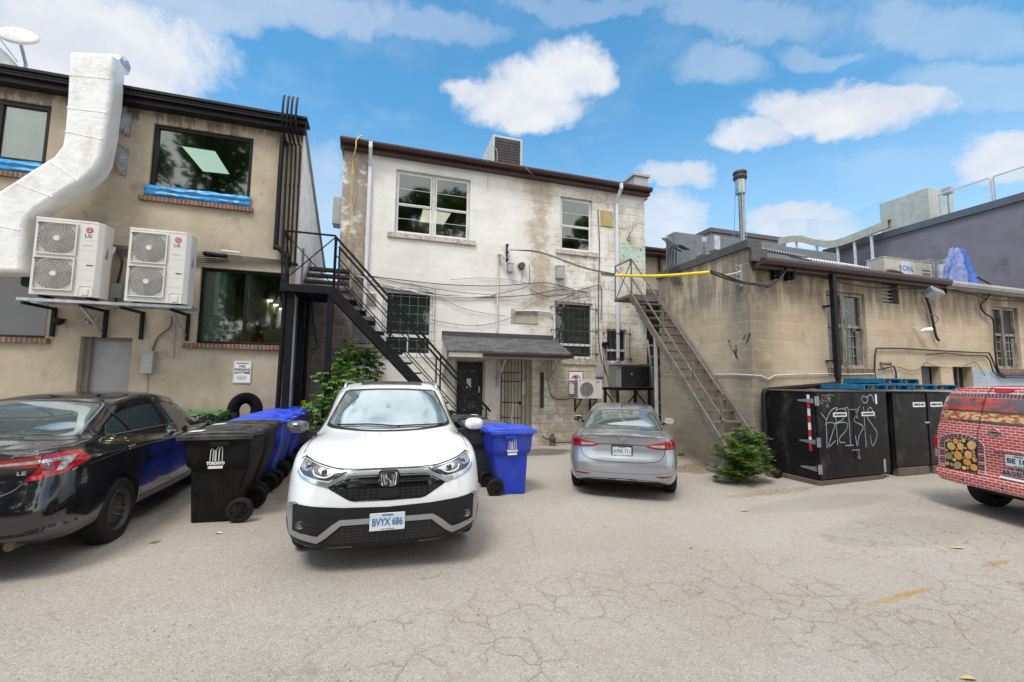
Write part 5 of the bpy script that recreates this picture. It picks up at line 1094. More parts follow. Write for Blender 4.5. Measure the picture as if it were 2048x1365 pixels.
# ---- roof things on the right building
c = at(1484, 463, Y=YR+4); ct = at(1481, 345, Y=YR+4)
FL = thing('chimney_flue', 'tall thin steel flue with a dark rain cap standing on the block building roof', 'flue', (c.x, YR+4, zgr), world=True)
H_ = ct.z
MB().lathe([(zgr, .085), (H_-.85, .085), (H_-.82, .10), (H_-.78, .15), (H_-.5, .165), (H_-.18, .165)], (c.x, YR+4, 0), 'z', 22).build('pipe', pmat('flue_steel', (.42, .43, .42), .3, metal=.8, dirt=(.12, .1, .09), ds=6), FL, smooth=True)
MB().lathe([(H_-.28, .0), (H_-.28, .20), (H_-.20, .225), (H_-.16, .2), (H_-.10, .2), (H_-.07, .225), (H_, .21), (H_+.03, 0)], (c.x, YR+4, 0), 'z', 24).build('cap', pmat('cap_dark', (.04, .035, .035), .6), FL, smooth=True)
m = MB()
for k in range(3): a = k*2.1; m.tube([(c.x+.16*math.cos(a), YR+4+.16*math.sin(a), H_-.6), (c.x+.3*math.cos(a)-.1, YR+4+.3*math.sin(a), zgr)], .01, 5)
m.build('stay', M_galv, FL)
# corrugated sheets on the roof edge
M_corr = pmat('corrugated_white', (.68, .69, .72), .5, dirt=(.45, .45, .45), ds=3)
def corr(p0, p1, dirv, n, amp, mat, name, label):
    m = MB(); p0, p1, dv = Vector(p0), Vector(p1), Vector(dirv); N = n*6
    for i in range(N+1):
        b = p0+(p1-p0)*i/N+Vector((0, 0, amp*math.sin(2*math.pi*i/6)))
        m.v += [b, b+dv]
    for i in range(N): m.f.append([2*i, 2*i+1, 2*i+3, 2*i+2]); m.mi.append(0)
    o = solo(m, name, mat, label, 'sheet', smooth=True); s_ = o.modifiers.new('s', 'SOLIDIFY'); s_.thickness = .01
a, b = at(1618, 505, Y=YR+.45), at(1745, 525, Y=YR+.45); corr(at(1622, 521, Y=YR-.15), at(1742, 538, Y=YR-.15), (-.05, .5, .22), 24, .03, M_corr, 'corrugated_sheet', 'white corrugated sheet lying on the roof behind the brown gutter')
a, b = at(1530, 490, Y=YR+.6), at(1615, 503, Y=YR+.6); corr(at(1532, 500, Y=YR-.1), at(1616, 515, Y=YR-.1), (-.02, .5, .2), 16, .03, pmat('corrugated_grey', (.3, .31, .33), .6), 'corrugated_sheet', 'grey corrugated sheet at the roof corner beside the parapet cap')
a, b = at(1500, 489, Y=YR+3.2), at(1660, 500, Y=YR+3.2); solo(MB().box((XR+.5, YR+3.0, zgr), (b.x, YR+3.4, a.z)), 'roof_upstand', pmat('upstand', (.16, .18, .2), .6), 'dark low upstand wall across the block building roof', 'upstand', bevel=.01)
a = at(1768, 530, Y=YR+.3); m = MB().tube([(a.x-.25, YR+.3, zgr+.05), (a.x-.1, YR+.2, zgr+.2), (a.x+.12, YR+.05, zgr+.14), (a.x+.18, YR, zgr)], .06, 10, smooth=4); solo(m, 'roof_pipe', M_gutter, 'short bent brown pipe on the roof edge', 'pipe', smooth=True)
a, b = at(1768, 517, Y=YR+.8), at(1862, 540, Y=YR+.8)
YK = thing('roof_air_conditioner', 'low cream packaged air conditioner behind the gutter with a blue logo plate', 'air conditioner', (a.x, YR+.8, zgr+.01)); h2 = a.z-zgr+.02; w2 = b.x-a.x
MB().box((0, 0, 0), (w2, .45, h2)).box((-.01, -.01, h2), (w2+.01, .46, h2+.03)).build('casing', pmat('york_cream', (.45, .42, .35), .6, dirt=(.3, .26, .2)), YK, bevel=.01)
MB().box((w2*.34, -.008, h2*.45), (w2*.56, -.001, h2*.95)).build('logo_plate', pmat('pale_blue', (.5, .55, .62), .5), YK)
text('YORK', h2*.26, pmat('logo_blue', (.05, .10, .4), .5), parent=YK, loc=(w2*.45, -.01, h2*.7))
m = MB(); 
for k in range(6): m.box((w2*.80, -.008, .05+h2*.13*k), (w2*.97, -.001, .05+h2*.13*k+.02))
m.build('louvre', M_acdk, YK)
for i, (px, lb) in enumerate(((1852, 'left'), (1882, 'right'))):
    a = at(px, 525, Y=YR+1.0); r_ = .16
    T = thing('wire_guard_vent', f'round roof vent in a wire guard, the {lb} one of two by the blue tarpaulin', 'vent', (a.x, YR+1.0, zgr), group='guarded roof vents'); h2 = a.z-zgr+.03
    MB().lathe([(0, .11), (h2*.9, .11), (h2*.9, 0)], (0, 0, 0), 'z', 16).build('vent', pmat('vent_white', (.55, .55, .53), .5), T, smooth=True)
    m = MB()
    for f in (.4, .7, 1.0): m.tube([(r_*math.cos(2*math.pi*k/20), r_*math.sin(2*math.pi*k/20), h2*f) for k in range(21)], .008, 4)
    for k in range(8): q = 2*math.pi*k/8; m.tube([(r_*math.cos(q), r_*math.sin(q), 0), (r_*math.cos(q), r_*math.sin(q), h2)], .006, 4)
    m.build('wire_guard', M_galvd, T)
# blue tarpaulin over posts
a = at(1918, 550, Y=YR+.25); tz = at(1922, 500, Y=YR+.25).z
TP = thing('tarpaulin', 'crumpled blue tarpaulin draped over two posts at the gutter', 'tarpaulin', (a.x, YR+.25, zgr))
for dx, mt, nm in ((-.11, pmat('tarp_pale', (.18, .24, .48), .5, var=.3, vs=9, bump=1, bs=9), 'pale_sheet'), (.13, pmat('tarp_blue', (.04, .13, .5), .4, var=.35, vs=9, bump=1, bs=9), 'blue_sheet')):
    m = MB(); H_ = tz-zgr; N, L = 22, 9
    for j in range(L):
        f = j/(L-1); rr = .11+.19*f
        for k in range(N):
            q = 2*math.pi*k/N; w2 = 1+.3*math.sin(q*6+j*.8)+random.uniform(-.07, .07)+.15*math.sin(q*3+1.7*dx*40); m.v.append(Vector((dx+(rr*w2)*math.cos(q)+(dx*1.1)*f, rr*w2*.6*math.sin(q), H_*(1-f**1.5*.95)+.03*math.sin(q*4+j)+random.uniform(-.012, .012))))
    for j in range(L-1):
        for k in range(N):
            if nm == 'pale_sheet' and k in (0, 1, 21): continue
            m.f.append([j*N+k, j*N+(k+1) % N, (j+1)*N+(k+1) % N, (j+1)*N+k]); m.mi.append(0)
    m.f.append(list(range(N))); m.mi.append(0); m.build(nm, mt, TP, smooth=True, ang=60)
for x in (-.04, .05): MB().tube([(x, -.12, 0), (x, -.12, .5)], .025, 8).build('post', M_galvd, TP)
# ================================================================ behind
XP = 21.0
q0 = at(1650, 500, X=XP); zt = at(2040, 391, X=XP).z
PB = thing('purple_building', 'plain purple stucco building with a dark coping behind on the right', 'building', (XP, 12, 0), world=True)
mb = MB(); mb.add([(XP, 5, -.3), (XP, 5, zt), (XP, q0.y, zt), (XP, q0.y, -.3)], [(0, 1, 2, 3)]); mb.add([(XP, q0.y, -.3), (XP, q0.y, zt), (XP+14, q0.y, zt), (XP+14, q0.y, -.3)], [(0, 1, 2, 3)]); mb.add([(XP, 5, zt-.01), (XP+14, 5, zt-.01), (XP+14, q0.y, zt-.01), (XP, q0.y, zt-.01)], [(0, 1, 2, 3)]); mb.build('wall', M_purple, PB)
MB().box((XP-.08, 5, zt-.22), (XP+.3, q0.y+.08, zt+.06)).build('coping', pmat('coping_slate', (.10, .105, .13), .5), PB, bevel=.01)
a, b = at(1773, 445, X=XP+1), at(1872, 420, X=XP+1); zt2 = at(1840, 387, X=XP+1).z
solo(MB().box((XP+.6, min(a.y, b.y), zt), (XP+2.2, max(a.y, b.y), zt2)), 'roof_unit', pmat('roof_unit_grey', (.42, .43, .40), .5, dirt=(.28, .26, .22), ds=3), 'big pale grey roof unit on top of the purple building', 'roof unit', bevel=.02)
M_pglass = seeglass('balustrade_glass', (.95, .975, .97), .03)
for i, (pa, pb_, py) in enumerate(((1875, 1980, 375), (1985, 2090, 352))):
    a, b = at(pa, py, X=XP+.3), at(pb_, py-14, X=XP+.3)
    T = thing('glass_balustrade', f'clear glass balustrade panel on the purple building, {"by the roof unit" if i == 0 else "at the photo edge"}', 'balustrade', (XP+.3, a.y, zt), world=True, group='glass balustrade panels')
    MB().box((XP+.29, b.y, zt+.06), (XP+.31, a.y, zt+1.05)).build('pane', M_pglass, T); m = MB()
    for y in (a.y, b.y): m.box((XP+.27, y-.02, zt+.06), (XP+.33, y+.02, zt+1.05))
    m.box((XP+.275, b.y+.02, zt+1.051), (XP+.325, a.y-.02, zt+1.09)).build('frame', pmat('steel_pale', (.6, .6, .62), .4), T)
a, b = at(2000, 395, X=XP+2.5), at(2060, 355, X=XP+2.5)
solo(MB().prism([(a.y, zt), (a.y-7, zt), (a.y-7, zt+4.5)], (XP+2, 0, 0), (0, 1, 0), (0, 0, 1), (.3, 0, 0)), 'dark_gable', M_cap, 'dark sloping roof at the far right above the purple building', 'roof')
a = at(1895, 385, X=XP+.6); solo(MB().tube([(XP+.6, a.y, zt), (XP+.6, a.y, a.z)], .03, 8).cbox((XP+.6, a.y, a.z+.05), (.2, .3, .25)), 'roof_lamp', M_galvd, 'small lamp box on a stalk right of the pale roof unit', 'lamp')
# wavy canopy rail of the roof terrace
m = MB(); P_ = [(1556, 478), (1575, 473), (1600, 472), (1630, 479), (1660, 482), (1690, 474), (1730, 458), (1775, 440)]
pp = spline([at(x, y, X=XP-.6+.0*i) for i, (x, y) in enumerate(P_)], 5)
for p in pp: m.v += [p, p+Vector((.25, 0, .05)), p+Vector((.25, 0, -.30)), p+Vector((0, 0, -.35))]
for i in range(len(pp)-1):
    for k in range(4): m.f.append([4*i+k, 4*i+(k+1) % 4, 4*i+4+(k+1) % 4, 4*i+4+k]); m.mi.append(0)
WV = thing('wavy_canopy', 'pale wavy canopy edge on posts between the block roof and the purple wall', 'canopy', (pp[0].x, pp[0].y, pp[0].z-1.5), world=True)
m.build('fascia', pmat('fascia_beige', (.42, .40, .35), .6, dirt=(.22, .2, .18), ds=4), WV, smooth=True)
for i in (8, 15, 22, 27, 31): p = pp[i]; MB().box((p.x+.05, p.y-.04, p.z-1.6), (p.x+.13, p.y+.04, p.z-.34)).build('post', MATS['steel_pale'], WV)
m = MB(); 
for i in range(0, len(pp)-1, 4): p, q_ = pp[i], pp[min(i+4, len(pp)-1)]; m.add([p+Vector((.1, 0, .06)), q_+Vector((.1, 0, .06)), q_+Vector((.1, 0, 1.0)), p+Vector((.1, 0, 1.0))], [(0, 1, 2, 3)])
m.build('glass_screen', M_pglass, WV)
a, b = at(1385, 462, Y=19), at(1500, 492, Y=19); c = at(1425, 462, Y=19)
GBd = thing('grey_penthouse', 'low grey stucco block with dark coping behind the parapet', 'building', (c.x, 19, 0), world=True)
b2 = at(1520, 470, Y=19); l2 = at(1423, 500, Y=19).x; mb = MB().box((l2, 19, 0), (b2.x+2, 27, c.z-.1)); mb.build('wall', M_greyst, GBd); MB().box((l2-.1, 18.9, c.z-.1), (b2.x+2.1, 27.1, c.z+.15)).build('coping', M_cap, GBd, bevel=.01)
# brown eaved building seen between white and tan ones
Yb = 15.5; a, b = at(1288, 505, Y=Yb), at(1350, 520, Y=Yb)
EB = thing('rear_building', 'narrow strip of a beige building with brown eaves between the white and tan ones', 'building', (a.x, Yb, 0), world=True)
m = MB().box((wr+.05, Yb, -.4), (b.x+4, Yb+6, a.z-.1)); m.build('wall', pmat('beige_wall', (.42, .36, .28), .85, dirt=(.25, .2, .15)), EB)
eaves_prof(wr+.02, b.x+4, Yb, a.z+.05, EB, M_gutter, d=.6)
x = at(1322, 550, Y=Yb-.1).x; MB().box((x-.06, Yb-.14, 2), (x+.06, Yb-.02, a.z-.2)).build('downspout', M_gutter, EB)
MB().box((x+.3, Yb-.03, a.z-2.2), (x+1.0, Yb-.002, a.z-.9)).build('window', G_dark, EB)
# low dark link wall behind the rusty stair
YK_ = yb+.02
LW = thing('recess_wall', 'shadowed block wall behind the rusty stair', 'wall', (XR, YW+.3, 0), world=True)
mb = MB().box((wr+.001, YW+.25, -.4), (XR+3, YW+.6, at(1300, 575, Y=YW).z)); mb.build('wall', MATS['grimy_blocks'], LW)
p = at(1342, 487, X=XR+.6); rt = Matrix.Rotation(R(35), 3, 'Y')@Matrix.Rotation(R(20), 3, 'X')
solo(MB().cbox(p, (.55, .4, .06), rt).tube([p, (p.x, p.y, ztl)], .025, 6), 'roof_floodlight', M_galvd, 'tilted flat floodlight on the block roof beside the cable loops', 'floodlight', bevel=.01)
for (px, py, w2) in ((1403, 487, .35), (1422, 482, .3)):
    pass
a = at(1405, 482, X=XR+1.0); solo(MB().cbox((a.x, a.y, a.z-.2), (.3, .3, .5)).cbox((a.x, a.y-.4, a.z-.22), (.2, .3, .4)), 'roof_vent_box', M_galv, 'shiny vent boxes peeping over the parapet', 'vent', bevel=.01)
# ================================================================ RUSTY STAIR
RX0, RX1 = XR-.95, XR-.08
top = at(1262, 590, X=RX0); 
ytop = 0
# stringer line: left stringer passes (1262,592) and (1438,880) on plane X=RX0
A = at(1262, 592, X=RX0); B = at(1438, 880, X=RX0); sl2 = (B.z-A.z)/(B.y-A.y); yA = A.y; FT = at(1449, 897, X=RX0).z; yG = A.y+(FT-A.z)/sl2
RS = thing('rusty_stair', 'rusty open tread steel stair along the side of the tan block building', 'stair', (RX0, yG, 0), world=True)
for x in (RX0, RX1):
    MB().bar((x, yA, A.z), (x, yG, FT), .05, .16, up=(0, 0, 1)).build('stringer', M_rust, RS, bevel=.004)
n = 16
for k in range(1, n):
    y = yA+(yG-yA)*k/n; z = A.z+(FT-A.z)*k/n; MB().box((RX0+.026, y-.02, z-.02), (RX1-.026, y+.22, z+.015)).build('tread', M_rust, RS)
MB().box((RX0, yA-.0, A.z-.02), (RX1, yA+.9, A.z+.06)).box((RX0-.02, yA-.02, A.z-.12), (RX1+.02, yA+.03, A.z-.021)).build('landing', M_rust, RS, bevel=.004)
rh = at(1255, 521, X=RX0).z-A.z
for x in (RX0+.02,):
    m = MB()
    for f in (1, .5): m.bar((x, yA, A.z+rh*f), (x, yG, FT+rh*f), .035, .035)
    for f in (0, .42, .74, .98): y = yA+(yG-yA)*f; z = A.z+(FT-A.z)*f; m.bar((x, y, z-.05), (x, y, z+rh), .035, .035)
    m.build('handrail', M_rust, RS)
m = MB(); y2 = yA+.85; m.bar((RX0+.02, y2, A.z), (RX0+.02, y2, A.z+rh), .03, .03).bar((RX0+.02, yA, A.z+rh), (RX0+.02, y2, A.z+rh), .035, .03).bar((RX0+.02, yA, A.z+.05), (RX0+.02, y2, A.z+rh-.03), .02, .02).bar((RX0+.035, yA, A.z+rh-.03), (RX0+.035, y2, A.z+.05), .02, .02); m.build('landing_rail', M_rust, RS)
for f in (.33,): y = yA+(yG-yA)*f; z = A.z+(FT-A.z)*f; MB().box((RX0-.03, y-.03, -.3), (RX0+.03, y+.03, z-.06)).build('post', M_galvd, RS)
MB().box((RX0+.1, yG-.05, -.3), (RX1-.05, yG+.35, FT-.06)).build('footing', M_shut, RS, bevel=.02)
# ladder parked behind the condenser
lx = at(1298, 690, Y=YW-.35).x; lt = at(1300, 680, Y=YW-.35).z
m = MB()
for x in (lx-.02, lx+.42): m.bar((x, YW-.9, -.1), (x, YW-.3, lt), .03, .06)
for k in range(9): f = (k+.5)/9; m.bar((lx-.02, YW-.9+.6*f, -.1+(lt+.1)*f), (lx+.42, YW-.9+.6*f, -.1+(lt+.1)*f), .03, .05)
solo(m, 'ladder', M_galvd, 'grey metal ladder leaning behind the rusty stair foot post', 'ladder')
# ================================================================ DUMPSTERS
fl = gat(1640, 972)
DX, DY = fl.x-.12, fl.y
M_dump = pmat('dumpster_black', (.009, .0085, .009), .48, spec=.2, var=.35, vs=3, dirt=(.07, .058, .05), ds=4, dth=(.5, .8), bump=.25, bs=12)
M_dumpe = pmat('dumpster_edge', (.12, .085, .07), .8, dirt=(.2, .12, .08), ds=6)
dzt = at(1700, 784, Y=DY).z; dzb = at(1640, 962, Y=DY).z; dx1 = at(1790, 870, Y=DY).x; dxl = at(1634, 870, Y=DY).x
DM = thing('recycling_container', 'black steel recycling container with double doors and graffiti', 'container', (dxl, DY, 0), R(2.5))
w2 = dx1-dxl; h2 = dzt-dzb; dp = YR-.14-DY
MB().box((0, .02, dzb), (w2, dp, dzt)).build('body', M_dump, DM, bevel=.01)
MB().box((-.02, .0, dzt), (w2+.01, dp+.02, dzt+.02)).build('lid', M_dumpe, DM)
xm = w2*.47
for (a, b) in ((.01, xm-.006), (xm+.006, w2*.86)):
    MB().box((a, -.02, dzb+.02), (b, .015, dzt-.03)).build('door', M_dump, DM, bevel=.006)
def hinge(m, x, z, d=1, y=-.024, ln=.30):
    m.box((x-.02, y-.006, z-.09), (x+.05, y, z+.09))
m = MB()
for z in (dzt-.17, (dzb+dzt)/2-.12, dzb+.20):
    m.prism([(0, z-.045), (0, z+.045), (.30, z+.012), (.30, z-.012)], (-.006, .03, 0), (0, 1, 0), (0, 0, 1), (-.006, 0, 0)); m.box((.0, -.03, z-.085), (.055, -.021, z+.085)); m.tube([(-.006, -.01, z-.085), (-.006, -.01, z+.085)], .014, 8)
    for k in range(3): m.tube([(-.018, .06+.09*k, z), (-.012, .06+.09*k, z)], .01, 6)
m.build('hinge', M_galv, DM)
m = MB().box((w2*.86, -.03, dzb+.05), (w2*.86+.06, -.021, dzb+.3)); m.build('hinge', M_galv, DM)
for z in (dzt-.35, dzb+.50):
    m = MB().box((xm-.10, -.04, z), (xm+.12, -.021, z+.022)).tube([(xm+.03, -.05, z+.01), (xm+.05, -.06, z-.06), (xm+.06, -.05, z-.12)], .012, 6).lathe([(-.06, .0), (-.06, .03), (-.04, .03)], (xm+.06, 0, z-.13), 'y', 8); m.build('latch', pmat('latch_grey', (.24, .22, .2), .5, metal=.5), DM)
m = MB(); z = dzt-.06; cols = []
mr, mw = pmat('reflector_red', (.5, .02, .02), .35), pmat('reflector_white', (.7, .7, .7), .35)
m = MB(); m.v = [Vector((-.003, y, z-.13*k)) for k in range(9) for y in (.10, .155)]; m.f = [[2*k, 2*k+1, 2*k+3, 2*k+2] for k in range(8)]; m.mi = [k % 2 for k in range(8)]
m.build('reflector_strip', [mw, mr], DM, recalc=False)
for (x, s_) in ((xm*.63, 1), (xm+(w2*.86-xm)*.55, 1)):
    MB().box((x-.19, -.025, dzt-.47), (x+.19, -.021, dzt-.39)).build('label_strip', M_sticker, DM); text('SINGLE STREAM RECYCLING', .046, M_ink, parent=DM, loc=(x, -.027, dzt-.43), sx=.52, bold=.001)
MB().box((w2*.80, -.025, dzt-.24), (w2*.80+.05, -.021, dzt-.05)).build('side_label', M_sticker, DM)
# graffiti, traced in door coordinates
gr = MB()
def spray(pts, w3=.012, sm=5, y=-.0235):
    p = spline([Vector((a, y, b)) for a, b in pts], sm) if len(pts) > 2 else [Vector((a, y, b)) for a, b in pts]
    for i in range(len(p)-1):
        d = (p[i+1]-p[i]).normalized(); n_ = Vector((-d.z, 0, d.x))*w3; e = d*w3*.4; gr.add([p[i]-n_-e, p[i]+n_-e, p[i+1]+n_+e, p[i+1]-n_+e], [(0, 1, 2, 3)])
def cc(pts):   # crop pixels of the photo -> container front plane
    out = []
    for x, y in pts: v = at(1500+x/5.686, 760+y/5.686, Y=DY-.02); out.append((v.x-dxl, v.z))
    return out
for pl in ([(805, 375), (850, 430), (870, 480), (880, 780)], [(860, 520), (880, 440), (930, 350), (1000, 320), (985, 400), (1010, 740)], [(855, 515), (910, 485), (975, 510), (940, 620), (900, 760), (980, 695)], [(1000, 340), (1080, 330), (1110, 370), (1060, 460), (960, 500)], [(980, 500), (1080, 485), (1130, 510), (1100, 590), (1035, 660), (1040, 710), (1100, 715)], [(1095, 325), (1135, 330), (1150, 500), (1165, 745)], [(1105, 750), (1200, 748)],
           [(1275, 300), (1240, 390), (1210, 470), (1320, 535), (1270, 640), (1250, 760), (1225, 640)], [(1325, 310), (1340, 540), (1355, 770)], [(1470, 435), (1410, 315), (1365, 410), (1440, 530), (1490, 620), (1440, 760), (1405, 640)]): spray(cc(pl), .008)
for pl in ([(1360, 200), (1320, 185), (1305, 220), (1330, 265), (1370, 250), (1375, 190)], [(1380, 185), (1420, 175), (1440, 210), (1450, 250)], [(1358, 195), (1375, 212)]): spray(cc(pl), .010)
random.seed(3)
for k in range(14):
    x, y = random.uniform(770, 930), random.uniform(175, 290); spray(cc([(x, y), (x+random.uniform(-40, 40), y+random.uniform(-35, 35)), (x+random.uniform(-60, 60), y+random.uniform(-30, 30))]), .003, 3)
gr.build('graffiti', pmat('spray_white', (.36, .39, .44), .6, var=.3, vs=12), DM, recalc=False)
m = MB().box((-.03, -.02, gz(DX, DY)), (w2*.86, .08, dzb-.004)).box((-.03, dp-.12, gz(DX, DY)), (w2, dp, dzb-.004)).box((-.03, .081, gz(DX, DY)), (.1, dp-.121, dzb-.004)); m.build('skid', M_dumpe, DM, bevel=.008)
# second and third containers (garbage)
xs = [at(1801, 870, Y=DY+.02).x, at(1871, 870, Y=DY+.02).x, at(1990, 870, Y=DY+.02).x]
zt3 = at(1840, 786, Y=DY).z; zb3_ = at(1840, 937, Y=DY).z
for i in range(2):
    T = thing('garbage_container', ['narrow black garbage container beside the graffiti covered one', 'black garbage container half hidden behind the brick patterned van'][i], 'container', (xs[i]+.02, DY+.15, 0), group='black garbage containers'); w4 = xs[i+1]-xs[i]-.03
    MB().box((0, .02, zb3_), (w4, dp, zt3)).build('body', M_dump, T, bevel=.01); MB().box((.01, -.015, zb3_+.02), (w4-.01, .015, zt3-.02)).build('door', M_dump, T, bevel=.006)
    MB().box((w4-.42 if i == 0 else .1, -.02, zt3-.30), (w4-.04 if i == 0 else .48, -.016, zt3-.20)).build('label_strip', M_sticker, T); text('GARBAGE ONLY', .062, M_ink, parent=T, loc=((w4-.23) if i == 0 else .29, -.022, zt3-.25), sx=.72, bold=.001)
    MB().box((w4-.14, -.06, (zb3_+zt3)/2+.12), (w4-.02, -.016, (zb3_+zt3)/2+.15)).build('latch', M_galv, T)
    MB().box((.05, -.02, gz(8, 5)), (w4-.05, .1, zb3_-.004)).build('skid', M_dumpe, T, bevel=.008)
MB()
x0 = dx1-w2*.14
# ---- blue pallets on top
M_pal = pmat('pallet_blue', (.01, .14, .27), .6, var=.25, dirt=(.03, .06, .08), ds=6, bump=.3)
M_blk = pmat('block_wood', (.38, .29, .19), .8, var=.3)
def pallet(x, y, z, L, label, rz=0, dpt=1.0):
    T = thing('pallet', label, 'pallet', (x, y, z), rz, 'blue pallets on the containers')
    m = MB()
    for k in range(6): m.box((0, dpt*k/6+.02, .10), (L, dpt*k/6+.13, .12))
    for yy in (0, dpt-.1): m.box((0, yy, 0), (L, yy+.1, .018))
    m.build('deck', M_pal, T, bevel=.002)
    m = MB()
    for k in range(3): xx = (L-.03)*k/2; m.box((xx, 0, .0185), (xx+.03, dpt, .099))
    m.build('stringer', M_pal, T)
    m = MB()
    for k in range(4):
        for j in range(2): xx = L*(.09+.2*k+.07*(k > 1)); m.lathe([(.02, 0), (.02, .05), (.098, .05), (.098, 0)], (xx, .12+.6*j, 0), 'z', 10)
    m.build('block', M_blk, T, smooth=True)
    return T
pa, pb_ = at(1726, 778, Y=DY+.1).x, at(1818, 776, Y=DY+.1).x
pallet(pa, DY+.08, dzt+.025, pb_-pa, 'blue pallet on the left, its wooden blocks showing')
pc_, pd = at(1822, 778, Y=DY+.1).x, at(1903, 776, Y=DY+.1).x
pallet(pc_, DY+.05, dzt+.03, pd-pc_+.1, 'blue pallet on the right end over the narrow container')
pallet((pa+pb_)/2+.35, DY+.35, dzt+.153, (pd-pa)*.45, 'upper blue pallet lying across the other two', R(3), .8)
# ================================================================ GROUND
gm = bpy.data.materials.new('worn_asphalt'); gm.use_nodes = True; t = NT(gm.node_tree); b = t.n['Principled BSDF']
co = t.new('ShaderNodeTexCoord').outputs['Object']; x, y, z = t.xyz(co)
fine = t.noise(co, 95, 3, .8); mid = t.noise(co, 16, 6, .7); big = t.noise(co, .38, 6, .6); big2 = t.noise(t.vec(co, (1, 1, 1), (8, 3, 0)), 1.1, 7, .65)
c = t.mix(t.ss(big, .32, .68), (.335, .292, .25), (.395, .355, .315))
c = t.mix(t.m('MULTIPLY', t.ss(big2, .46, .7), .7), c, (.35, .30, .235))
c = t.mix(t.m('MULTIPLY', t.ss(t.noise(t.vec(co, (.5, 1.4, 1), (2, 5, 0)), .9, 8, .7), .55, .72), .5), c, (.28, .258, .23))
c = t.mix(t.m('MULTIPLY', t.ss(mid, .48, .78), .4), c, (.19, .172, .155))
peb = t.new('ShaderNodeTexVoronoi'); t.put(peb.inputs['Vector'], co); peb.inputs['Scale'].default_value = 110
pc2 = t.new('ShaderNodeSeparateColor'); t.l.new(peb.outputs[1], pc2.inputs[0])
c = t.mix(t.m('MULTIPLY', t.ss(pc2.outputs[0], .72, .95), .6), c, (.50, .46, .42))
c = t.mix(t.m('MULTIPLY', t.ss(pc2.outputs[1], .8, .97), .5), c, (.16, .14, .125))
c = t.mix(t.m('MULTIPLY', t.ss(fine, .5, .78), .65), c, (.13, .12, .11))
# alligator cracks: only in a band of the near right and a few long ones
wob = t.new('ShaderNodeTexNoise'); t.put(wob.inputs['Vector'], co); wob.inputs['Scale'].default_value = 3.5; wob.inputs['Detail'].default_value = 5
wv = t.new('ShaderNodeVectorMath', operation='SCALE'); t.l.new(wob.outputs[1], wv.inputs[0]); wv.inputs[3].default_value = .35
wa = t.new('ShaderNodeVectorMath', operation='ADD'); t.l.new(co, wa.inputs[0]); t.l.new(wv.outputs[0], wa.inputs[1])
cr1 = t.vor(wa.outputs[0], 3.3, 'DISTANCE_TO_EDGE'); cr2 = t.vor(wa.outputs[0], .42, 'DISTANCE_TO_EDGE')
msk = t.m('MULTIPLY', t.ss(t.noise(t.vec(co, (1, 1, 1), (5.3, 2, 0)), .55, 4, .6), .38, .52), t.ss(t.m('ABSOLUTE', t.m('SUBTRACT', y, t.m('ADD', 2.45, t.m('MULTIPLY', x, .16)))), 1.5, .7))
msk = t.m('MULTIPLY', msk, t.ss(x, -1.2, .3))
brk = t.ss(t.noise(co, 2.8, 5, .7), .38, .55)
ck = t.m('MULTIPLY', t.m('MULTIPLY', t.ss(cr1, .015, .002), msk), brk)
ck2 = t.m('MULTIPLY', t.m('MULTIPLY', t.ss(cr2, .004, .0008), t.ss(x, -1.5, 0)), t.ss(t.noise(co, .7, 4, .6), .52, .62))
crk = t.m('MAXIMUM', ck, ck2)
c = t.mix(t.m('MULTIPLY', t.m('MULTIPLY', t.ss(cr1, .10, .0), msk), .3), c, (.30, .24, .165))
c = t.mix(t.m('MULTIPLY', crk, .42), c, t.mix(t.noise(co, 7, 3, .5), (.12, .10, .08), (.24, .19, .11)))
# darker patches: oil and old repair by the doors
def blob(cx, cy, rx, ry, amt, col, soft=.5):
    global c
    u = t.m('MULTIPLY', t.m('SUBTRACT', x, cx), 1/rx); v = t.m('MULTIPLY', t.m('SUBTRACT', y, cy), 1/ry)
    d = t.m('ADD', t.m('ADD', t.m('MULTIPLY', u, u), t.m('MULTIPLY', v, v)), t.m('MULTIPLY', t.m('SUBTRACT', t.noise(co, 3.1, 6, .7), .5), 1.3))
    c = t.mix(t.m('MULTIPLY', t.ss(d, 1.05, 1.05-soft), amt), c, col)
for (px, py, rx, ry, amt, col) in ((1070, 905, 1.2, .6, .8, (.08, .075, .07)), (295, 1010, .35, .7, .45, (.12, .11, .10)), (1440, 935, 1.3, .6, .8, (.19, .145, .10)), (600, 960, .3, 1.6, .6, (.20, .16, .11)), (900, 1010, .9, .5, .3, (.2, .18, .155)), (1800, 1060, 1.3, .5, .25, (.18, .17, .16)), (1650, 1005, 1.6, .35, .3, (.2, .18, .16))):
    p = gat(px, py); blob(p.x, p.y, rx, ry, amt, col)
for (px, py, rx, ry) in ((1820, 1190, .45, .05), (1985, 1130, .35, .05), (1760, 1200, .5, .06), (1450, 925, .7, .3), (1550, 985, .6, .12)):
    p = gat(px, py); u = t.m('MULTIPLY', t.m('ADD', t.m('SUBTRACT', x, p.x), 0.0), 1/rx); v = t.m('MULTIPLY', t.m('SUBTRACT', t.m('SUBTRACT', y, p.y), t.m('MULTIPLY', t.m('SUBTRACT', x, p.x), .28)), 1/ry)
    d = t.m('ADD', t.m('MULTIPLY', u, u), t.m('MULTIPLY', v, v))
    c = t.mix(t.m('MULTIPLY', t.ss(d, 1.3, .2), t.m('MULTIPLY', t.ss(t.noise(co, 22, 5, .75), .46, .6), .3)), c, (.46, .35, .17))
c = t.mix(t.m('MULTIPLY', t.ss(t.noise(t.vec(co, (1, 1, 1), (31, 12, 0)), 1.9, 3, .55), .69, .76), .35), c, (.15, .14, .13))
t.l.new(c, b.inputs['Base Color']); b.inputs['Roughness'].default_value = .88; b.inputs['Specular IOR Level'].default_value = .35
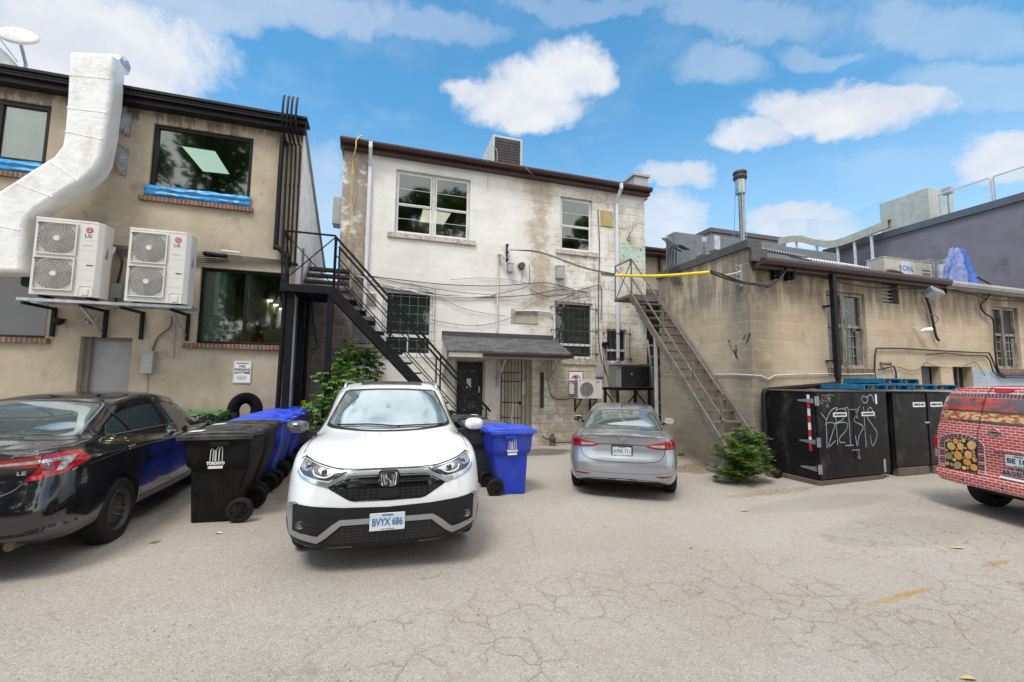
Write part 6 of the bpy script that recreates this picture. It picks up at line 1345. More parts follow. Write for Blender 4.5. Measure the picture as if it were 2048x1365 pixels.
hh = t.m('ADD', t.m('ADD', t.m('MULTIPLY', fine, .5), t.m('MULTIPLY', mid, .5)), t.m('MULTIPLY', crk, -1.2)); hh = t.m('ADD', hh, t.m('MULTIPLY', peb.outputs[0], -.25))
t.l.new(t.bump(hh, .65, .014), b.inputs['Normal'])
def axis(a, b_, n, far): return [-far, -far/3, -far/8]+[a+(b_-a)*i/n for i in range(n+1)]+[far/8, far/3, far]
xs_ = axis(-12, 16, 56, 900); ys_ = axis(-3, 15, 36, 900)
m = MB(); m.v = [Vector((x, y, gz(x, y))) for y in ys_ for x in xs_]; nx = len(xs_)
for j in range(len(ys_)-1):
    for i in range(nx-1): m.f.append([j*nx+i, j*nx+i+1, (j+1)*nx+i+1, (j+1)*nx+i]); m.mi.append(0)
tag(m.build('ground', gm, smooth=True, ang=80), 'worn grey asphalt lot with cracks', None, kind='structure')
# litter: dry leaf bits and seeds, gravel
random.seed(11)
def scatter(name, mats, spots, label, size=(.006, .02), flat=.3):
    m = MB()
    for (px, py, rx, ry, n) in spots:
        p = gat(px, py)
        for i in range(n):
            a = random.random()*2*math.pi; r_ = random.random()**.7; x = p.x+rx*r_*math.cos(a); y = p.y+ry*r_*math.sin(a)+.28*rx*r_*math.cos(a)*0; s = random.uniform(*size); z = gz(x, y)+.003
            q = random.random()*6.28; L = s*random.uniform(1, 2.4); dx, dy = math.cos(q), math.sin(q); m.cur = random.randrange(len(mats)); t_ = random.uniform(0, flat)*s
            m.add([(x-dx*L, y-dy*L, z), (x+dy*s*.5, y-dx*s*.5, z+t_), (x+dx*L, y+dy*L, z+t_*.4), (x-dy*s*.5, y+dx*s*.5, z+.001)], [(0, 1, 2, 3)])
    return tag(m.build(name, mats, recalc=False), label, 'litter', kind='stuff')
L1, L2, L3 = pmat('straw', (.50, .38, .16), .8), pmat('dry_leaf', (.30, .19, .09), .8), pmat('pale_chip', (.55, .50, .42), .8)
scatter('dry_litter', [L1, L2, L3], [(1440, 935, 1.2, .5, 2600), (1540, 985, .9, .16, 1400), (1500, 960, .8, .2, 900), (1370, 915, .6, .3, 500), (600, 950, .3, 1.5, 500), (1620, 975, .5, .1, 300), (1100, 900, 1.2, .5, 400)], 'dry straw and leaf litter along the foot of the tan wall', (.004, .013))
scatter('seed_streak', [L1, pmat('orange_seed', (.5, .26, .08), .8)], [(1830, 1185, .28, .035, 380), (1780, 1200, .28, .04, 220), (1990, 1128, .22, .04, 200), (1900, 1090, .12, .05, 60)], 'yellow seed streaks on the asphalt at the right', (.003, .008))
scatter('gravel_bits', [L3, pmat('dark_chip', (.07, .065, .06), .8), L2], [(1000, 1180, 5, 2.5, 900), (700, 1250, 3, 1, 300), (1500, 1060, 4, 2, 600)], 'scattered grit on the asphalt', (.0025, .007), .8)
def leaf(px, py, s, q, mat, label, name='fallen_leaf'):
    p = gat(px, py); dx, dy = math.cos(q)*s, math.sin(q)*s; z = .006
    m = MB().add([(p.x-dx, p.y-dy, p.z+z), (p.x-dx*.3+dy*.35, p.y-dy*.3-dx*.35, p.z+z+.012), (p.x+dx*.5+dy*.3, p.y+dy*.5-dx*.3, p.z+z+.01), (p.x+dx*1.1, p.y+dy*1.1, p.z+z+.004), (p.x+dx*.4-dy*.35, p.y+dy*.4+dx*.35, p.z+z+.012), (p.x-dx*.4-dy*.3, p.y-dy*.4+dx*.3, p.z+z+.01)], [(0, 1, 2, 3, 4, 5)])
    o = solo(m, name, mat, label, 'leaf', recalc=False); o.modifiers.new('s', 'SOLIDIFY').thickness = .002
leaf(309, 1086, .05, .5, pmat('leaf_green', (.20, .26, .05), .5), 'small green fallen leaf on the asphalt right of the black car')
leaf(437, 1068, .05, -.6, L3, 'pale curled leaf in front of the black bin')
leaf(1488, 1023, .07, -.3, L1, 'strip of straw on the asphalt in front of the containers', 'straw_piece')
leaf(1915, 1098, .07, -.5, L1, 'bigger strip of straw near the right edge', 'straw_piece')
leaf(1936, 1360, .05, -.4, L1, 'little straw piece at the bottom right', 'straw_piece')
leaf(1382, 1098, .03, .2, L2, 'tan dry leaf in the middle of the lot')
# ================================================================ BINS
def bin_(label, px=None, loc=None, rz=0, col='black', group='wheeled bins', logo=True, name='wheeled_bin', H_=1.04, kx=.79):
    mt = {'black': M_blackp, 'blue': pmat('blue_bin', (.010, .045, .52), .42, var=.1, vs=3, dirt=(.05, .08, .30), ds=4, dth=(.45, .75), bump=.12, bs=25), 'green': M_greenp, 'slate': pmat('slate_plastic', (.035, .04, .06), .5)}[col]
    mlid = {'black': pmat('black_lid', (.025, .025, .026), .5, var=.3, dirt=(.12, .115, .105), ds=3, dth=(.42, .75)), 'blue': pmat('blue_lid', (.022, .07, .62), .45, dirt=(.12, .16, .6), ds=2.5, dth=(.45, .8)), 'green': M_greenp, 'slate': pmat('slate_lid', (.10, .11, .13), .5)}[col]
    T = thing(name, label, 'bin', loc, rz, group)
    # local: length along x (front at -x, wheels and hinge at +x), width along y, side seen from -y
    prof = [(0, .235, -.36, .16), (.02, .24, -.365, .18), (.42, .265, -.385, .30), (.62, .275, -.395, .37), (.66, .315, -.435, .385), (.72, .335, -.45, .39), (H_-.12, .35, -.47, .40), (H_-.115, .365, -.485, .415), (H_-.05, .37, -.49, .42)]
    m = MB(); r_ = .05
    def ring(z, hw, xa, xb):
        pts = []
        for (cx_, cy_, a0) in ((xb-r_, hw-r_, 0), (xa+r_, hw-r_, 90), (xa+r_, -hw+r_, 180), (xb-r_, -hw+r_, 270)):
            for k in range(4): a = R(a0+30*k); pts.append(Vector((cx_+r_*math.cos(a), cy_+r_*math.sin(a), z)))
        return pts
    rings = [ring(z, hw*.95, xa*kx, xb*kx) for z, hw, xa, xb in prof]
    for r2 in rings: m.v += r2
    for i in range(len(rings)-1):
        for k in range(16): m.f.append([i*16+k, i*16+(k+1) % 16, (i+1)*16+(k+1) % 16, (i+1)*16+k]); m.mi.append(0)
    m.f.append(list(range(16))[::-1]); m.mi.append(0); m.f.append([(len(rings)-1)*16+k for k in range(16)]); m.mi.append(0)
    m.box((-.30, -.278, .14), (.10, -.262, .58)) if False else None
    body = m.build('body', mt, T, smooth=True, ang=28)
    for s_ in (-1, 1):      # rim grip and step on each side
        MB().box((-.09, s_*.345, H_-.15), (.11, s_*.368, H_-.10)).build('grip', mt, body, bevel=.006)
    m = MB()
    zl_ = H_-.045
    m.prism([(-.535, 0), (-.54, .02), (-.50, .045), (-.1, .065), (.30, .06), (.43, .045), (.455, .02), (.45, 0)], (0, -.36, zl_), (kx, 0, 0), (0, 0, 1), (0, .72, 0))
    m.box((-.54*kx, -.375, zl_-.03), (.44*kx, -.361, zl_+.025)).box((-.54*kx, .361, zl_-.03), (.44*kx, .375, zl_+.025))
    lid = m.build('lid', mlid, T, bevel=.012, smooth=True, ang=50)
    MB().prism([(0, .058), (.02, .08), (.16, .08), (.19, .056)], (0, -.22, zl_), (1, 0, 0), (0, 0, 1), (0, .44, 0)).build('lid_rib', mlid, lid, bevel=.008)
    MB().tube([(.34, -.27, H_-.05), (.41, -.27, H_-.03), (.41, .27, H_-.03), (.34, .27, H_-.05)], .018, 8).build('handle', mt, T, smooth=True)
    if col == 'black' : MB().box((-.34, -.30, zl_+.062), (-.20, -.18, zl_+.066), Matrix.Rotation(R(-3.5), 3, 'Y')).build('lid_sticker', M_sticker, lid)
    MB().tube([(.235, -.31, .14), (.235, .31, .14)], .014, 8).build('axle', M_black, T)
    for s_ in (-1, 1):
        y = s_*.28; wb = MB().lathe([(y-.03, .10), (y-.03, .125), (y-.02, .138), (y+.02, .138), (y+.03, .125), (y+.03, .10)], (.235, 0, .138), 'y', 32, True)
        for k in range(32): a = 2*math.pi*k/32; wb.cbox((.235+.139*math.sin(a), y, .138+.139*math.cos(a)), (.010, .055, .008), Matrix.Rotation(a, 3, 'Y'))
        wo = wb.build('wheel', M_blackr, T, smooth=True, ang=40)
        h = MB().lathe([(y-.012, 0), (y-.012, .11), (y+.012, .11), (y+.012, 0)], (.235, 0, .138), 'y', 24).lathe([(y-.035, 0), (y-.035, .025), (y+.035, .025), (y+.035, 0)], (.235, 0, .138), 'y', 14)
        for k in range(6): a = k*math.pi/3; h.bar((.235, y+s_*.014, .138), (.235+.10*math.cos(a), y+s_*.014, .138+.10*math.sin(a)), .018, .02)
        h.build('hub', M_blackp, wo)
    if logo:
        y = -.332; lg = MB(); lx, lz = -.03, .72
        for pl in ([(-.06, 0), (-.055, .13), (-.045, .145), (-.03, .13), (-.03, 0)], [(-.01, 0), (-.012, .12), (-.03, .10)], [(.0, 0), (.0, .13), (.02, .17), (.028, .13), (.028, 0)], [(.03, .0), (.032, .12), (.05, .17), (.06, .15), (.065, 0)], [(-.02, .115), (.0, .13)]):
            p = [Vector((lx+a, y, lz+b2)) for a, b2 in pl]; lg.tube(p, .0045, 4)
        lg.box((lx-.075, y-.002, .635), (lx+.075, y+.004, .665))
        lo = lg.build('logo', M_sticker, T); text('TORONTO', .045, M_sticker, parent=T, loc=(lx, y-.001, .695), bold=.003, sx=.8)
    return T
b0 = gat(395, 1050); bw = gat(478, 1048)
bx = (gat(472, 1049).x)-.235; by = (b0.y+bw.y)/2+.31
row = [('black', 0), ('black', .80), ('blue', 1.62), ('blue', 2.38), ('blue', 3.06), ('blue', 3.78)]
names = ['black wheeled bin with a pale city logo at the near end of the row', 'second black bin, right behind the one with the city logo', 'nearest blue bin of the row, next to the black ones', 'second blue bin of the row counted from the black ones', 'third blue bin of the row counted from the black ones', 'farthest blue bin of the row, by the gap wall plant']
sc_ = 1.0
for (c_, dy), nm in zip(row, names):
    y = by+dy; bin_(nm, loc=(bx+random.uniform(-.02, .02), y, gz(bx, y)), rz=R(random.uniform(-2, 2)), col=c_, logo=(dy == 0 or c_ == 'black' and dy == 0))
e0, e1 = gat(1052, 991), gat(992, 993)
bx2 = e1.x+.235; by2 = (e0.y+e1.y)/2+.31
bin_('bright blue wheeled bin with a white city logo between the white and silver cars', loc=(bx2+.0, by2, gz(bx2, by2)), rz=R(180), col='blue', logo=False)
# that bin shows its logo on the +y-turned side: add it there
T = [o for o in bpy.data.objects if o.name.startswith('wheeled_bin') and abs(o.location.x-bx2) < .01][0]
y = .332; lg = MB(); lx, lz = -.02, .72
for pl in ([(-.06, 0), (-.055, .13), (-.045, .145), (-.03, .13), (-.03, 0)], [(-.01, 0), (-.012, .12), (-.03, .10)], [(.0, 0), (.0, .13), (.02, .17), (.028, .13), (.028, 0)], [(.03, .0), (.032, .12), (.05, .17), (.06, .15), (.065, 0)]):
    lg.tube([Vector((lx-a, y, lz+b2)) for a, b2 in pl], .0045, 4)
lg.box((lx-.075, y-.004, .635), (lx+.075, y+.002, .665)); lg.build('logo', M_sticker, T); text('TORONTO', .045, M_sticker, parent=T, loc=(lx, y+.002, .695), bold=.003, sx=.8, rot=(math.pi/2, 0, math.pi))
bin_('dark slate bin just behind the bright blue one', loc=(bx2-.20, by2+.85, gz(bx2, by2)), rz=R(178), col='slate', logo=False)
bin_('black bin by the dark security door, behind the slate one', loc=(bx2-.36, by2+1.75, gz(bx2, by2)), rz=R(182), col='black', logo=False, H_=1.06)
for k, (px, lb) in enumerate(((352, 'green cart behind the black car, the left one'), (412, 'green cart behind the black car, the right one'))):
    p = at(px, 845, Y=9.35); T = bin_(lb, loc=(p.x-.05, 9.4, gz(p.x, 9.4)), rz=R(90), col='green', group='green carts', logo=False, name='green_cart', H_=1.0)
# ================================================================ PLANTS
def leafy(name, label, cat, base, mats, stems, shape):
    T = thing(name, label, cat, base); m = MB()
    for pts, r_ in stems: m.tube([Vector(p)-Vector(base) for p in pts], [r_]+[r_*.4]*(len(pts)-1) if False else r_*.8, 5)
    m.build('stem', pmat('stem_green', (.12, .13, .06), .7), T)
    m = MB(); shape(m, Vector(base)); m.build('foliage', mats, T, recalc=False)
    return T
def leafm(name, col, col2):
    m = bpy.data.materials.new(name); m.use_nodes = True; t = NT(m.node_tree); b = t.n['Principled BSDF']
    co = t.new('ShaderNodeTexCoord').outputs['Object']; oi = t.noise(co, 3.5, 3, .6)
    t.l.new(t.mix(t.ss(oi, .3, .7), col, col2), b.inputs['Base Color']); b.inputs['Roughness'].default_value = .5
    tr = t.new('ShaderNodeBsdfTranslucent'); tr.inputs[0].default_value = (col2[0]*1.6, col2[1]*1.7, col2[2], 1); mx = t.new('ShaderNodeMixShader'); mx.inputs[0].default_value = .35
    t.l.new(b.outputs[0], mx.inputs[1]); t.l.new(tr.outputs[0], mx.inputs[2]); t.l.new(mx.outputs[0], t.n['Material Output'].inputs[0]); MATS[name] = m; return m
V1, V2, V3 = leafm('vine_leaf', (.08, .17, .03), (.14, .27, .05)), leafm('vine_leaf_pale', (.20, .34, .08), (.30, .45, .13)), leafm('vine_leaf_dark', (.03, .075, .025), (.05, .11, .03))
def lf(m, p, d, n_, L, w2, fold=.25):
    d = d.normalized(); s_ = d.cross(n_).normalized(); n_ = s_.cross(d)
    a = p; b = p+d*L*.35+s_*w2*.5+n_*fold*w2; c = p+d*L*.35-s_*w2*.5+n_*fold*w2; e = p+d*L*.72+s_*w2*.33; f = p+d*L*.72-s_*w2*.33; g = p+d*L-n_*.08*L; mdl = p+d*L*.5
    m.add([a, b, mdl, c, e, f, g], [(0, 1, 2), (0, 2, 3), (1, 4, 2), (2, 5, 3), (4, 6, 2), (2, 6, 5)])
def vine(m, base):
    random.seed(5)
    cl = [((636, 815), 9.9, .30, 46), ((660, 795), 9.9, .34, 56), ((650, 760), 10.1, .26, 40), ((675, 775), 10.2, .32, 50), ((690, 740), 10.6, .32, 60), ((720, 720), 11.0, .32, 60), ((745, 715), 11.2, .28, 50), ((750, 745), 11.2, .28, 40), ((715, 755), 10.8, .36, 56), ((690, 715), 11.0, .28, 36), ((640, 840), 9.8, .3, 36), ((735, 700), 11.3, .22, 24), ((700, 790), 10.4, .3, 36), ((668, 835), 10.1, .3, 30), ((700, 690), 11.3, .2, 16)]
    for (pp, Y, r_, n) in cl:
        Y = 9.35+(Y-9.8)*.75; c = at(*pp, Y=Y)
        for i in range(n):
            v = Vector((random.gauss(0, 1), random.gauss(0, 1), random.gauss(0, 1))).normalized()*r_*random.random()**.5; v.y *= .8; p = c+v-base
            a = random.uniform(0, 6.28); m.cur = random.choices([0, 1, 2], [5, 4, 3] if v.z > -.05 else [5, 1, 5])[0]; d0 = Vector((math.cos(a), math.sin(a)-.5, -.35))
            for k in range(5):          # compound leaf of drooping leaflets
                q = (k-2)*.62; d = Vector((d0.x*math.cos(q)-d0.y*math.sin(q), d0.x*math.sin(q)+d0.y*math.cos(q), d0.z-.12*abs(k-2)))
                L = random.uniform(.085, .15)*(1-.12*abs(k-2)); lf(m, p, d, Vector((0, 0, 1))+v*.4, L, L*.5)
vb = at(665, 870, Y=9.8); vb = Vector((vb.x, 9.8, gz(vb.x, 9.8)))
st = []
for k in range(9):
    px, py, Y = random.choice([(640, 800, 9.9), (670, 770, 10.2), (700, 740, 10.6), (740, 715, 11.2), (655, 750, 10.1), (720, 750, 10.9)]); e = at(px, py, Y=Y); st.append(([vb, vb.lerp(e, .5)+Vector((.1, 0, .15)), e], .014))
leafy('climbing_shrub', 'leafy green shrub climbing under the black steel stair', 'shrub', vb, [V1, V2, V3], st, vine)
U1, U2, U3 = leafm('bush_leaf', (.06, .14, .02), (.11, .22, .035)), leafm('bush_leaf_pale', (.20, .26, .05), (.28, .30, .07)), leafm('bush_leaf_dark', (.03, .09, .02), (.05, .12, .03))
bb = gat(1487, 968); bb = Vector((bb.x, bb.y+.05, gz(bb.x, bb.y)))
random.seed(8); stems = []; tips = []
for k in range(64):
    a = random.uniform(0, 6.28); r_ = random.uniform(.05, .48); h = random.uniform(.14, .98)*(1.1-.55*r_); e = bb+Vector((r_*math.cos(a)*1.0, r_*math.sin(a)*.7-.05, h)); mid_ = bb+Vector((r_*.35*math.cos(a), r_*.3*math.sin(a), h*.6)); e2 = e+Vector((math.cos(a)*.12, math.sin(a)*.1, -.06 if r_ > .4 else .02))
    stems.append(([bb+Vector((random.uniform(-.1, .1), random.uniform(-.1, .1), 0)), mid_, e, e2], .005)); tips.append([mid_, e, e2])
def bush(m, base):
    for tp in tips:
        p = spline(tp, 9)
        for i, q in enumerate(p):
            f = i/len(p)
            for s_ in (0, 1, 2, 3):
                a = random.uniform(0, 6.28); r2 = random.uniform(.02, .09); c = q-base+Vector((random.gauss(0, .02), random.gauss(0, .02), random.gauss(0, .02))); d = Vector((math.cos(a), math.sin(a), random.uniform(-.2, .3)))
                m.cur = random.choices([0, 1, 2], [5, 3 if f > .6 else 1, 3])[0]
                for w_i in range(4):        # pinnate twig
                    pp = c+d*r2*(w_i+1)/3
                    for sg in (-1, 1):
                        dd_ = (d*.6+d.cross(Vector((0, 0, 1))).normalized()*sg*.8+Vector((0, 0, -.1))); L = random.uniform(.022, .04); lf(m, pp, dd_, Vector((random.gauss(0, .3), random.gauss(0, .3), 1)), L, L*.45, .1)
leafy('weedy_bush', 'bright green weedy bush at the foot of the rusty stair', 'bush', bb, [U1, U2, U3], stems, bush)
m = MB(); p = gat(1440, 945)
solo(MB().box((p.x-.15, p.y, p.z), (p.x+.35, p.y+.25, p.z+.07)).box((p.x-.1, p.y+.05, p.z+.07), (p.x+.25, p.y+.2, p.z+.15)), 'concrete_block', M_shut, 'dark broken blocks under the left side of the weedy bush', 'block', bevel=.01)
m = MB(); random.seed(2)
p = gat(1293, 915)
for i in range(20): a = random.uniform(0, 6.28); lf(m, Vector((p.x+.0, p.y+.2, p.z)), Vector((math.cos(a), math.sin(a), 1.1)), Vector((0, 0, 1)), random.uniform(.08, .16), .03)
for (px, py) in ((1363, 912), (1270, 905)):
    p = gat(px, py)
    for i in range(26): a = random.uniform(0, 6.28); lf(m, p+Vector((random.gauss(0, .05), random.gauss(0, .05), 0)), Vector((math.cos(a), math.sin(a), 1.1)), Vector((0, 0, 1)), random.uniform(.06, .12), .03)
tag(m.build('ground_weeds', [V1], recalc=False), 'tufts of weeds growing through the asphalt at the wall', 'weeds', kind='stuff')
# trees on the far side of the lot, behind the viewer: what the windows reflect
TL = [leafm('tree_leaf', (.03, .07, .02), (.06, .12, .03)), leafm('tree_leaf_pale', (.06, .12, .03), (.10, .17, .05))]
def tree(x, y, h, r_, seed, label):
    random.seed(seed); T = thing('broadleaf_tree', label, 'tree', (x, y, 0)); tr = MB()
    tr.tube([(0, 0, -.2), (.05, 0, h*.3), (-.1, .1, h*.6), (0, 0, h*.85)], [.28, .2, .14, .05], 10)
    cs = []
    for k in range(20):
        a = random.uniform(0, 6.28); q = random.uniform(.2, 1)*r_*.75; z = random.uniform(.22, .95)*h; c = Vector((q*math.cos(a), q*math.sin(a), z)); cs.append(c); tr.tube([(0, 0, z*.62), c*.5+Vector((0, 0, z*.4)), c], [.08, .05, .02], 6)
    tr.build('trunk', pmat('bark', (.09, .07, .055), .9, bump=.6), T, smooth=True)
    m = MB()
    for c in cs:
        rr = random.uniform(.22, .36)*r_
        for i in range(700):
            v = Vector((random.gauss(0, 1), random.gauss(0, 1), random.gauss(0, 1))).normalized()*rr*random.random()**.4; a = Vector((random.gauss(0, 1), random.gauss(0, 1), random.gauss(0, .6))).normalized(); b = a.orthogonal().normalized(); s_ = random.uniform(.14, .3); p = c+v; m.cur = random.randrange(2)
            m.add([p-a*s_, p+b*s_*.5, p+a*s_, p-b*s_*.5], [(0, 1, 2, 3)])
    m.build('crown', TL, T, recalc=False)
for (x, y, h, r_, sd, lb) in ((-13, -14, 21, 7, 1, 'broad tree across the lot, leftmost'), (-3, -15, 21, 6.5, 2, 'tall tree across the lot behind the viewer'), (6, -14, 20, 5.5, 3, 'tree across the lot to the right'), (21, -15, 19, 5, 4, 'tree across the lot, rightmost'), (-8, -17, 12, 6, 5, 'lower bushy tree across the lot at the left'), (2, -18, 12, 6, 6, 'lower bushy tree across the lot in the middle')): tree(x, y, h, r_, sd, lb)
HB = thing('brick_garage', 'low brick garage across the lot behind the viewer', 'garage', (3, -21, 0), world=True)
MB().box((-14, -26, -.1), (22, -21, 4.2)).build('wall', brickmat('garage_brick', (.25, .12, .08), (.2, .1, .07), (.4, .38, .34), .22, .075), HB); MB().box((-14.3, -26.3, 4.2), (22.3, -20.8, 4.45)).build('roof', M_roof, HB)
# ================================================================ CARS
KEYS = ('zb', 'wb', 'wr', 'zr', 'wm', 'zm', 'ws', 'zs', 'ww', 'zw', 'wu', 'zu', 'wt', 'zt', 'wc', 'zc')
def car_surface(cv, L, plan, pf, pr, ny=100, nr=6, wfr=.9, wre=.9):
    """cv: curves along y. plan: width factor along y. pf / pr: front and rear setback by height"""
    H = L/2
    ys = [-H*math.cos(math.pi*i/ny)*.35+(-H+2*H*i/ny)*.65 for i in range(ny+1)]
    rows = []
    for y in ys:
        g = {k: pch(cv[k], y) for k in KEYS}; pl = pch(plan, y)
        cx = [0, g['wb'], g['wr'], g['wm'], g['ws'], g['ww'], g['wu'], g['wt'], g['wc'], 0]
        cz = [g['zb'], g['zb'], g['zr'], g['zm'], g['zs'], g['zw'], g['zu'], g['zt'], g['zc']-.3*(g['zc']-g['zt'])*.2, g['zc']]
        u = [(i, a) for i, a in enumerate(cx)]; v = [(i, a) for i, a in enumerate(cz)]
        row = []
        for i in range(9*nr+1):
            t_ = i/nr; x = pch(u, t_)*pl; z = pch(v, t_); yy = y
            if y > H-wfr: k = (y-(H-wfr))/wfr; k = k*k*(3-2*k); yy += k*pch(pf, z)
            if y < -H+wre: k = ((-H+wre)-y)/wre; k = k*k*(3-2*k); yy += k*pch(pr, z)
            row.append(Vector((x, yy, z)))
        rows.append(row)
    return rows
def car_mesh(rows):
    nr = len(rows[0]); vs = []; idx = []
    for r_ in rows:
        a = []
        for i, p in enumerate(r_):
            vs.append(p); j = len(vs)-1
            if 0 < i < nr-1: vs.append(Vector((-p.x, p.y, p.z))); a.append((j, j+1))
            else: a.append((j, j))
        idx.append(a)
    fs = []
    for r_ in range(len(rows)-1):
        A, B = idx[r_], idx[r_+1]
        for i in range(nr-1):
            fs.append([A[i][0], B[i][0], B[i+1][0], A[i+1][0]]); fs.append([A[i][1], A[i+1][1], B[i+1][1], B[i][1]])
    for a, fl in ((idx[0], False), (idx[-1], True)):
        for i in range(nr-1):
            f = [a[i][0], a[i+1][0], a[i+1][1], a[i][1]]
            f = [k for n_, k in enumerate(f) if k not in f[:n_]]
            if len(f) > 2: fs.append(f[::-1] if fl else f)
    me = bpy.data.meshes.new('body'); me.from_pydata(vs, [], fs)
    bm = bmesh.new(); bm.from_mesh(me)
    bmesh.ops.remove_doubles(bm, verts=bm.verts, dist=.0004)
    for _ in range(2): bmesh.ops.smooth_vert(bm, verts=[v for v in bm.verts], factor=.4, use_axis_x=True, use_axis_y=True, use_axis_z=True)
    bmesh.ops.recalc_face_normals(bm, faces=bm.faces); bm.to_mesh(me); bm.free()
    return me
def ins(c, ya, yb, bulge=.012):      # keep a glass panel straight between two heights, slightly bowed
    za, zb = pch(c, ya), pch(c, yb)
    return sorted([p for p in c if not ya < p[0] < yb and p[0] not in (ya, yb)]+[(ya, za), (yb, zb)]+[(ya+(yb-ya)*f, za+(zb-za)*f+4*bulge*f*(1-f)) for f in (.1, .3, .5, .7, .9)])
class Car:
    def __init__(s, name, label, cat, loc, rz, paint, cv, L, plan, pf, pr, axles, Rw, Wh, cutx=.5, wfr=.9, wre=.9, arch=.05):
        s.T = thing(name, label, cat, loc, rz); s.L = L
        me = car_mesh(car_surface(cv, L, plan, pf, pr, wfr=wfr, wre=wre)); me.materials.append(paint); me.materials.append(pmat('wheel_well', (.012, .012, .012), .8))
        ob = bpy.data.objects.new('b', me); COL.objects.link(ob); bpy.context.view_layer.update()
        s.bvh = BVHTree.FromObject(ob, bpy.context.evaluated_depsgraph_get())
        m = MB()
        for ya in axles:
            for sg in (-1, 1): m.lathe([(sg*cutx, 0), (sg*cutx, Rw+arch), (sg*1.3, Rw+arch), (sg*1.3, 0)], (0, ya, Rw), 'x', 44)
        m.mi = [1]*len(m.f); cu = m.build('cut', [paint, MATS['wheel_well']])
        bo = ob.modifiers.new('b', 'BOOLEAN'); bo.object = cu; bo.operation = 'DIFFERENCE'; bo.solver = 'EXACT'
        bpy.context.view_layer.update()
        me2 = bpy.data.meshes.new_from_object(ob.evaluated_get(bpy.context.evaluated_depsgraph_get()))
        bpy.data.objects.remove(ob); bpy.data.objects.remove(cu)
        me2.shade_smooth(); me2.set_sharp_from_angle(angle=R(38)); me2.name = 'body'
        s.body = bpy.data.objects.new('body', me2); COL.objects.link(s.body); s.body.parent = s.T
    def hit(s, a, b, view):
        if view in 'FB': sg = 1 if view == 'F' else -1; o = Vector((a, sg*6, b)); d = Vector((0, -sg, 0))
        elif view in 'RL': sg = 1 if view == 'R' else -1; o = Vector((sg*4, a, b)); d = Vector((-sg, 0, 0))
        else: o = Vector((a, b, 6)); d = Vector((0, 0, -1))
        r_ = s.bvh.ray_cast(o, d)
        if r_[0] is None: r_ = s.bvh.find_nearest(Vector((a, (s.L/2 if view == 'F' else -s.L/2)*.97, b)) if view in 'FB' else Vector(((.9 if view == 'R' else -.9), a, b)) if view in 'RL' else Vector((a, b, 1.3)))
        n = r_[1]
        if n.dot(d) > 0: n = -n
        return r_[0], n
    def patch(s, name, mat, pts, view='F', off=.004, rim=.012, res=.035, parent=None, sm=0, smooth=True):
        P = [Vector((a, b, 0)) for a, b in pts]
        if sm: P = spline(P+[P[0]], sm)[:-1]
        out = []
        for i in range(len(P)):
            a, b = P[i], P[(i+1) % len(P)]; n = max(1, int((b-a).length/res))
            for k in range(n): out.append(a+(b-a)*k/n)
        v2 = [Vector((p.x, p.y)) for p in out]; nb = len(v2)
        x0, x1, y0, y1 = min(p.x for p in v2), max(p.x for p in v2), min(p.y for p in v2), max(p.y for p in v2)
        def inside(q):
            c = False; j = nb-1
            for i in range(nb):
                if (v2[i].y > q.y) != (v2[j].y > q.y) and q.x < (v2[j].x-v2[i].x)*(q.y-v2[i].y)/(v2[j].y-v2[i].y)+v2[i].x: c = not c
                j = i
            return c
        gx = int((x1-x0)/res)+1; gy = int((y1-y0)/res)+1; ins = []
        for i in range(gx+1):
            for j in range(gy+1):
                q = Vector((x0+(i+.5*(j % 2))*res, y0+j*res*.9))
                if inside(q) and min((q-p).length for p in v2) > res*.45: ins.append(q)
        vv, ee, ff, *_ = delaunay_2d_cdt(v2+ins, [], [list(range(nb))], 1, 1e-6)
        bm = bmesh.new(); bvs = []; nn = []
        for q in vv:
            h, n = s.hit(q.x, q.y, view); bvs.append(bm.verts.new(h+n*off)); nn.append(n)
        for f in ff:
            try: bm.faces.new([bvs[i] for i in f])
            except ValueError: pass
        nmap = {v: n for v, n in zip(bvs, nn)}
        if rim:
            be = [e for e in bm.edges if len(e.link_faces) == 1]; cp_ = {}
            for e in be:
                for v in e.verts:
                    if v not in cp_: cp_[v] = bm.verts.new(v.co-nmap[v]*(off+rim))
            for e in be:
                a, b = e.verts
                try: bm.faces.new([a, b, cp_[b], cp_[a]])
                except ValueError: pass
        bmesh.ops.recalc_face_normals(bm, faces=bm.faces)
        me = bpy.data.meshes.new(name); bm.to_mesh(me); bm.free()
        # make the sheet face outwards
        if me.polygons:
            acc = sum(((p.normal.dot(nn[0] if False else s.hit(p.center.x if view in 'FBT' else p.center.y, p.center.z if view != 'T' else p.center.y, view)[1]))*p.area) for p in list(me.polygons)[:40])
            if acc < 0: me.flip_normals()
        me.materials.append(mat)
        if smooth: me.shade_smooth(); me.set_sharp_from_angle(angle=R(42))
        o = bpy.data.objects.new(name, me); COL.objects.link(o); o.parent = parent or s.T
        return o
    def sym(s, name, mat, pts, view='F', **k):
        if view in 'FBT': return [s.patch(name, mat, pts, view, **k), s.patch(name, mat, [(-a, b) for a, b in pts][::-1], view, **k)]
        return [s.patch(name, mat, pts, 'R', **k), s.patch(name, mat, pts, 'L', **k)]
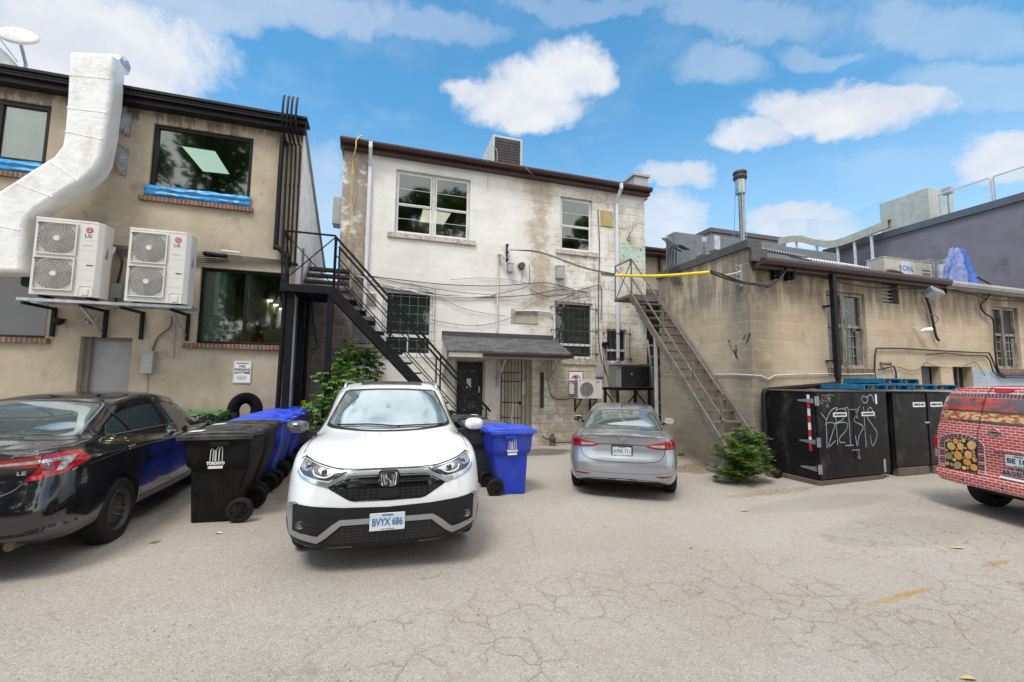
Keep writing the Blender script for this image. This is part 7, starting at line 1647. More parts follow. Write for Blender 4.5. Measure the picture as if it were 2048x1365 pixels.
    def line(s, name, mat, pts, view, w2=.004, off=.003, sm=6, parent=None, r3=None):
        P = spline([Vector((a, b, 0)) for a, b in pts], sm); m = MB(); q = []
        for p in P: h, n = s.hit(p.x, p.y, view); q.append((h+n*off, n))
        if r3: m.tube([a for a, n in q], r3, 8); return m.build(name, mat, parent or s.T, smooth=True)
        for i, (h, n) in enumerate(q):
            d = (q[min(i+1, len(q)-1)][0]-q[max(i-1, 0)][0]).normalized(); t_ = n.cross(d).normalized()*w2; m.v += [h-t_, h+t_]
        for i in range(len(q)-1): m.f.append([2*i, 2*i+1, 2*i+3, 2*i+2]); m.mi.append(0)
        return m.build(name, mat, parent or s.T, recalc=False)
def wheel(car, x, y, Rt, W_, rimr, kind):
    sg = 1 if x > 0 else -1; c = (x, y, Rt)
    m = MB(); hw = W_/2
    m.lathe([(-hw*.8, rimr), (-hw, rimr+.02), (-hw*1.03, (rimr+Rt)/2), (-hw*.92, Rt-.025), (-hw*.72, Rt-.004), (-hw*.4, Rt), (hw*.4, Rt), (hw*.72, Rt-.004), (hw*.92, Rt-.025), (hw*1.03, (rimr+Rt)/2), (hw, rimr+.02), (hw*.8, rimr)], c, 'x', 48)
    for q in (-.45, 0, .45): m.lathe([(q*hw-.006, Rt+.0005), (q*hw+.006, Rt+.0005)], c, 'x', 48)
    w = m.build('wheel', M_blackr, car.T, smooth=True, ang=50)
    o = sg*hw
    if kind == 'steel':
        r = MB().lathe([(x*0+o*.85, rimr+.004), (o*.95, rimr-.01), (o*.55, rimr-.03), (o*.45, rimr*.78), (o*.62, rimr*.62), (o*.55, rimr*.42), (o*.70, rimr*.25), (o*.70, 0)], c, 'x', 44).build('rim', pmat('steel_rim', (.05, .048, .045), .55, metal=.3, dirt=(.14, .09, .06), ds=9), w, smooth=True, ang=60)
        h = MB()
        for k in range(16): a = 2*math.pi*k/16; cc_ = Vector((x+o*.54, y+math.sin(a)*rimr*.71, Rt+math.cos(a)*rimr*.71)); h.lathe([(-sg*.004, .0), (sg*.016, .014), (sg*.016, 0)], cc_, 'x', 10)
        h.build('vent_hole', pmat('hole_black', (.004, .004, .004), .9), w)
        n = MB()
        for k in range(5): a = 2*math.pi*k/5+.3; n.lathe([(0, .011), (sg*.022, .010), (sg*.024, 0)], (x+o*.70, y+math.sin(a)*.057, Rt+math.cos(a)*.057), 'x', 6)
        n.build('wheel_nut', pmat('chrome', (.7, .7, .72), .12, metal=1, var=.02), w)
    else:
        r = MB().lathe([(o*.85, rimr+.004), (o*.98, rimr-.004), (o*.9, rimr-.022), (-o*.3, rimr-.035)], c, 'x', 44)
        for k in range(5):
            a = 2*math.pi*k/5
            for da in (-.16, .16): p = Vector((x+o*.75, y+math.sin(a)*.05, Rt+math.cos(a)*.05)); q = Vector((x+o*.85, y+math.sin(a+da)*(rimr-.02), Rt+math.cos(a+da)*(rimr-.02))); r.bar(p, q, .028, .03, up=(1, 0, 0))
        r.lathe([(o*.85, 0), (o*.85, .035), (o*.7, .05)], c, 'x', 20)
        r.build('rim', pmat('alloy', (.35, .35, .37), .3, metal=.8), w, smooth=True, ang=40)
        MB().lathe([(o*.1, 0), (o*.1, .14)], c, 'x', 24).build('brake_disc', pmat('disc_grey', (.15, .14, .13), .5, metal=.6), w)
    return w
def paintmat(name, col, metal=0, rough=.28, coat=1, flake=0, spec=.5, dust=None, var=.02):
    m = bpy.data.materials.new(name); m.use_nodes = True; t = NT(m.node_tree); b = t.n['Principled BSDF']; co = t.new('ShaderNodeTexCoord').outputs['Object']
    c = t.mix(t.noise(co, 2, 3, .5), tuple(v*(1-var) for v in col), tuple(min(1, v*(1+var)) for v in col))
    if dust:
        nz = t.xyz(t.new('ShaderNodeNewGeometry').outputs['Normal'])[2]
        k = t.m('MULTIPLY', t.ss(t.noise(co, 5, 8, .7), .3, .75), dust[1]); c = t.mix(k, c, dust[0])
        t.l.new(t.m('ADD', rough, t.m('MULTIPLY', k, .5)), b.inputs['Roughness'])
    else: b.inputs['Roughness'].default_value = rough
    t.l.new(c, b.inputs['Base Color']); b.inputs['Metallic'].default_value = metal; b.inputs['Coat Weight'].default_value = coat; b.inputs['Coat Roughness'].default_value = .02; b.inputs['Specular IOR Level'].default_value = spec
    t.l.new(t.bump(t.noise(co, 3, 2, .5), .04, .01), b.inputs['Normal'])
    MATS[name] = m; return m
C_chrome = pmat('chrome', (.7, .7, .72), .12, metal=1, var=.02)
C_gloss = paintmat('gloss_black', (.008, .008, .009), rough=.1)
C_trim = pmat('black_trim', (.014, .014, .016), .5, spec=.25, var=.08, bump=.1, bs=200)
C_gap = pmat('panel_gap', (.008, .008, .008), .8)
C_red = paintmat('lens_red', (.45, .008, .012), rough=.12); C_redd = paintmat('lens_dark_red', (.16, .004, .006), rough=.15)
C_clear = pmat('lens_clear', (.55, .55, .56), .1, metal=.6, var=.3, vs=25, coat=1)
C_orange = paintmat('lens_orange', (.5, .12, .02), rough=.12)
G_wind = glass('windscreen', (.36, .44, .47), 1.5, .03, metal=.75, wob=.001)
G_side = glass('car_glass', (.03, .045, .045), 1.8, .02, wob=.001)
G_rear = glass('rear_glass', (.30, .36, .36), 1.5, .02, metal=.8, wob=.001)
def hexmesh(name):
    m = bpy.data.materials.new(name); m.use_nodes = True; t = NT(m.node_tree); b = t.n['Principled BSDF']; co = t.new('ShaderNodeTexCoord').outputs['Object']; x, y, z = t.xyz(co)
    v = t.vor(t.comb(t.m('MULTIPLY', x, 1.0), t.m('MULTIPLY', z, 1.8)), 20, 'DISTANCE_TO_EDGE', rnd=.0)
    k = t.ss(v, .10, .16); t.l.new(t.mix(k, (.016, .016, .017), (.002, .002, .002)), b.inputs['Base Color']); b.inputs['Roughness'].default_value = .35
    t.l.new(t.bump(t.m('MULTIPLY', k, -1.0), .8, .02), b.inputs['Normal']); MATS[name] = m; return m
C_mesh = hexmesh('grille_mesh')
def plate(car, c, rx, body, tilt=0, sub='ONTARIO', ring=None, flip=False, tc=(.04, .17, .42), size=.088):
    T = MB(); w2, h2 = .152, .076; y0 = 0
    o = T.box((-w2, -.004, -h2), (w2, .004, h2)).build('licence_plate', pmat('plate_white', (.62, .66, .68), .4, dirt=(.4, .4, .38), ds=5), car.T, bevel=.006, loc=None)
    o.location = c; o.rotation_euler = (tilt, 0, rx)
    ink = pmat('plate_ink%d' % int(tc[1]*100), tc, .4)
    tn = text(body, size, ink, 'plate_number', o, (0, -.0055, -.004), depth=.0012, bold=.0022); xs = [v.co.x for v in tn.data.vertices]; tn.scale.x = .262/(max(xs)-min(xs))
    text(sub, .022, ink, 'plate_heading', o, (0, -.0055, .058), depth=.001, bold=.001); text('YOURS TO DISCOVER', .012, ink, 'plate_motto', o, (0, -.0055, -.062), depth=.001)
    if ring:
        m = MB().box((-w2-.014, -.009, -h2-.014), (w2+.014, .002, -h2+.006)).box((-w2-.014, -.009, h2-.005), (w2+.014, .002, h2+.012)).box((-w2-.014, -.009, -h2+.006), (-w2+.006, .002, h2-.005)).box((w2-.006, -.009, -h2+.006), (w2+.014, .002, h2-.005)); m.build('plate_frame', M_ink, o)
        MB().box((-w2+.02, -.0095, -h2-.008), (w2-.02, -.0065, -h2+.016)).build('plate_band', M_ink, o); text('DON VALLEY NORTH', .018, M_sticker, 'dealer_name', o, (0, -.0108, -h2+.004), depth=.001, bold=.0006)
    return o
# ---------------------------------------------------------------- white SUV facing the camera
g_ = 2.295; F0 = at(780, 1048, Y=4.0); hd = R(1.5)
cS = Vector((F0.x-.02, 4.10, 0))+Vector((math.sin(hd), math.cos(hd), 0))*g_
P_white = paintmat('pearl_white', (.72, .73, .74), rough=.2, coat=1, dust=((.55, .53, .50), .22))
cv = dict(
 zb=[(-2.3, .34), (-2, .24), (2, .22), (2.295, .235)], wb=[(-2.3, .7), (2.3, .72)],
 wr=[(-2.3, .88), (0, .885), (2.3, .90)], zr=[(-2.3, .42), (-1.9, .33), (1.9, .31), (2.3, .30)],
 wm=[(-2.3, .90), (0, .915), (1.3, .93), (2.3, .93)], zm=[(-2.3, .72), (0, .66), (2.3, .60)],
 ws=[(-2.3, .86), (-1, .905), (0, .90), (1.2, .905), (1.8, .90), (2.3, .86)], zs=[(-2.3, .98), (-1.5, 1.05), (0, 1.0), (1.2, 1.0), (1.8, .96), (2.295, .86)],
 ww=[(-2.3, .80), (-1, .85), (0, .86), (.8, .84), (1.15, .77), (1.8, .74), (2.295, .70)], zw=[(-2.3, 1.04), (-1.5, 1.13), (0, 1.08), (.9, 1.09), (1.3, 1.095), (1.8, 1.03), (2.15, .97), (2.295, .915)],
 wu=[(-2.3, .68), (-1.5, .70), (0, .69), (.5, .66), (.9, .66), (1.3, .60), (1.8, .56), (2.295, .50)], zu=[(-2.3, 1.06), (-2.1, 1.25), (-1.8, 1.46), (-1, 1.545), (0, 1.57), (.4, 1.52), (.8, 1.32), (1.12, 1.18), (1.3, 1.14), (1.8, 1.065), (2.15, 1.0), (2.295, .925)],
 wt=[(-2.3, .60), (-1.5, .60), (0, .60), (.5, .57), (.9, .54), (1.3, .42), (2.295, .36)], zt=[(-2.3, 1.07), (-2.1, 1.3), (-1.8, 1.54), (-1, 1.625), (0, 1.64), (.4, 1.575), (.85, 1.34), (1.22, 1.18), (1.4, 1.135), (1.8, 1.075), (2.15, 1.005), (2.295, .93)],
 wc=[(-2.3, .3), (2.3, .3)], zc=[(-2.3, 1.08), (-2.12, 1.32), (-1.9, 1.56), (-1, 1.675), (0, 1.69), (.4, 1.63), (.55, 1.585), (1.28, 1.175), (1.42, 1.145), (1.8, 1.085), (2.15, 1.01), (2.295, .935)])
for k_ in ('zc', 'zt'): cv[k_] = ins(cv[k_], .55, 1.24, .01)
cS.z = gz(cS.x, 5)+.02
rzS = math.pi-hd
SUV = Car('suv', 'white SUV facing the camera with a blue lettered licence plate', 'car', cS, rzS, P_white, cv, 4.59,
          [(-2.3, .88), (-2.1, .96), (-1.6, 1), (1.5, 1), (1.9, .975), (2.1, .91), (2.2, .82), (2.27, .68), (2.295, .58)],
          [(.2, -.09), (.32, -.03), (.45, .0), (.62, .0), (.7, -.02), (.80, -.045), (.90, -.085), (.96, -.15), (1.05, -.2)], [(.3, 0), (.9, .02), (1.3, .12)], (1.365, -1.295), .355, .22, arch=.045)
for y in (1.365, -1.295):
    for x in (-.80, .80): wheel(SUV, x, y, .36, .225, .225, 'alloy')
A = SUV
mir = lambda p: p+[(-a, b) for a, b in p[::-1]]
A.patch('windscreen', G_wind, mir([(0, 1.165), (.35, 1.172), (.62, 1.192), (.70, 1.215), (.665, 1.30), (.585, 1.50), (.55, 1.575), (.3, 1.60), (0, 1.605)][:0]+[(0.001, 1.165), (.35, 1.172), (.60, 1.19), (.695, 1.212), (.66, 1.30), (.60, 1.46), (.555, 1.56), (.3, 1.585), (0.001, 1.59)]), 'F', off=.004, rim=.01)
for sg in (-1, 1): A.line('windscreen_seal', C_gap, [(sg*.70, 1.205), (sg*.668, 1.30), (sg*.606, 1.46), (sg*.558, 1.57)], 'F', w2=.014, off=.006)
A.line('windscreen_shade', pmat('shade_band', (.03, .035, .035), .2), [(-.54, 1.572), (-.25, 1.588), (0, 1.592), (.25, 1.588), (.54, 1.572)], 'F', w2=.022, off=.0065)
A.line('cowl', C_trim, [(-.70, 1.20), (-.6, 1.178), (-.3, 1.158), (0, 1.152), (.3, 1.158), (.6, 1.178), (.70, 1.20)], 'F', w2=.022, off=.006)
for (pts) in ([(-.60, 1.185), (-.3, 1.185), (-.05, 1.178)], [(.58, 1.195), (.25, 1.20), (-.1, 1.175)]): A.line('wiper', C_gap, pts, 'F', off=.018, r3=.008)
h, n = A.hit(.03, 1.40, 'F'); MB().lathe([(-.003, 0), (-.003, .028), (0, .028)], h+Vector((0, .02, .0)), 'y', 16).cbox(h+Vector((0, .012, -.01)), (.05, .004, .075)).build('sensor_tag', pmat('tag_pale', (.6, .66, .66), .4), A.T)
A.sym('headlamp', pmat('lamp_housing', (.05, .053, .058), .12, coat=1, spec=.8), [(.775, .975), (.64, .942), (.51, .915), (.40, .90), (.38, .88), (.45, .85), (.52, .82), (.64, .84), (.74, .865), (.79, .905)], 'F', off=.004, res=.02)
A.sym('headlamp_chrome', C_clear, [(.76, .965), (.69, .948), (.675, .92), (.71, .892), (.765, .90), (.78, .93)], 'F', off=.0075, rim=.004, res=.02)
A.sym('headlamp_chrome', C_clear, [(.60, .925), (.50, .905), (.44, .885), (.50, .862), (.585, .875), (.615, .90)], 'F', off=.0075, rim=.004, res=.02)
for sg in (-1, 1):
    for (a, b, r_) in ((.70, .922, .030), (.555, .89, .028)):
        h, n = A.hit(sg*a, b, 'F'); MB().lathe([(0, r_), (.008, r_), (.016, r_*.7), (.019, 0)], h+n*.004, 'y', 18).build('headlamp_lens', pmat('projector', (.12, .13, .15), .05, metal=.6), A.T, smooth=True)
    A.line('running_light', pmat('drl_white', (.72, .74, .76), .3), [(sg*.655, .90), (sg*.635, .868), (sg*.55, .848), (sg*.49, .868)], 'F', w2=.006, off=.011, sm=3)
    A.line('lamp_edge', C_gap, [(sg*.80, .965), (sg*.775, .982), (sg*.64, .952), (sg*.40, .908)], 'F', w2=.005, off=.005)
# black grille, chrome wing
grl = A.patch('grille', C_gloss, mir([(0.001, .905), (.37, .90), (.46, .845), (.545, .785), (.49, .745), (.42, .705), (.33, .655), (.28, .645), (0.001, .64)]), 'F', off=.004, res=.025)
A.patch('grille_mesh', C_mesh, mir([(0.001, .745), (.30, .745), (.475, .755), (.44, .722), (.32, .662), (.27, .655), (0.001, .65)]), 'F', off=.0065, rim=.003, res=.025, parent=grl)
for sg in (-1, 1):
    A.line('grille_bar', C_gloss, [(sg*.08, .80), (sg*.3, .80), (sg*.40, .80)], 'F', off=.012, r3=.014, parent=grl)
    A.line('grille_accent', pmat('accent_grey', (.22, .22, .23), .3, metal=.5), [(sg*.10, .845), (sg*.34, .842), (sg*.40, .81), (sg*.455, .785)], 'F', w2=.005, off=.010, sm=3, parent=grl)
A.sym('chrome_wing', pmat('satin_chrome', (.62, .63, .65), .22, metal=.85, var=.03), [(.07, .895), (.35, .892), (.385, .868), (.515, .81), (.65, .832), (.755, .86), (.80, .90), (.80, .878), (.755, .842), (.65, .806), (.515, .768), (.36, .845), (.33, .855), (.07, .858)], 'F', off=.012, rim=.01, res=.02)
# badge
h, n = A.hit(0, .82, 'F'); bd = MB().prism([(-.085, -.075), (.085, -.075), (.092, .06), (.08, .08), (-.08, .08), (-.092, .06)], (0, h.y+.002, .82), (1, 0, 0), (0, 0, 1), (0, .016, 0)).build('badge', C_gloss, A.T, bevel=.006)
yy = h.y+.024; m = MB(); fr_ = [(-.055, .062), (.055, .062), (.068, .048), (.058, -.048), (.045, -.058), (-.045, -.058), (-.058, -.048), (-.068, .048), (-.055, .062)]
m.tube([(a, yy, .82+b) for a, b in fr_], .0055, 6)
for sg in (-1, 1): m.tube([(sg*.05, yy, .865), (sg*.042, yy, .825), (sg*.036, yy, .775)], .008, 6); m.tube([(sg*.030, yy, .865), (sg*.022, yy, .828), (0, yy, .822)], .007, 6); m.tube([(sg*.018, yy, .775), (sg*.014, yy, .806), (0, yy, .812)], .007, 6)
m.build('badge_emblem', C_chrome, bd, smooth=True)
A.patch('radar_cover', pmat('radar_black', (.015, .015, .016), .3), [(-.09, .735), (.09, .735), (.10, .69), (.08, .665), (-.08, .665), (-.10, .69)], 'F', off=.016, rim=.014, res=.03, parent=grl)
# lower bumper
A.patch('bumper_cladding', C_trim, mir([(0.001, .585), (.39, .60), (.58, .615), (.76, .632), (.80, .628), (.825, .60), (.845, .50), (.86, .42), (.87, .26), (.6, .225), (0.001, .215)]), 'F', off=.006, res=.035)
A.sym('side_cladding', C_trim, [(2.0, .44), (1.88, .46), (1.80, .62), (1.62, .78), (1.365, .835), (1.1, .78), (.93, .60), (.86, .42), (-.8, .42), (-.86, .6), (-1.03, .78), (-1.295, .835), (-1.56, .78), (-1.75, .58), (-1.82, .42), (-1.95, .40), (-1.95, .30), (-1.75, .30), (-1.70, .45), (-1.6, .62), (-1.295, .765), (-.99, .62), (-.88, .45), (-.85, .30), (.90, .30), (.95, .45), (1.05, .62), (1.365, .765), (1.66, .62), (1.76, .45), (1.82, .30), (2.0, .28)], 'R', off=.008, rim=.006, res=.05)
A.patch('skid_trim', pmat('satin_silver', (.36, .37, .39), .32, metal=.55, var=.05), mir([(0.001, .495), (.40, .498), (.47, .455), (.585, .362), (.70, .385), (.79, .402), (.80, .62), (.76, .640), (.79, .652), (.835, .635), (.848, .54), (.828, .365), (.70, .335), (.585, .305), (.52, .345), (.39, .452), (0.001, .452)]), 'F', off=.016, rim=.012, res=.025)
A.patch('lower_intake', C_mesh, mir([(0.001, .442), (.37, .442), (.50, .345), (.52, .305), (.40, .285), (0.001, .28)]), 'F', off=.010, rim=.004, res=.03)
A.sym('fog_recess', pmat('recess_black', (.008, .008, .009), .6), [(.785, .50), (.70, .487), (.585, .462), (.545, .425), (.60, .395), (.68, .412), (.775, .425)], 'F', off=.010, rim=.004, res=.025)
for sg in (-1, 1):
    h, n = A.hit(sg*.725, .462, 'F'); MB().lathe([(0, .034), (.014, .034), (.014, .027), (.006, .022), (.010, 0)], h+n*.008, 'y', 20).build('fog_lamp', pmat('fog_glass', (.18, .18, .19), .1, metal=.5), A.T, smooth=True)
    A.line('fog_slat', C_trim, [(sg*.68, .468), (sg*.58, .448)], 'F', off=.014, r3=.006); A.line('fog_slat', C_trim, [(sg*.67, .444), (sg*.575, .425)], 'F', off=.014, r3=.006)
plate(A, (0, 2.315, .465), math.pi, 'BVYX 686', tilt=0)
h = Vector((0, 2.312, .49)); m = MB()
# hood, door and roof lines
A.line('hood_seam', C_gap, [(-.775, .99), (-.64, .953), (-.40, .914), (0, .908), (.40, .914), (.64, .953), (.775, .99)], 'F', w2=.005, off=.003, sm=8)
for sg in (-1, 1):
    A.line('hood_seam', C_gap, [(sg*.81, 1.75), (sg*.80, 1.5), (sg*.79, 1.2)], 'T', w2=.004, off=.002)
V_ = 'R'
A.sym('side_window', G_side, [(.95, 1.10), (.50, 1.43), (.1, 1.525), (-.9, 1.52), (-1.5, 1.44), (-1.75, 1.2), (-1.4, 1.15), (0, 1.10)], 'R', off=.004, rim=.004, res=.05)
for pts in ([(.98, 1.08), (.99, .9), (.92, .6), (.93, .45)], [(-.02, 1.5), (-.02, 1.05), (-.02, .7), (-.02, .45)], [(-1.0, 1.4), (-.98, 1.1), (-.86, .9), (-.86, .6)]):
    A.line('door_seam', C_gap, pts, 'R', w2=.003); A.line('door_seam', C_gap, pts, 'L', w2=.003)
for y in (.25, -.72):
    for v_ in 'RL': h, n = A.hit(y, .98, v_); MB().tube([h+Vector((0, .09, 0)), h+n*.04+Vector((0, .06, .0)), h+n*.04+Vector((0, -.06, 0)), h+Vector((0, -.09, 0))], .012, 8).build('door_handle', P_white, A.T, smooth=True)
A.patch('sunroof', pmat('sunroof_glass', (.05, .05, .048), .25, dirt=(.16, .15, .13), ds=5), [(-.40, .28), (-.41, .02), (-.40, -.18), (.40, -.18), (.41, .02), (.40, .28), (.36, .30), (-.36, .30)], 'T', off=.004, rim=.006, res=.05)
for sg in (-1, 1):
    m = MB(); q = [A.hit(sg*.60, y, 'T')[0] for y in (.30, .18, -.4, -1.0, -1.5, -1.62)]
    for i, p in enumerate(q): p.z += (.0 if i in (0, 5) else .045)
    m.tube([p for p in q], .016, 8, smooth=4); m.build('roof_rail', pmat('rail_silver', (.45, .46, .47), .3, metal=.7), A.T, smooth=True)
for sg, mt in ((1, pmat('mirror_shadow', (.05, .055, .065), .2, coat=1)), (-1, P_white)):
    c = Vector((sg*1.0, 1.10, 1.19)); m = MB(); N = 14; prof = [(-.085, .55), (-.06, .9), (0, 1.0), (.05, .92), (.085, .6), (.10, .2)]
    for (y, s_) in prof:
        for k in range(N):
            a = 2*math.pi*k/N; ca, sa = math.cos(a), math.sin(a); e = .75; m.v.append(c+Vector((.115*s_*math.copysign(abs(ca)**e, ca), y, .072*s_*math.copysign(abs(sa)**e, sa))))
    for i in range(len(prof)-1):
        for k in range(N): m.f.append([i*N+k, i*N+(k+1) % N, (i+1)*N+(k+1) % N, (i+1)*N+k]); m.mi.append(0)
    m.f.append(list(range(N))); m.mi.append(0); m.f.append([(len(prof)-1)*N+k for k in range(N)]); m.mi.append(0)
    mo = m.build('mirror', mt, A.T, smooth=True, ang=60); MB().bar((sg*.80, 1.08, 1.10), (sg*.95, 1.10, 1.13), .05, .05).build('mirror_arm', C_trim, mo, bevel=.01)
h = A.hit(0, -1.5, 'T')[0]; MB().prism([(-.07, 0), (.09, 0), (-.06, .055)], (-.01, h.y, h.z-.01), (0, 1, 0), (0, 0, 1), (.02, 0, 0)).build('antenna_fin', P_white, A.T, bevel=.008)
m = MB().box((-.72, -1.9, .215), (.72, 1.95, .3)); m.build('underbody', MATS['wheel_well'], A.T)
# ---------------------------------------------------------------- silver sedan, tail to the camera
def sedan_curves(L, W_, H_, s):  # s: dict of landmark y/z
    Hf = L/2; w = W_/2
    d = dict(
     zb=[(-Hf, .34), (-Hf+.3, .24), (Hf-.3, .20), (Hf, .24)], wb=[(-Hf, w*.8), (Hf, w*.8)],
     wr=[(-Hf, w*.94), (0, w*.96), (Hf, w*.93)], zr=[(-Hf, .40), (-Hf+.4, .31), (Hf-.4, .28), (Hf, .32)],
     wm=[(-Hf, w*.985), (-Hf+.9, w), (Hf-.9, w), (Hf, w*.98)], zm=[(-Hf, s['zm']), (0, s['zm']), (Hf, s['zm']-.06)],
     ws=[(-Hf, w*.95), (-Hf+.8, w*.965), (Hf-.8, w*.955), (Hf, w*.9)], zs=[(-Hf, s['zsr']), (-Hf+.5, s['zsr']+.02), (0, s['zs0']), (Hf-.9, s['zs0']-.07), (Hf, .62)],
     ww=[(-Hf, w*.86), (-Hf+.5, w*.84), (s['gb']+.2, w*.83), (0, w*.90), (s['wb_'], w*.84), (Hf-.3, w*.76), (Hf, w*.7)],
     zw=[(-Hf, s['ztr']-.045), (-Hf+.3, s['ztr']-.02), (s['gb'], s['zgb']-.035), (0, s['zs0']+.06), (s['wb_'], s['zcow']-.03), (Hf-.4, .78), (Hf, .66)],
     wu=[(-Hf, w*.66), (s['gb']-.1, w*.66), (s['gb']+.25, w*.70), (s['gt'], w*.68), (0, w*.70), (s['wt_'], w*.68), (s['wb_'], w*.68), (Hf, w*.5)],
     zu=[(-Hf, s['ztr']-.012), (s['gb']-.25, s['ztr']+.0), (s['gb'], s['zgb']-.005), (s['gt']-.05, H_-.17), (-.1, H_-.105), (s['wt_'], H_-.17), (s['wb_']-.1, s['zcow']+.02), (Hf-.5, .83), (Hf, .68)],
     wt=[(-Hf, w*.46), (s['gb']-.1, w*.52), (s['gt'], w*.585), (0, w*.60), (s['wt_'], w*.58), (s['wb_'], w*.5), (Hf, w*.35)],
     zt=[(-Hf, s['ztr']-.004), (s['gb']-.25, s['ztr']+.006), (s['gb'], s['zgb']), (s['gt'], H_-.09), (-.1, H_-.035), (s['wt_'], H_-.09), (s['wb_'], s['zcow']+.01), (Hf-.5, .845), (Hf, .69)],
     wc=[(-Hf, w*.3), (Hf, w*.3)],
     zc=[(-Hf, s['ztr']), (-Hf+.05, s['ztr']+.012), (s['gb']-.25, s['ztr']+.015), (s['gb'], s['zgb']+.01), (s['gt'], H_-.065), (s['gt']+.35, H_-.02), (0, H_), (s['wt_']-.3, H_-.02), (s['wt_'], H_-.06), (s['wb_'], s['zcow']+.02), (Hf-.5, .855), (Hf, .70)])
    return glassfix(d, s)
def glassfix(cv, s):
    for k in ('zc', 'zt', 'zu'):
        cv[k] = ins(cv[k], s['gb']+.02, s['gt']-.05); cv[k] = ins(cv[k], s['wt_']+.02, s['wb_']-.12)
    return cv
hd = R(32); aw = Vector((math.sin(hd), math.cos(hd), 0)); rt2 = Vector((math.cos(hd), -math.sin(hd), 0))
O2 = Vector((3.90, 5.98, 0))-rt2*.19; cE = O2+aw*2.275; cE.z = gz(O2.x, O2.y)-.01
P_silver = paintmat('silver_paint', (.37, .39, .425), metal=.6, rough=.3, coat=1, var=.03)
cv = sedan_curves(4.55, 1.80, 1.45, dict(zm=.58, zsr=.90, zs0=.90, ztr=1.055, gb=-1.72, zgb=1.085, gt=-.95, wt_=.35, wb_=1.15, zcow=1.0))
SE = Car('silver_sedan', 'silver sedan parked tail outward by the rusty stair', 'car', cE, -hd, P_silver, cv, 4.55,
         [(-2.275, .66), (-2.255, .76), (-2.18, .875), (-2.02, .95), (-1.7, .99), (-1.3, 1), (1.2, 1), (1.9, .92), (2.2, .75), (2.275, .6)],
         [(.2, -.03), (.5, 0), (.8, -.15)], [(.2, .07), (.35, .01), (.5, -.01), (.62, .0), (.72, .05), (.82, .085), (.90, .075), (1.0, .05), (1.045, .0), (1.06, .0)], (1.36, -1.34), .315, .2, arch=.04, wre=.75)
for y in (1.36, -1.34):
    for x in (-.785, .785): wheel(SE, x, y, .32, .205, .20, 'alloy')
A = SE
A.patch('rear_window', G_rear, mir([(0.001, 1.095), (.40, 1.088), (.62, 1.078), (.655, 1.09), (.60, 1.20), (.54, 1.315), (.50, 1.335), (.25, 1.352), (0.001, 1.355)]), 'B', off=.005, rim=.008)
for sg in (-1, 1): A.line('window_seal', C_gap, [(sg*.665, 1.082), (sg*.61, 1.20), (sg*.55, 1.325)], 'B', w2=.012, off=.006)
A.line('window_seal', C_gap, [(-.55, 1.33), (-.25, 1.362), (0, 1.366), (.25, 1.362), (.55, 1.33)], 'B', w2=.008, off=.006); A.line('window_seal', C_gap, [(-.66, 1.078), (-.3, 1.088), (0, 1.09), (.3, 1.088), (.66, 1.078)], 'B', w2=.008, off=.006)
tl = A.sym('tail_lamp', C_red, [(.862, .945), (.82, .985), (.74, .97), (.66, .952), (.50, .918), (.365, .885), (.43, .862), (.52, .848), (.66, .842), (.80, .85), (.865, .87)], 'B', off=.006, rim=.01, res=.02)
for sg, o in ((1, tl[0]), (-1, tl[1])):
    A.patch('lamp_clear', C_clear, [(sg*a, b) for a, b in ([(.655, .895), (.50, .895), (.42, .882), (.50, .862), (.655, .855)])], 'B', off=.009, rim=.002, res=.02, parent=o)
    A.patch('lamp_dark', C_redd, [(sg*a, b) for a, b in ([(.84, .925), (.76, .94), (.69, .925), (.69, .895), (.78, .885), (.85, .89)])], 'B', off=.009, rim=.002, res=.02, parent=o)
    A.line('lamp_split', C_gap, [(sg*.668, .955), (sg*.662, .842)], 'B', w2=.004, off=.010)
    A.line('lamp_edge', C_gap, [(sg*.36, .884), (sg*.43, .857), (sg*.52, .842), (sg*.66, .836), (sg*.80, .843), (sg*.86, .86)], 'B', w2=.005, off=.006)
A.line('trunk_seam', C_gap, [(-.66, .84), (-.64, .74), (-.54, .655), (-.3, .625), (0, .618), (.3, .625), (.54, .655), (.64, .74), (.66, .84)], 'B', w2=.004)
A.line('trunk_ledge', C_gap, [(-.36, .886), (-.18, .888), (0, .889), (.18, .888), (.36, .886)], 'B', w2=.004)
A.line('trunk_top_seam', C_gap, [(-.68, .955), (-.66, 1.03), (-.62, 1.065)], 'B', w2=.003); A.line('trunk_top_seam', C_gap, [(.68, .955), (.66, 1.03), (.62, 1.065)], 'B', w2=.003)
A.patch('lower_valance', C_trim, mir([(0.001, .365), (.35, .358), (.58, .335), (.69, .285), (.70, .25), (.5, .235), (0.001, .225)]), 'B', off=.007, rim=.01)
A.sym('reflector', C_redd, [(.50, .425), (.73, .437), (.76, .425), (.60, .402), (.54, .41)], 'B', off=.006, rim=.006, res=.02)
A.line('bumper_crease', C_gap, [(-.80, .50), (-.4, .455), (0, .448), (.4, .455), (.80, .50)], 'B', w2=.0015)
h, n = A.hit(0, .775, 'B'); plate(A, (0, h.y-.016, .785), 0, 'AVRR 711', ring=True, tc=(.10, .22, .12))
h, n = A.hit(0, .975, 'B'); m = MB(); m.tube([(.068*math.cos(R(12*k)), h.y-.010, .972+.040*math.sin(R(12*k))) for k in range(31)], .0055, 6)
m.tube([(-.022, h.y-.009, .948), (-.010, h.y-.009, .972), (-.012, h.y-.009, .998)], .006, 6).tube([(.012, h.y-.009, .946), (.010, h.y-.009, .972), (.022, h.y-.009, .996)], .006, 6).tube([(-.012, h.y-.009, .967), (.012, h.y-.009, .977)], .006, 6).build('emblem', C_chrome, A.T, smooth=True)
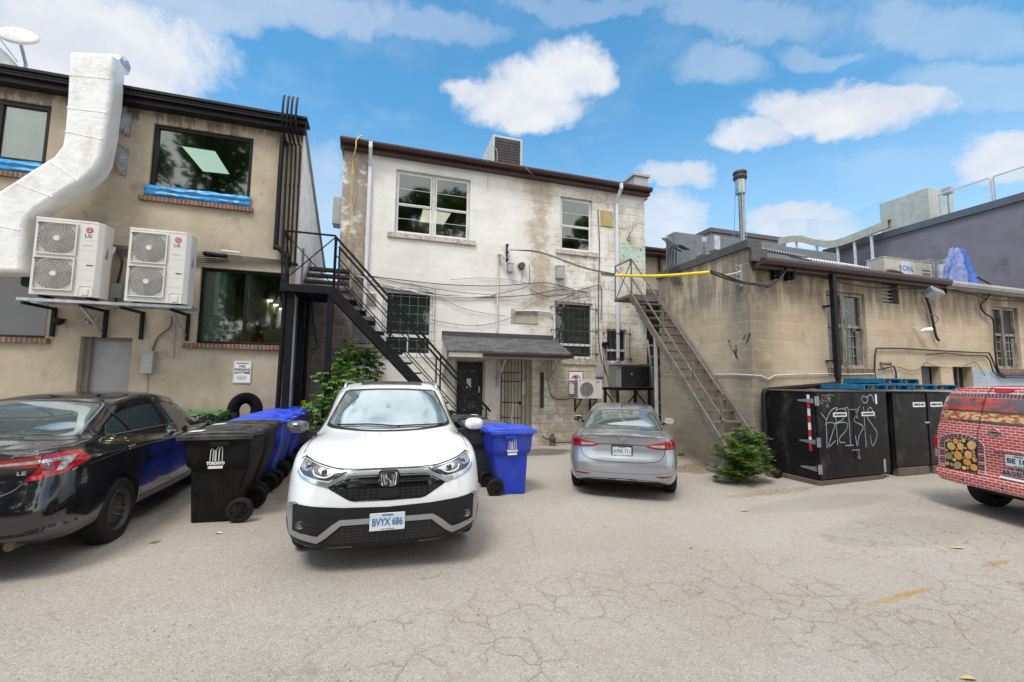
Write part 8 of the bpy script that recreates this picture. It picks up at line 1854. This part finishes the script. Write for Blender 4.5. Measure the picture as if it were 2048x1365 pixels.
h, n = A.hit(-.48, 1.0, 'B'); text('ELANTRA', .045, C_chrome, 'model_name', A.T, (-.48, h.y-.004, .995), bold=.0015, rot=(math.pi/2, 0, R(-4)), sx=1.2)
h = A.hit(0, -.75, 'T')[0]; MB().prism([(-.08, 0), (.09, 0), (-.05, .065)], (-.012, h.y, h.z-.012), (0, 1, 0), (0, 0, 1), (.024, 0, 0)).build('antenna_fin', C_gloss, A.T, bevel=.008)
A.sym('side_window', G_side, [(.98, 1.0), (.35, 1.30), (-.2, 1.35), (-.8, 1.30), (-1.25, 1.16), (-1.2, 1.02), (0, .98)], 'R', off=.004, rim=.004, res=.05)
for pts in ([(-.05, 1.33), (-.05, .9), (-.05, .4)], [(-1.1, 1.1), (-1.02, .85), (-.88, .5)], [(.95, .95), (.95, .5), (.9, .4)]):
    for v_ in 'RL': A.line('door_seam', C_gap, pts, v_, w2=.003)
for v_ in 'RL':
    for y in (-.75, .2): h, n = A.hit(y, .86, v_); MB().tube([h+Vector((0, .09, 0)), h+n*.04+Vector((0, .06, 0)), h+n*.04+Vector((0, -.06, 0)), h+Vector((0, -.09, 0))], .012, 8).build('door_handle', P_silver, A.T, smooth=True)
def rear_mirror(A, sg, x, y, z, mat, sc=1.0):
    c = Vector((sg*x, y, z)); m = MB(); N = 14; prof = [(-.045, .82), (-.04, .95), (0, 1.0), (.05, .85), (.09, .5), (.105, .15)]
    for (yy, s_) in prof:
        for k in range(N): a = 2*math.pi*k/N; ca, sa = math.cos(a), math.sin(a); m.v.append(c+Vector((.115*sc*s_*math.copysign(abs(ca)**.7, ca), yy, .068*sc*s_*math.copysign(abs(sa)**.7, sa))))
    for i in range(len(prof)-1):
        for k in range(N): m.f.append([i*N+k, i*N+(k+1) % N, (i+1)*N+(k+1) % N, (i+1)*N+k]); m.mi.append(0)
    m.f.append(list(range(N))); m.mi.append(0); m.f.append([(len(prof)-1)*N+k for k in range(N)]); m.mi.append(0)
    mo = m.build('mirror', mat, A.T, smooth=True, ang=50)
    g = MB(); pp = [(.098*sc*math.copysign(abs(math.cos(q))**.7, math.cos(q)), .056*sc*math.copysign(abs(math.sin(q))**.7, math.sin(q))) for q in [2*math.pi*k/20 for k in range(20)]]
    g.prism(pp, (c.x, y-.049, z), (1, 0, 0), (0, 0, 1), (0, .003, 0)).build('mirror_glass', pmat('mirror_silver', (.8, .82, .82), .03, metal=1, var=.01), mo)
    MB().bar((sg*(x-.20), y+.03, z-.09), (sg*(x-.05), y+.02, z-.055), .04, .04).build('mirror_arm', C_trim, mo)
for sg in (-1, 1): rear_mirror(SE, sg, 1.0, .72, 1.03, P_silver)
MB().box((-.72, -1.9, .215), (.72, 1.9, .3)).build('underbody', MATS['wheel_well'], A.T)
# white paper on the rear shelf
# ---------------------------------------------------------------- black sedan on the left
hd = R(-1.5); aw = Vector((math.sin(hd), math.cos(hd), 0)); rt2 = Vector((math.cos(hd), -math.sin(hd), 0))
O3 = Vector((-3.40, 4.45, 0)); cC = O3+aw*2.415; cC.z = .10
P_blk = paintmat('black_car_paint', (.006, .006, .009), metal=.0, rough=.12, coat=1, dust=((.09, .085, .08), .14), spec=.6)
cv = sedan_curves(4.83, 1.83, 1.51, dict(zm=.58, zsr=.93, zs0=.90, ztr=1.10, gb=-1.65, zgb=1.135, gt=-.87, wt_=.55, wb_=1.45, zcow=.99))
cv['zb'] = [(-2.415, .40), (-2.2, .30), (2.1, .20), (2.415, .24)]
CA_ = Car('black_sedan', 'glossy black sedan at the left edge with steel wheels and red and white tail lamps', 'car', cC, -hd, P_blk, cv, 4.83,
          [(-2.415, .68), (-2.39, .79), (-2.31, .895), (-2.15, .96), (-1.8, .995), (-1.3, 1), (1.2, 1), (1.9, .94), (2.3, .78), (2.415, .6)],
          [(.2, -.03), (.5, 0), (.8, -.15)], [(.3, .08), (.42, .02), (.55, -.01), (.66, .0), (.76, .05), (.86, .09), (.95, .085), (1.03, .065), (1.09, .01), (1.1, .0)], (1.45, -1.325), .325, .2, arch=.045, wre=.75)
for y in (1.45, -1.325):
    for x in (-.80, .80): wheel(CA_, x, y, .33, .21, .215, 'steel')
A = CA_
A.patch('rear_window', G_rear, mir([(0.001, 1.15), (.40, 1.143), (.60, 1.128), (.645, 1.135), (.60, 1.20), (.53, 1.36), (.49, 1.395), (.25, 1.415), (0.001, 1.42)]), 'B', off=.005, rim=.008)
for sg in (-1, 1): A.line('window_seal', pmat('seal_grey', (.12, .12, .13), .3), [(sg*.655, 1.13), (sg*.61, 1.20), (sg*.54, 1.365), (sg*.5, 1.40)], 'B', w2=.010, off=.006)
A.line('window_seal', C_gap, [(-.5, 1.402), (-.25, 1.424), (0, 1.428), (.25, 1.424), (.5, 1.402)], 'B', w2=.007, off=.006)
tl = A.sym('tail_lamp', C_red, [(.872, .995), (.862, 1.03), (.80, 1.045), (.66, 1.035), (.50, 1.02), (.42, .985), (.40, .965), (.58, .955), (.72, .945), (.70, .90), (.655, .835), (.75, .85), (.84, .875), (.87, .93)], 'B', off=.006, rim=.01, res=.02)
for sg, o in ((1, tl[0]), (-1, tl[1])):
    A.patch('lamp_clear', C_clear, [(sg*a, b) for a, b in [(.835, 1.008), (.66, 1.002), (.52, .99), (.46, .972), (.58, .974), (.74, .977), (.812, .978), (.80, .90), (.825, .903), (.838, .96)]], 'B', off=.009, rim=.002, res=.02, parent=o)
    A.patch('lamp_dark', C_redd, [(sg*a, b) for a, b in [(.79, .955), (.74, .958), (.74, .92), (.78, .905)]], 'B', off=.009, rim=.002, res=.02, parent=o)
    A.line('lamp_split', C_gap, [(sg*.735, 1.045), (sg*.725, .945), (sg*.66, .835)], 'B', w2=.003, off=.010)
    A.line('lamp_edge', C_chrome, [(sg*.876, 1.0), (sg*.875, .93), (sg*.85, .88)], 'B', w2=.005, off=.008)
A.line('trunk_seam', pmat('seam_glint', (.10, .10, .11), .3), [(-.66, .83), (-.60, .765), (-.45, .72), (-.2, .70), (0, .70), (.2, .70), (.45, .72), (.60, .765), (.66, .83)], 'B', w2=.004)
A.line('trunk_lip', pmat('lip_grey', (.22, .22, .24), .25), [(-.82, 1.075), (-.6, 1.09), (-.3, 1.10), (0, 1.103), (.3, 1.10), (.6, 1.09), (.82, 1.075)], 'B', w2=.006, off=.003)
A.line('bumper_crease', C_trim, [(-.88, .44), (-.5, .425), (0, .42), (.5, .425), (.88, .44)], 'B', w2=.012, off=.003)
h, n = A.hit(.68, 1.07, 'B')
h, n = A.hit(.665, 1.062, 'B'); text('James', .052, C_chrome, 'dealer_name', A.T, (.655, h.y-.022, 1.066), bold=.002, shear=.35, rot=(math.pi/2, 0, R(14)))
m = MB(); m.tube([(.73+.018*math.cos(R(15*k)), h.y-.010, 1.070+.013*math.sin(R(15*k))) for k in range(25)], .0022, 5).tube([(.718, h.y+.006, 1.07), (.742, h.y+.008, 1.07)], .002, 4).tube([(.73, h.y+.007, 1.055), (.73, h.y+.007, 1.077)], .002, 4).tube([(.585, h.y-.012, 1.042), (.64, h.y-.006, 1.045), (.70, h.y+.002, 1.048)], .003, 4).build('dealer_mark', C_chrome, A.T)
h, n = A.hit(.66, .905, 'B'); text('LE', .042, C_chrome, 'trim_name', A.T, (.64, h.y-.006, .905), bold=.002, rot=(math.pi/2, 0, R(10)), sx=1.3)
A.patch('scuff', pmat('scuff_grey', (.14, .15, .18), .5, dirt=(.01, .01, .012), ds=14, dth=(.42, .5)), [(.72, .455), (.86, .47), (.87, .43), (.73, .42)], 'B', off=.004, rim=.001, res=.03)
win = A.sym('side_window', G_side, [(-1.39, 1.10), (-1.28, 1.19), (-1.05, 1.28), (-.78, 1.33), (-.30, 1.365), (-.24, 1.36), (-.18, 1.08)], 'R', off=.004, rim=.006, res=.04)
win2 = A.sym('side_window', G_side, [(-.16, 1.365), (.2, 1.35), (.55, 1.285), (.95, 1.14), (1.08, 1.06), (-.05, 1.075)], 'R', off=.004, rim=.006, res=.04)
for v_ in 'RL':
    A.line('window_divider', C_gloss, [(-1.06, 1.275), (-1.0, 1.2), (-.93, 1.085)], v_, w2=.014, off=.011)
    A.line('belt_trim', pmat('belt_chrome', (.42, .42, .44), .25, metal=.8), [(-1.42, 1.09), (-.9, 1.08), (0, 1.068), (.6, 1.06), (1.1, 1.05)], v_, w2=.006, off=.010)
    A.line('rain_guard', C_gloss, [(-1.08, 1.285), (-1.0, 1.305), (-.78, 1.345), (-.3, 1.38), (.2, 1.365), (.55, 1.30), (.95, 1.155)], v_, w2=.014, off=.012)
    for pts in ([(-.21, 1.36), (-.21, 1.08), (-.20, .7), (-.20, .38)], [(-1.30, 1.08), (-1.18, .95), (-.98, .70), (-.93, .45), (-.90, .38)], [(1.02, 1.02), (1.02, .7), (.98, .38)], [(-.93, .36), (0, .345), (.98, .36)]): A.line('door_seam', C_gap, pts, v_, w2=.003)
    A.line('side_crease', P_blk, [(-1.9, .90), (-1.2, .925), (0, .90), (1.2, .86)], v_, off=.0, r3=.004)
    for y in (-1.12, -.12): h, n = A.hit(y, .945, v_); MB().tube([h+Vector((0, .10, 0)), h+n*.045+Vector((0, .07, 0)), h+n*.045+Vector((0, -.07, 0)), h+Vector((0, -.10, 0))], .014, 8).build('door_handle', P_blk, A.T, smooth=True)
for sg in (-1, 1): rear_mirror(A, sg, 1.02, .62, 1.09, P_blk, 1.1)
MB().box((-.72, -2.0, .25), (.72, 2.0, .33)).build('underbody', MATS['wheel_well'], A.T)
MB().tube([(.55, -2.2, .30), (.55, -1.6, .28)], .035, 12).build('tailpipe', pmat('pipe_rust', (.2, .14, .09), .7, metal=.3), A.T, smooth=True)
MB().lathe([(-.02, 0), (-.02, .16), (.12, .18), (.14, 0)], (.60, -1.95, .33), 'z', 20).build('spare_pan', pmat('pan_tan', (.30, .22, .13), .8, dirt=(.06, .05, .04), ds=6), A.T, smooth=True)
# ---------------------------------------------------------------- brick patterned van
hd = R(106); aw = Vector((math.sin(hd), math.cos(hd), 0)); O4 = Vector((8.14, 3.74, 0)); LV = 4.73; cV = O4+aw*LV/2; cV.z = -.05
def brickwrap():
    m = bpy.data.materials.new('brick_wrap'); m.use_nodes = True; t = NT(m.node_tree); b = t.n['Principled BSDF']; co = t.new('ShaderNodeTexCoord').outputs['Object']; x, y, z = t.xyz(co)
    nx = t.m('ABSOLUTE', t.xyz(t.new('ShaderNodeVectorTransform', vector_type='NORMAL', convert_from='WORLD', convert_to='OBJECT').outputs[0])[0]) if False else None
    u = t.m('ADD', x, t.m('MULTIPLY', y, .97))
    br = t.new('ShaderNodeTexBrick'); t.put(br.inputs['Vector'], t.comb(u, z))
    for k, v in (('Scale', 1), ('Brick Width', .098), ('Row Height', .038), ('Mortar Size', .0042), ('Color1', (.54, .068, .065, 1)), ('Color2', (.43, .05, .05, 1)), ('Mortar', (.70, .55, .49, 1)), ('Bias', 0), ('Mortar Smooth', .1)): br.inputs[k].default_value = v
    # a few dark bricks
    row = t.m('FLOOR', t.m('DIVIDE', z, .038)); sh = t.m('MULTIPLY', t.m('MODULO', row, 2.0), .5); cell = t.m('FLOOR', t.m('ADD', t.m('DIVIDE', u, .098), sh))
    wn_ = t.new('ShaderNodeTexWhiteNoise', noise_dimensions='2D'); t.put(wn_.inputs['Vector'], t.comb(cell, row))
    dk = t.m('MULTIPLY', t.m('GREATER_THAN', wn_.outputs[0], .955), t.m('SUBTRACT', 1.0, br.outputs[1]))
    c = t.mix(t.m('MULTIPLY', dk, .8), br.outputs[0], (.10, .03, .045))
    c = t.mix(t.m('MULTIPLY', t.ss(t.noise(co, 14, 4, .6), .4, .8), .3), c, (.5, .16, .13))
    t.l.new(c, b.inputs['Base Color']); b.inputs['Roughness'].default_value = .3; b.inputs['Coat Weight'].default_value = .6; MATS['brick_wrap'] = m; return m
P_brick = brickwrap()
Hf = LV/2; w = .865
cv = dict(zb=[(-Hf, .42), (-Hf+.3, .33), (Hf-.4, .24), (Hf, .3)], wb=[(-Hf, w*.8), (Hf, w*.8)], wr=[(-Hf, w*.96), (Hf, w*.95)], zr=[(-Hf, .50), (-Hf+.4, .40), (Hf, .35)],
 wm=[(-Hf, w*1.0), (Hf, w)], zm=[(-Hf, .72), (Hf, .6)], ws=[(-Hf, w*.995), (0, w*.99), (Hf-.5, w*.97), (Hf, w*.9)], zs=[(-Hf, 1.10), (0, 1.0), (1.2, .98), (Hf, .8)],
 ww=[(-Hf, w*.965), (0, w*.96), (1.2, w*.92), (Hf, w*.8)], zw=[(-Hf, 1.32), (0, 1.25), (1.2, 1.12), (1.7, 1.05), (Hf, .86)],
 wu=[(-Hf, w*.875), (0, w*.86), (.9, w*.8), (1.5, w*.75), (Hf, w*.6)], zu=[(-Hf, 1.72), (0, 1.70), (.6, 1.62), (1.4, 1.18), (1.8, 1.05), (Hf, .88)],
 wt=[(-Hf, w*.76), (0, w*.75), (.9, w*.68), (Hf, w*.4)], zt=[(-Hf, 1.80), (0, 1.81), (.5, 1.74), (1.45, 1.18), (1.85, 1.06), (Hf, .9)],
 wc=[(-Hf, w*.4), (Hf, w*.3)], zc=[(-Hf, 1.835), (-1, 1.86), (0, 1.86), (.4, 1.80), (1.5, 1.18), (1.9, 1.07), (Hf, .9)])
VN = Car('van', 'van wrapped in a red brick pattern with printed logs, at the right edge', 'van', cV, -hd, P_brick, cv, LV, [(-Hf, .93), (-Hf+.05, .97), (-Hf+.15, .995), (-Hf+.4, 1), (1.6, 1), (2.1, .9), (Hf, .65)],
         [(.3, 0), (.8, -.1)], [(.35, .0), (.42, -.06), (.55, -.055), (.60, .0), (1.0, .02), (1.12, .03), (1.32, .07), (1.66, .15), (1.80, .22), (1.9, .3)], (1.42, -Hf+.85), .31, .2, arch=.04, wre=.5)
for y in (1.42, -Hf+.80):
    for x in (-.76, .76): wheel(VN, x, y, .315, .20, .19, 'steel')
A = VN
img = bpy.data.materials.new('oven_print'); img.use_nodes = True; t = NT(img.node_tree); b = t.n['Principled BSDF']; co = t.new('ShaderNodeTexCoord').outputs['Object']; x, y, z = t.xyz(co)
flame = t.noise(t.vec(co, (5, 1, 6)), 1.1, 6, .7, 1.2); c = t.mix(t.ss(flame, .34, .5), (.10, .02, .02), (.62, .05, .04)); c = t.mix(t.ss(flame, .60, .72), c, (.8, .42, .14))
n2 = t.noise(t.vec(co, (1.5, 1, 3), (3, 0, 2)), 1.6, 5, .6); c = t.mix(t.m('MULTIPLY', t.ss(n2, .46, .6), t.ss(z, 1.46, 1.54)), c, (.10, .10, .11))
shelf = t.m('MULTIPLY', t.ss(z, 1.50, 1.475), t.ss(z, 1.42, 1.44)); c = t.mix(shelf, c, (.04, .035, .035))
rowm = t.ss(z, 1.47, 1.44); vb_ = t.new('ShaderNodeTexVoronoi'); t.put(vb_.inputs['Vector'], t.comb(t.m('MULTIPLY', x, 1.0), t.m('MULTIPLY', z, 2.4))); vb_.inputs['Scale'].default_value = 17
bun = t.ss(vb_.outputs[0], .62, .42); c = t.mix(t.m('MULTIPLY', rowm, 1.0), c, t.mix(bun, (.45, .10, .04), t.mix(t.noise(co, 18, 4, .6), (.62, .36, .12), (.80, .62, .34)))); c = t.mix(t.ss(z, 1.355, 1.34), c, (.05, .05, .05))
t.l.new(c, b.inputs['Base Color']); b.inputs['Roughness'].default_value = .2; b.inputs['Coat Weight'].default_value = 1
pr_ = A.patch('window_print', img, [(-.66, 1.65), (-.3, 1.66), (0, 1.662), (.3, 1.66), (.66, 1.65), (.70, 1.33), (.35, 1.318), (0, 1.31), (-.35, 1.318), (-.70, 1.335)], 'B', off=.004, rim=.003, res=.04)
M_dbr = pmat('dark_print_brick', (.13, .055, .07), .3, coat=.6, var=.3, vs=20); M_mor = pmat('print_mortar', (.62, .50, .47), .4, coat=.5)
A.patch('arch_print', M_mor, [(-.745, 1.73), (0, 1.745), (.745, 1.73), (.735, 1.665), (0, 1.675), (-.70, 1.662), (-.72, 1.33), (-.79, 1.33)], 'B', off=.003, rim=.002, res=.05)
for k in range(33):
    x0 = -.735+1.47*k/33; x1 = x0+.037; A.patch('print_brick', M_dbr, [(x0, 1.735-.02*abs(x0)), (x1, 1.735-.02*abs(x0)), (x1, 1.678-.01*abs(x0)), (x0, 1.678-.01*abs(x0))], 'B', off=.0055, rim=.001, res=.08, parent=pr_)
for k in range(9): z0 = 1.345+.036*k; s_ = .011*k; A.patch('print_brick', P_brick if k % 3 else M_dbr, [(-.785+s_, z0), (-.725+s_*.6, z0), (-.725+s_*.6, z0+.029), (-.785+s_, z0+.029)], 'B', off=.0055, rim=.001, res=.08, parent=pr_)
# arch with printed logs
ax, aw2, az0, az1 = -.45, .215, .62, .97
def archpts(w3, top, base, n=12): return [(ax-w3, base), (ax-w3, az1)]+[(ax-w3*math.cos(math.pi*k/n), az1+(top-az1)*math.sin(math.pi*k/n)) for k in range(1, n)]+[(ax+w3, az1), (ax+w3, base)]
A.patch('arch_print', M_mor, archpts(.325, 1.135, .60), 'B', off=.003, rim=.002, res=.05)
for k in range(15):
    a0, a1 = math.pi*(k+.1)/15, math.pi*(k+.9)/15
    A.patch('print_brick', M_dbr, [(ax-.235*math.cos(a0), az1+.10*math.sin(a0)), (ax-.315*math.cos(a0), az1+.155*math.sin(a0)), (ax-.315*math.cos(a1), az1+.155*math.sin(a1)), (ax-.235*math.cos(a1), az1+.10*math.sin(a1))], 'B', off=.0055, rim=.001, res=.08, parent=pr_)
for sg in (-1, 1):
    for k in range(9): z0 = .612+.04*k; xa, xb_ = sorted((ax+sg*.235, ax+sg*.315)); A.patch('print_brick', M_dbr if k % 3 else P_brick, [(xa, z0), (xb_, z0), (xb_, z0+.033), (xa, z0+.033)], 'B', off=.0055, rim=.001, res=.08, parent=pr_)
lg = A.patch('log_print', pmat('log_gap', (.035, .03, .025), .3, coat=.5), archpts(.225, 1.065, .60), 'B', off=.0045, rim=.002, res=.05)
lm = []
for i, (c1, c2) in enumerate((((.62, .26, .05), (.72, .38, .10)), ((.66, .36, .12), (.75, .48, .2)), ((.32, .20, .12), (.42, .28, .17)))):
    m_ = bpy.data.materials.new('log_end'); m_.use_nodes = True; t = NT(m_.node_tree); co = t.new('ShaderNodeTexCoord').outputs['Object']; t.l.new(t.mix(t.noise(co, 40, 5, .7), c1, c2), t.n['Principled BSDF'].inputs['Base Color']); t.n['Principled BSDF'].inputs['Roughness'].default_value = .3; t.n['Principled BSDF'].inputs['Coat Weight'].default_value = .5; lm.append(m_)
random.seed(21); circ = []
for tr_ in range(2600):
    r_ = random.choice([.062, .056, .05]) if tr_ < 500 else random.choice([.045, .04, .034, .028]) if tr_ < 1900 else .018; a, b2 = random.uniform(ax-.215+r_*.6, ax+.215-r_*.6), random.uniform(.61+r_*.7, 1.05-r_*.5)
    top_ = az1+.095*math.sqrt(max(0, 1-((a-ax)/.225)**2)); 
    if b2+r_*.8 > top_: continue
    if all(math.hypot(a-c_[0], b2-c_[1]) > r_+c_[2]+.002 for c_ in circ): circ.append((a, b2, r_))
m = MB()
for (a, b2, r_) in circ:
    m.cur = random.choice([0, 0, 1, 1, 2]); n = 14; o = len(m.v); ph = random.random()*6
    for k in range(n): q = 2*math.pi*k/n; rr = r_*(1+.07*math.sin(2*q+ph)+.04*math.sin(5*q+ph)); h, nn = A.hit(a+rr*math.cos(q), b2+rr*math.sin(q), 'B'); m.v.append(h+nn*.0075)
    m.f.append(list(range(o, o+n))); m.mi.append(m.cur)
m.build('log_picture', lm, lg, recalc=False)
A.line('door_seam', C_gap, [(-.14, 1.83), (-.17, 1.66), (-.20, 1.32), (-.215, 1.0), (-.22, .56)], 'B', w2=.004, off=.009)
A.line('door_seam', C_gap, [(-.80, .60), (-.22, .585), (.3, .585), (.80, .60)], 'B', w2=.004, off=.005)
A.line('door_seam', C_gap, [(-.74, 1.78), (-.30, 1.80), (.3, 1.80), (.74, 1.78)], 'B', w2=.003, off=.004)
A.patch('brake_lamp', C_red, [(-.10, 1.80), (.14, 1.80), (.12, 1.765), (.08, 1.75), (-.04, 1.75), (-.08, 1.765)], 'B', off=.018, rim=.02, res=.04)
h, n = A.hit(0, 1.2, 'B'); m = MB(); m.tube([(.065*math.cos(R(15*k)), h.y-.008, 1.2+.055*math.sin(R(15*k))) for k in range(25)], .006, 6); m.bar((-.085, h.y-.01, 1.2), (.085, h.y-.01, 1.2), .008, .020); m.build('emblem', C_chrome, A.T, smooth=True); text('NISSAN', .020, M_ink, 'maker_name', A.T, (0, h.y-.0155, 1.2), bold=.001, depth=.001, sx=1.1)
h, n = A.hit(.28, .85, 'B'); o = plate(A, (.285, h.y-.02, .855), 0, 'BE 184', tc=(.05, .05, .055), size=.09)
A.line('plate_recess', P_brick, [(.0, .965), (.3, .97), (.62, .965)], 'B', off=.012, r3=.018)
h, n = A.hit(.32, .69, 'B')
for (s_, x, z, sz) in (('THE', .32, .748, .062), ('BAGEL HOUSE', .345, .685, .08)): text(s_, sz, M_sticker, 'lettering_edge', A.T, (x, h.y-.014, z), bold=.006, depth=.001, sx=.98); text(s_, sz, M_ink, 'lettering', A.T, (x, h.y-.018, z), bold=.0025, depth=.001, sx=.98)
A.patch('web_strip', M_sticker, [(.05, .628), (.62, .615), (.62, .59), (.05, .602)], 'B', off=.006, rim=.001, res=.06)
for x in (-.80, -.38, .12, .5): h, n = A.hit(x, .475, 'B'); MB().lathe([(-.008, 0), (-.008, .014), (.0, .014)], h, 'y', 12).build('parking_sensor', M_ink, A.T)
for sg in (-1, 1):
    h = A.hit(-Hf+.16, .9, 'R' if sg > 0 else 'L')[0]; MB().box((h.x-sg*.04, -Hf+.07, .86), (h.x+sg*.035, -Hf+.20, 1.04)).build('tail_lamp', C_red, A.T, bevel=.02); MB().box((h.x-sg*.04, -Hf+.07, .73), (h.x+sg*.035, -Hf+.20, .855)).build('reverse_lamp', C_clear, A.T, bevel=.02)
    A.patch('side_glass', G_side, [(-Hf+.35, 1.30), (-Hf+.45, 1.62), (-.2, 1.64), (-.2, 1.28)], 'R' if sg > 0 else 'L', off=.004, rim=.004, res=.06)
MB().box((-.7, -2.0, .28), (.7, 2.0, .4)).build('underbody', MATS['wheel_well'], A.T)
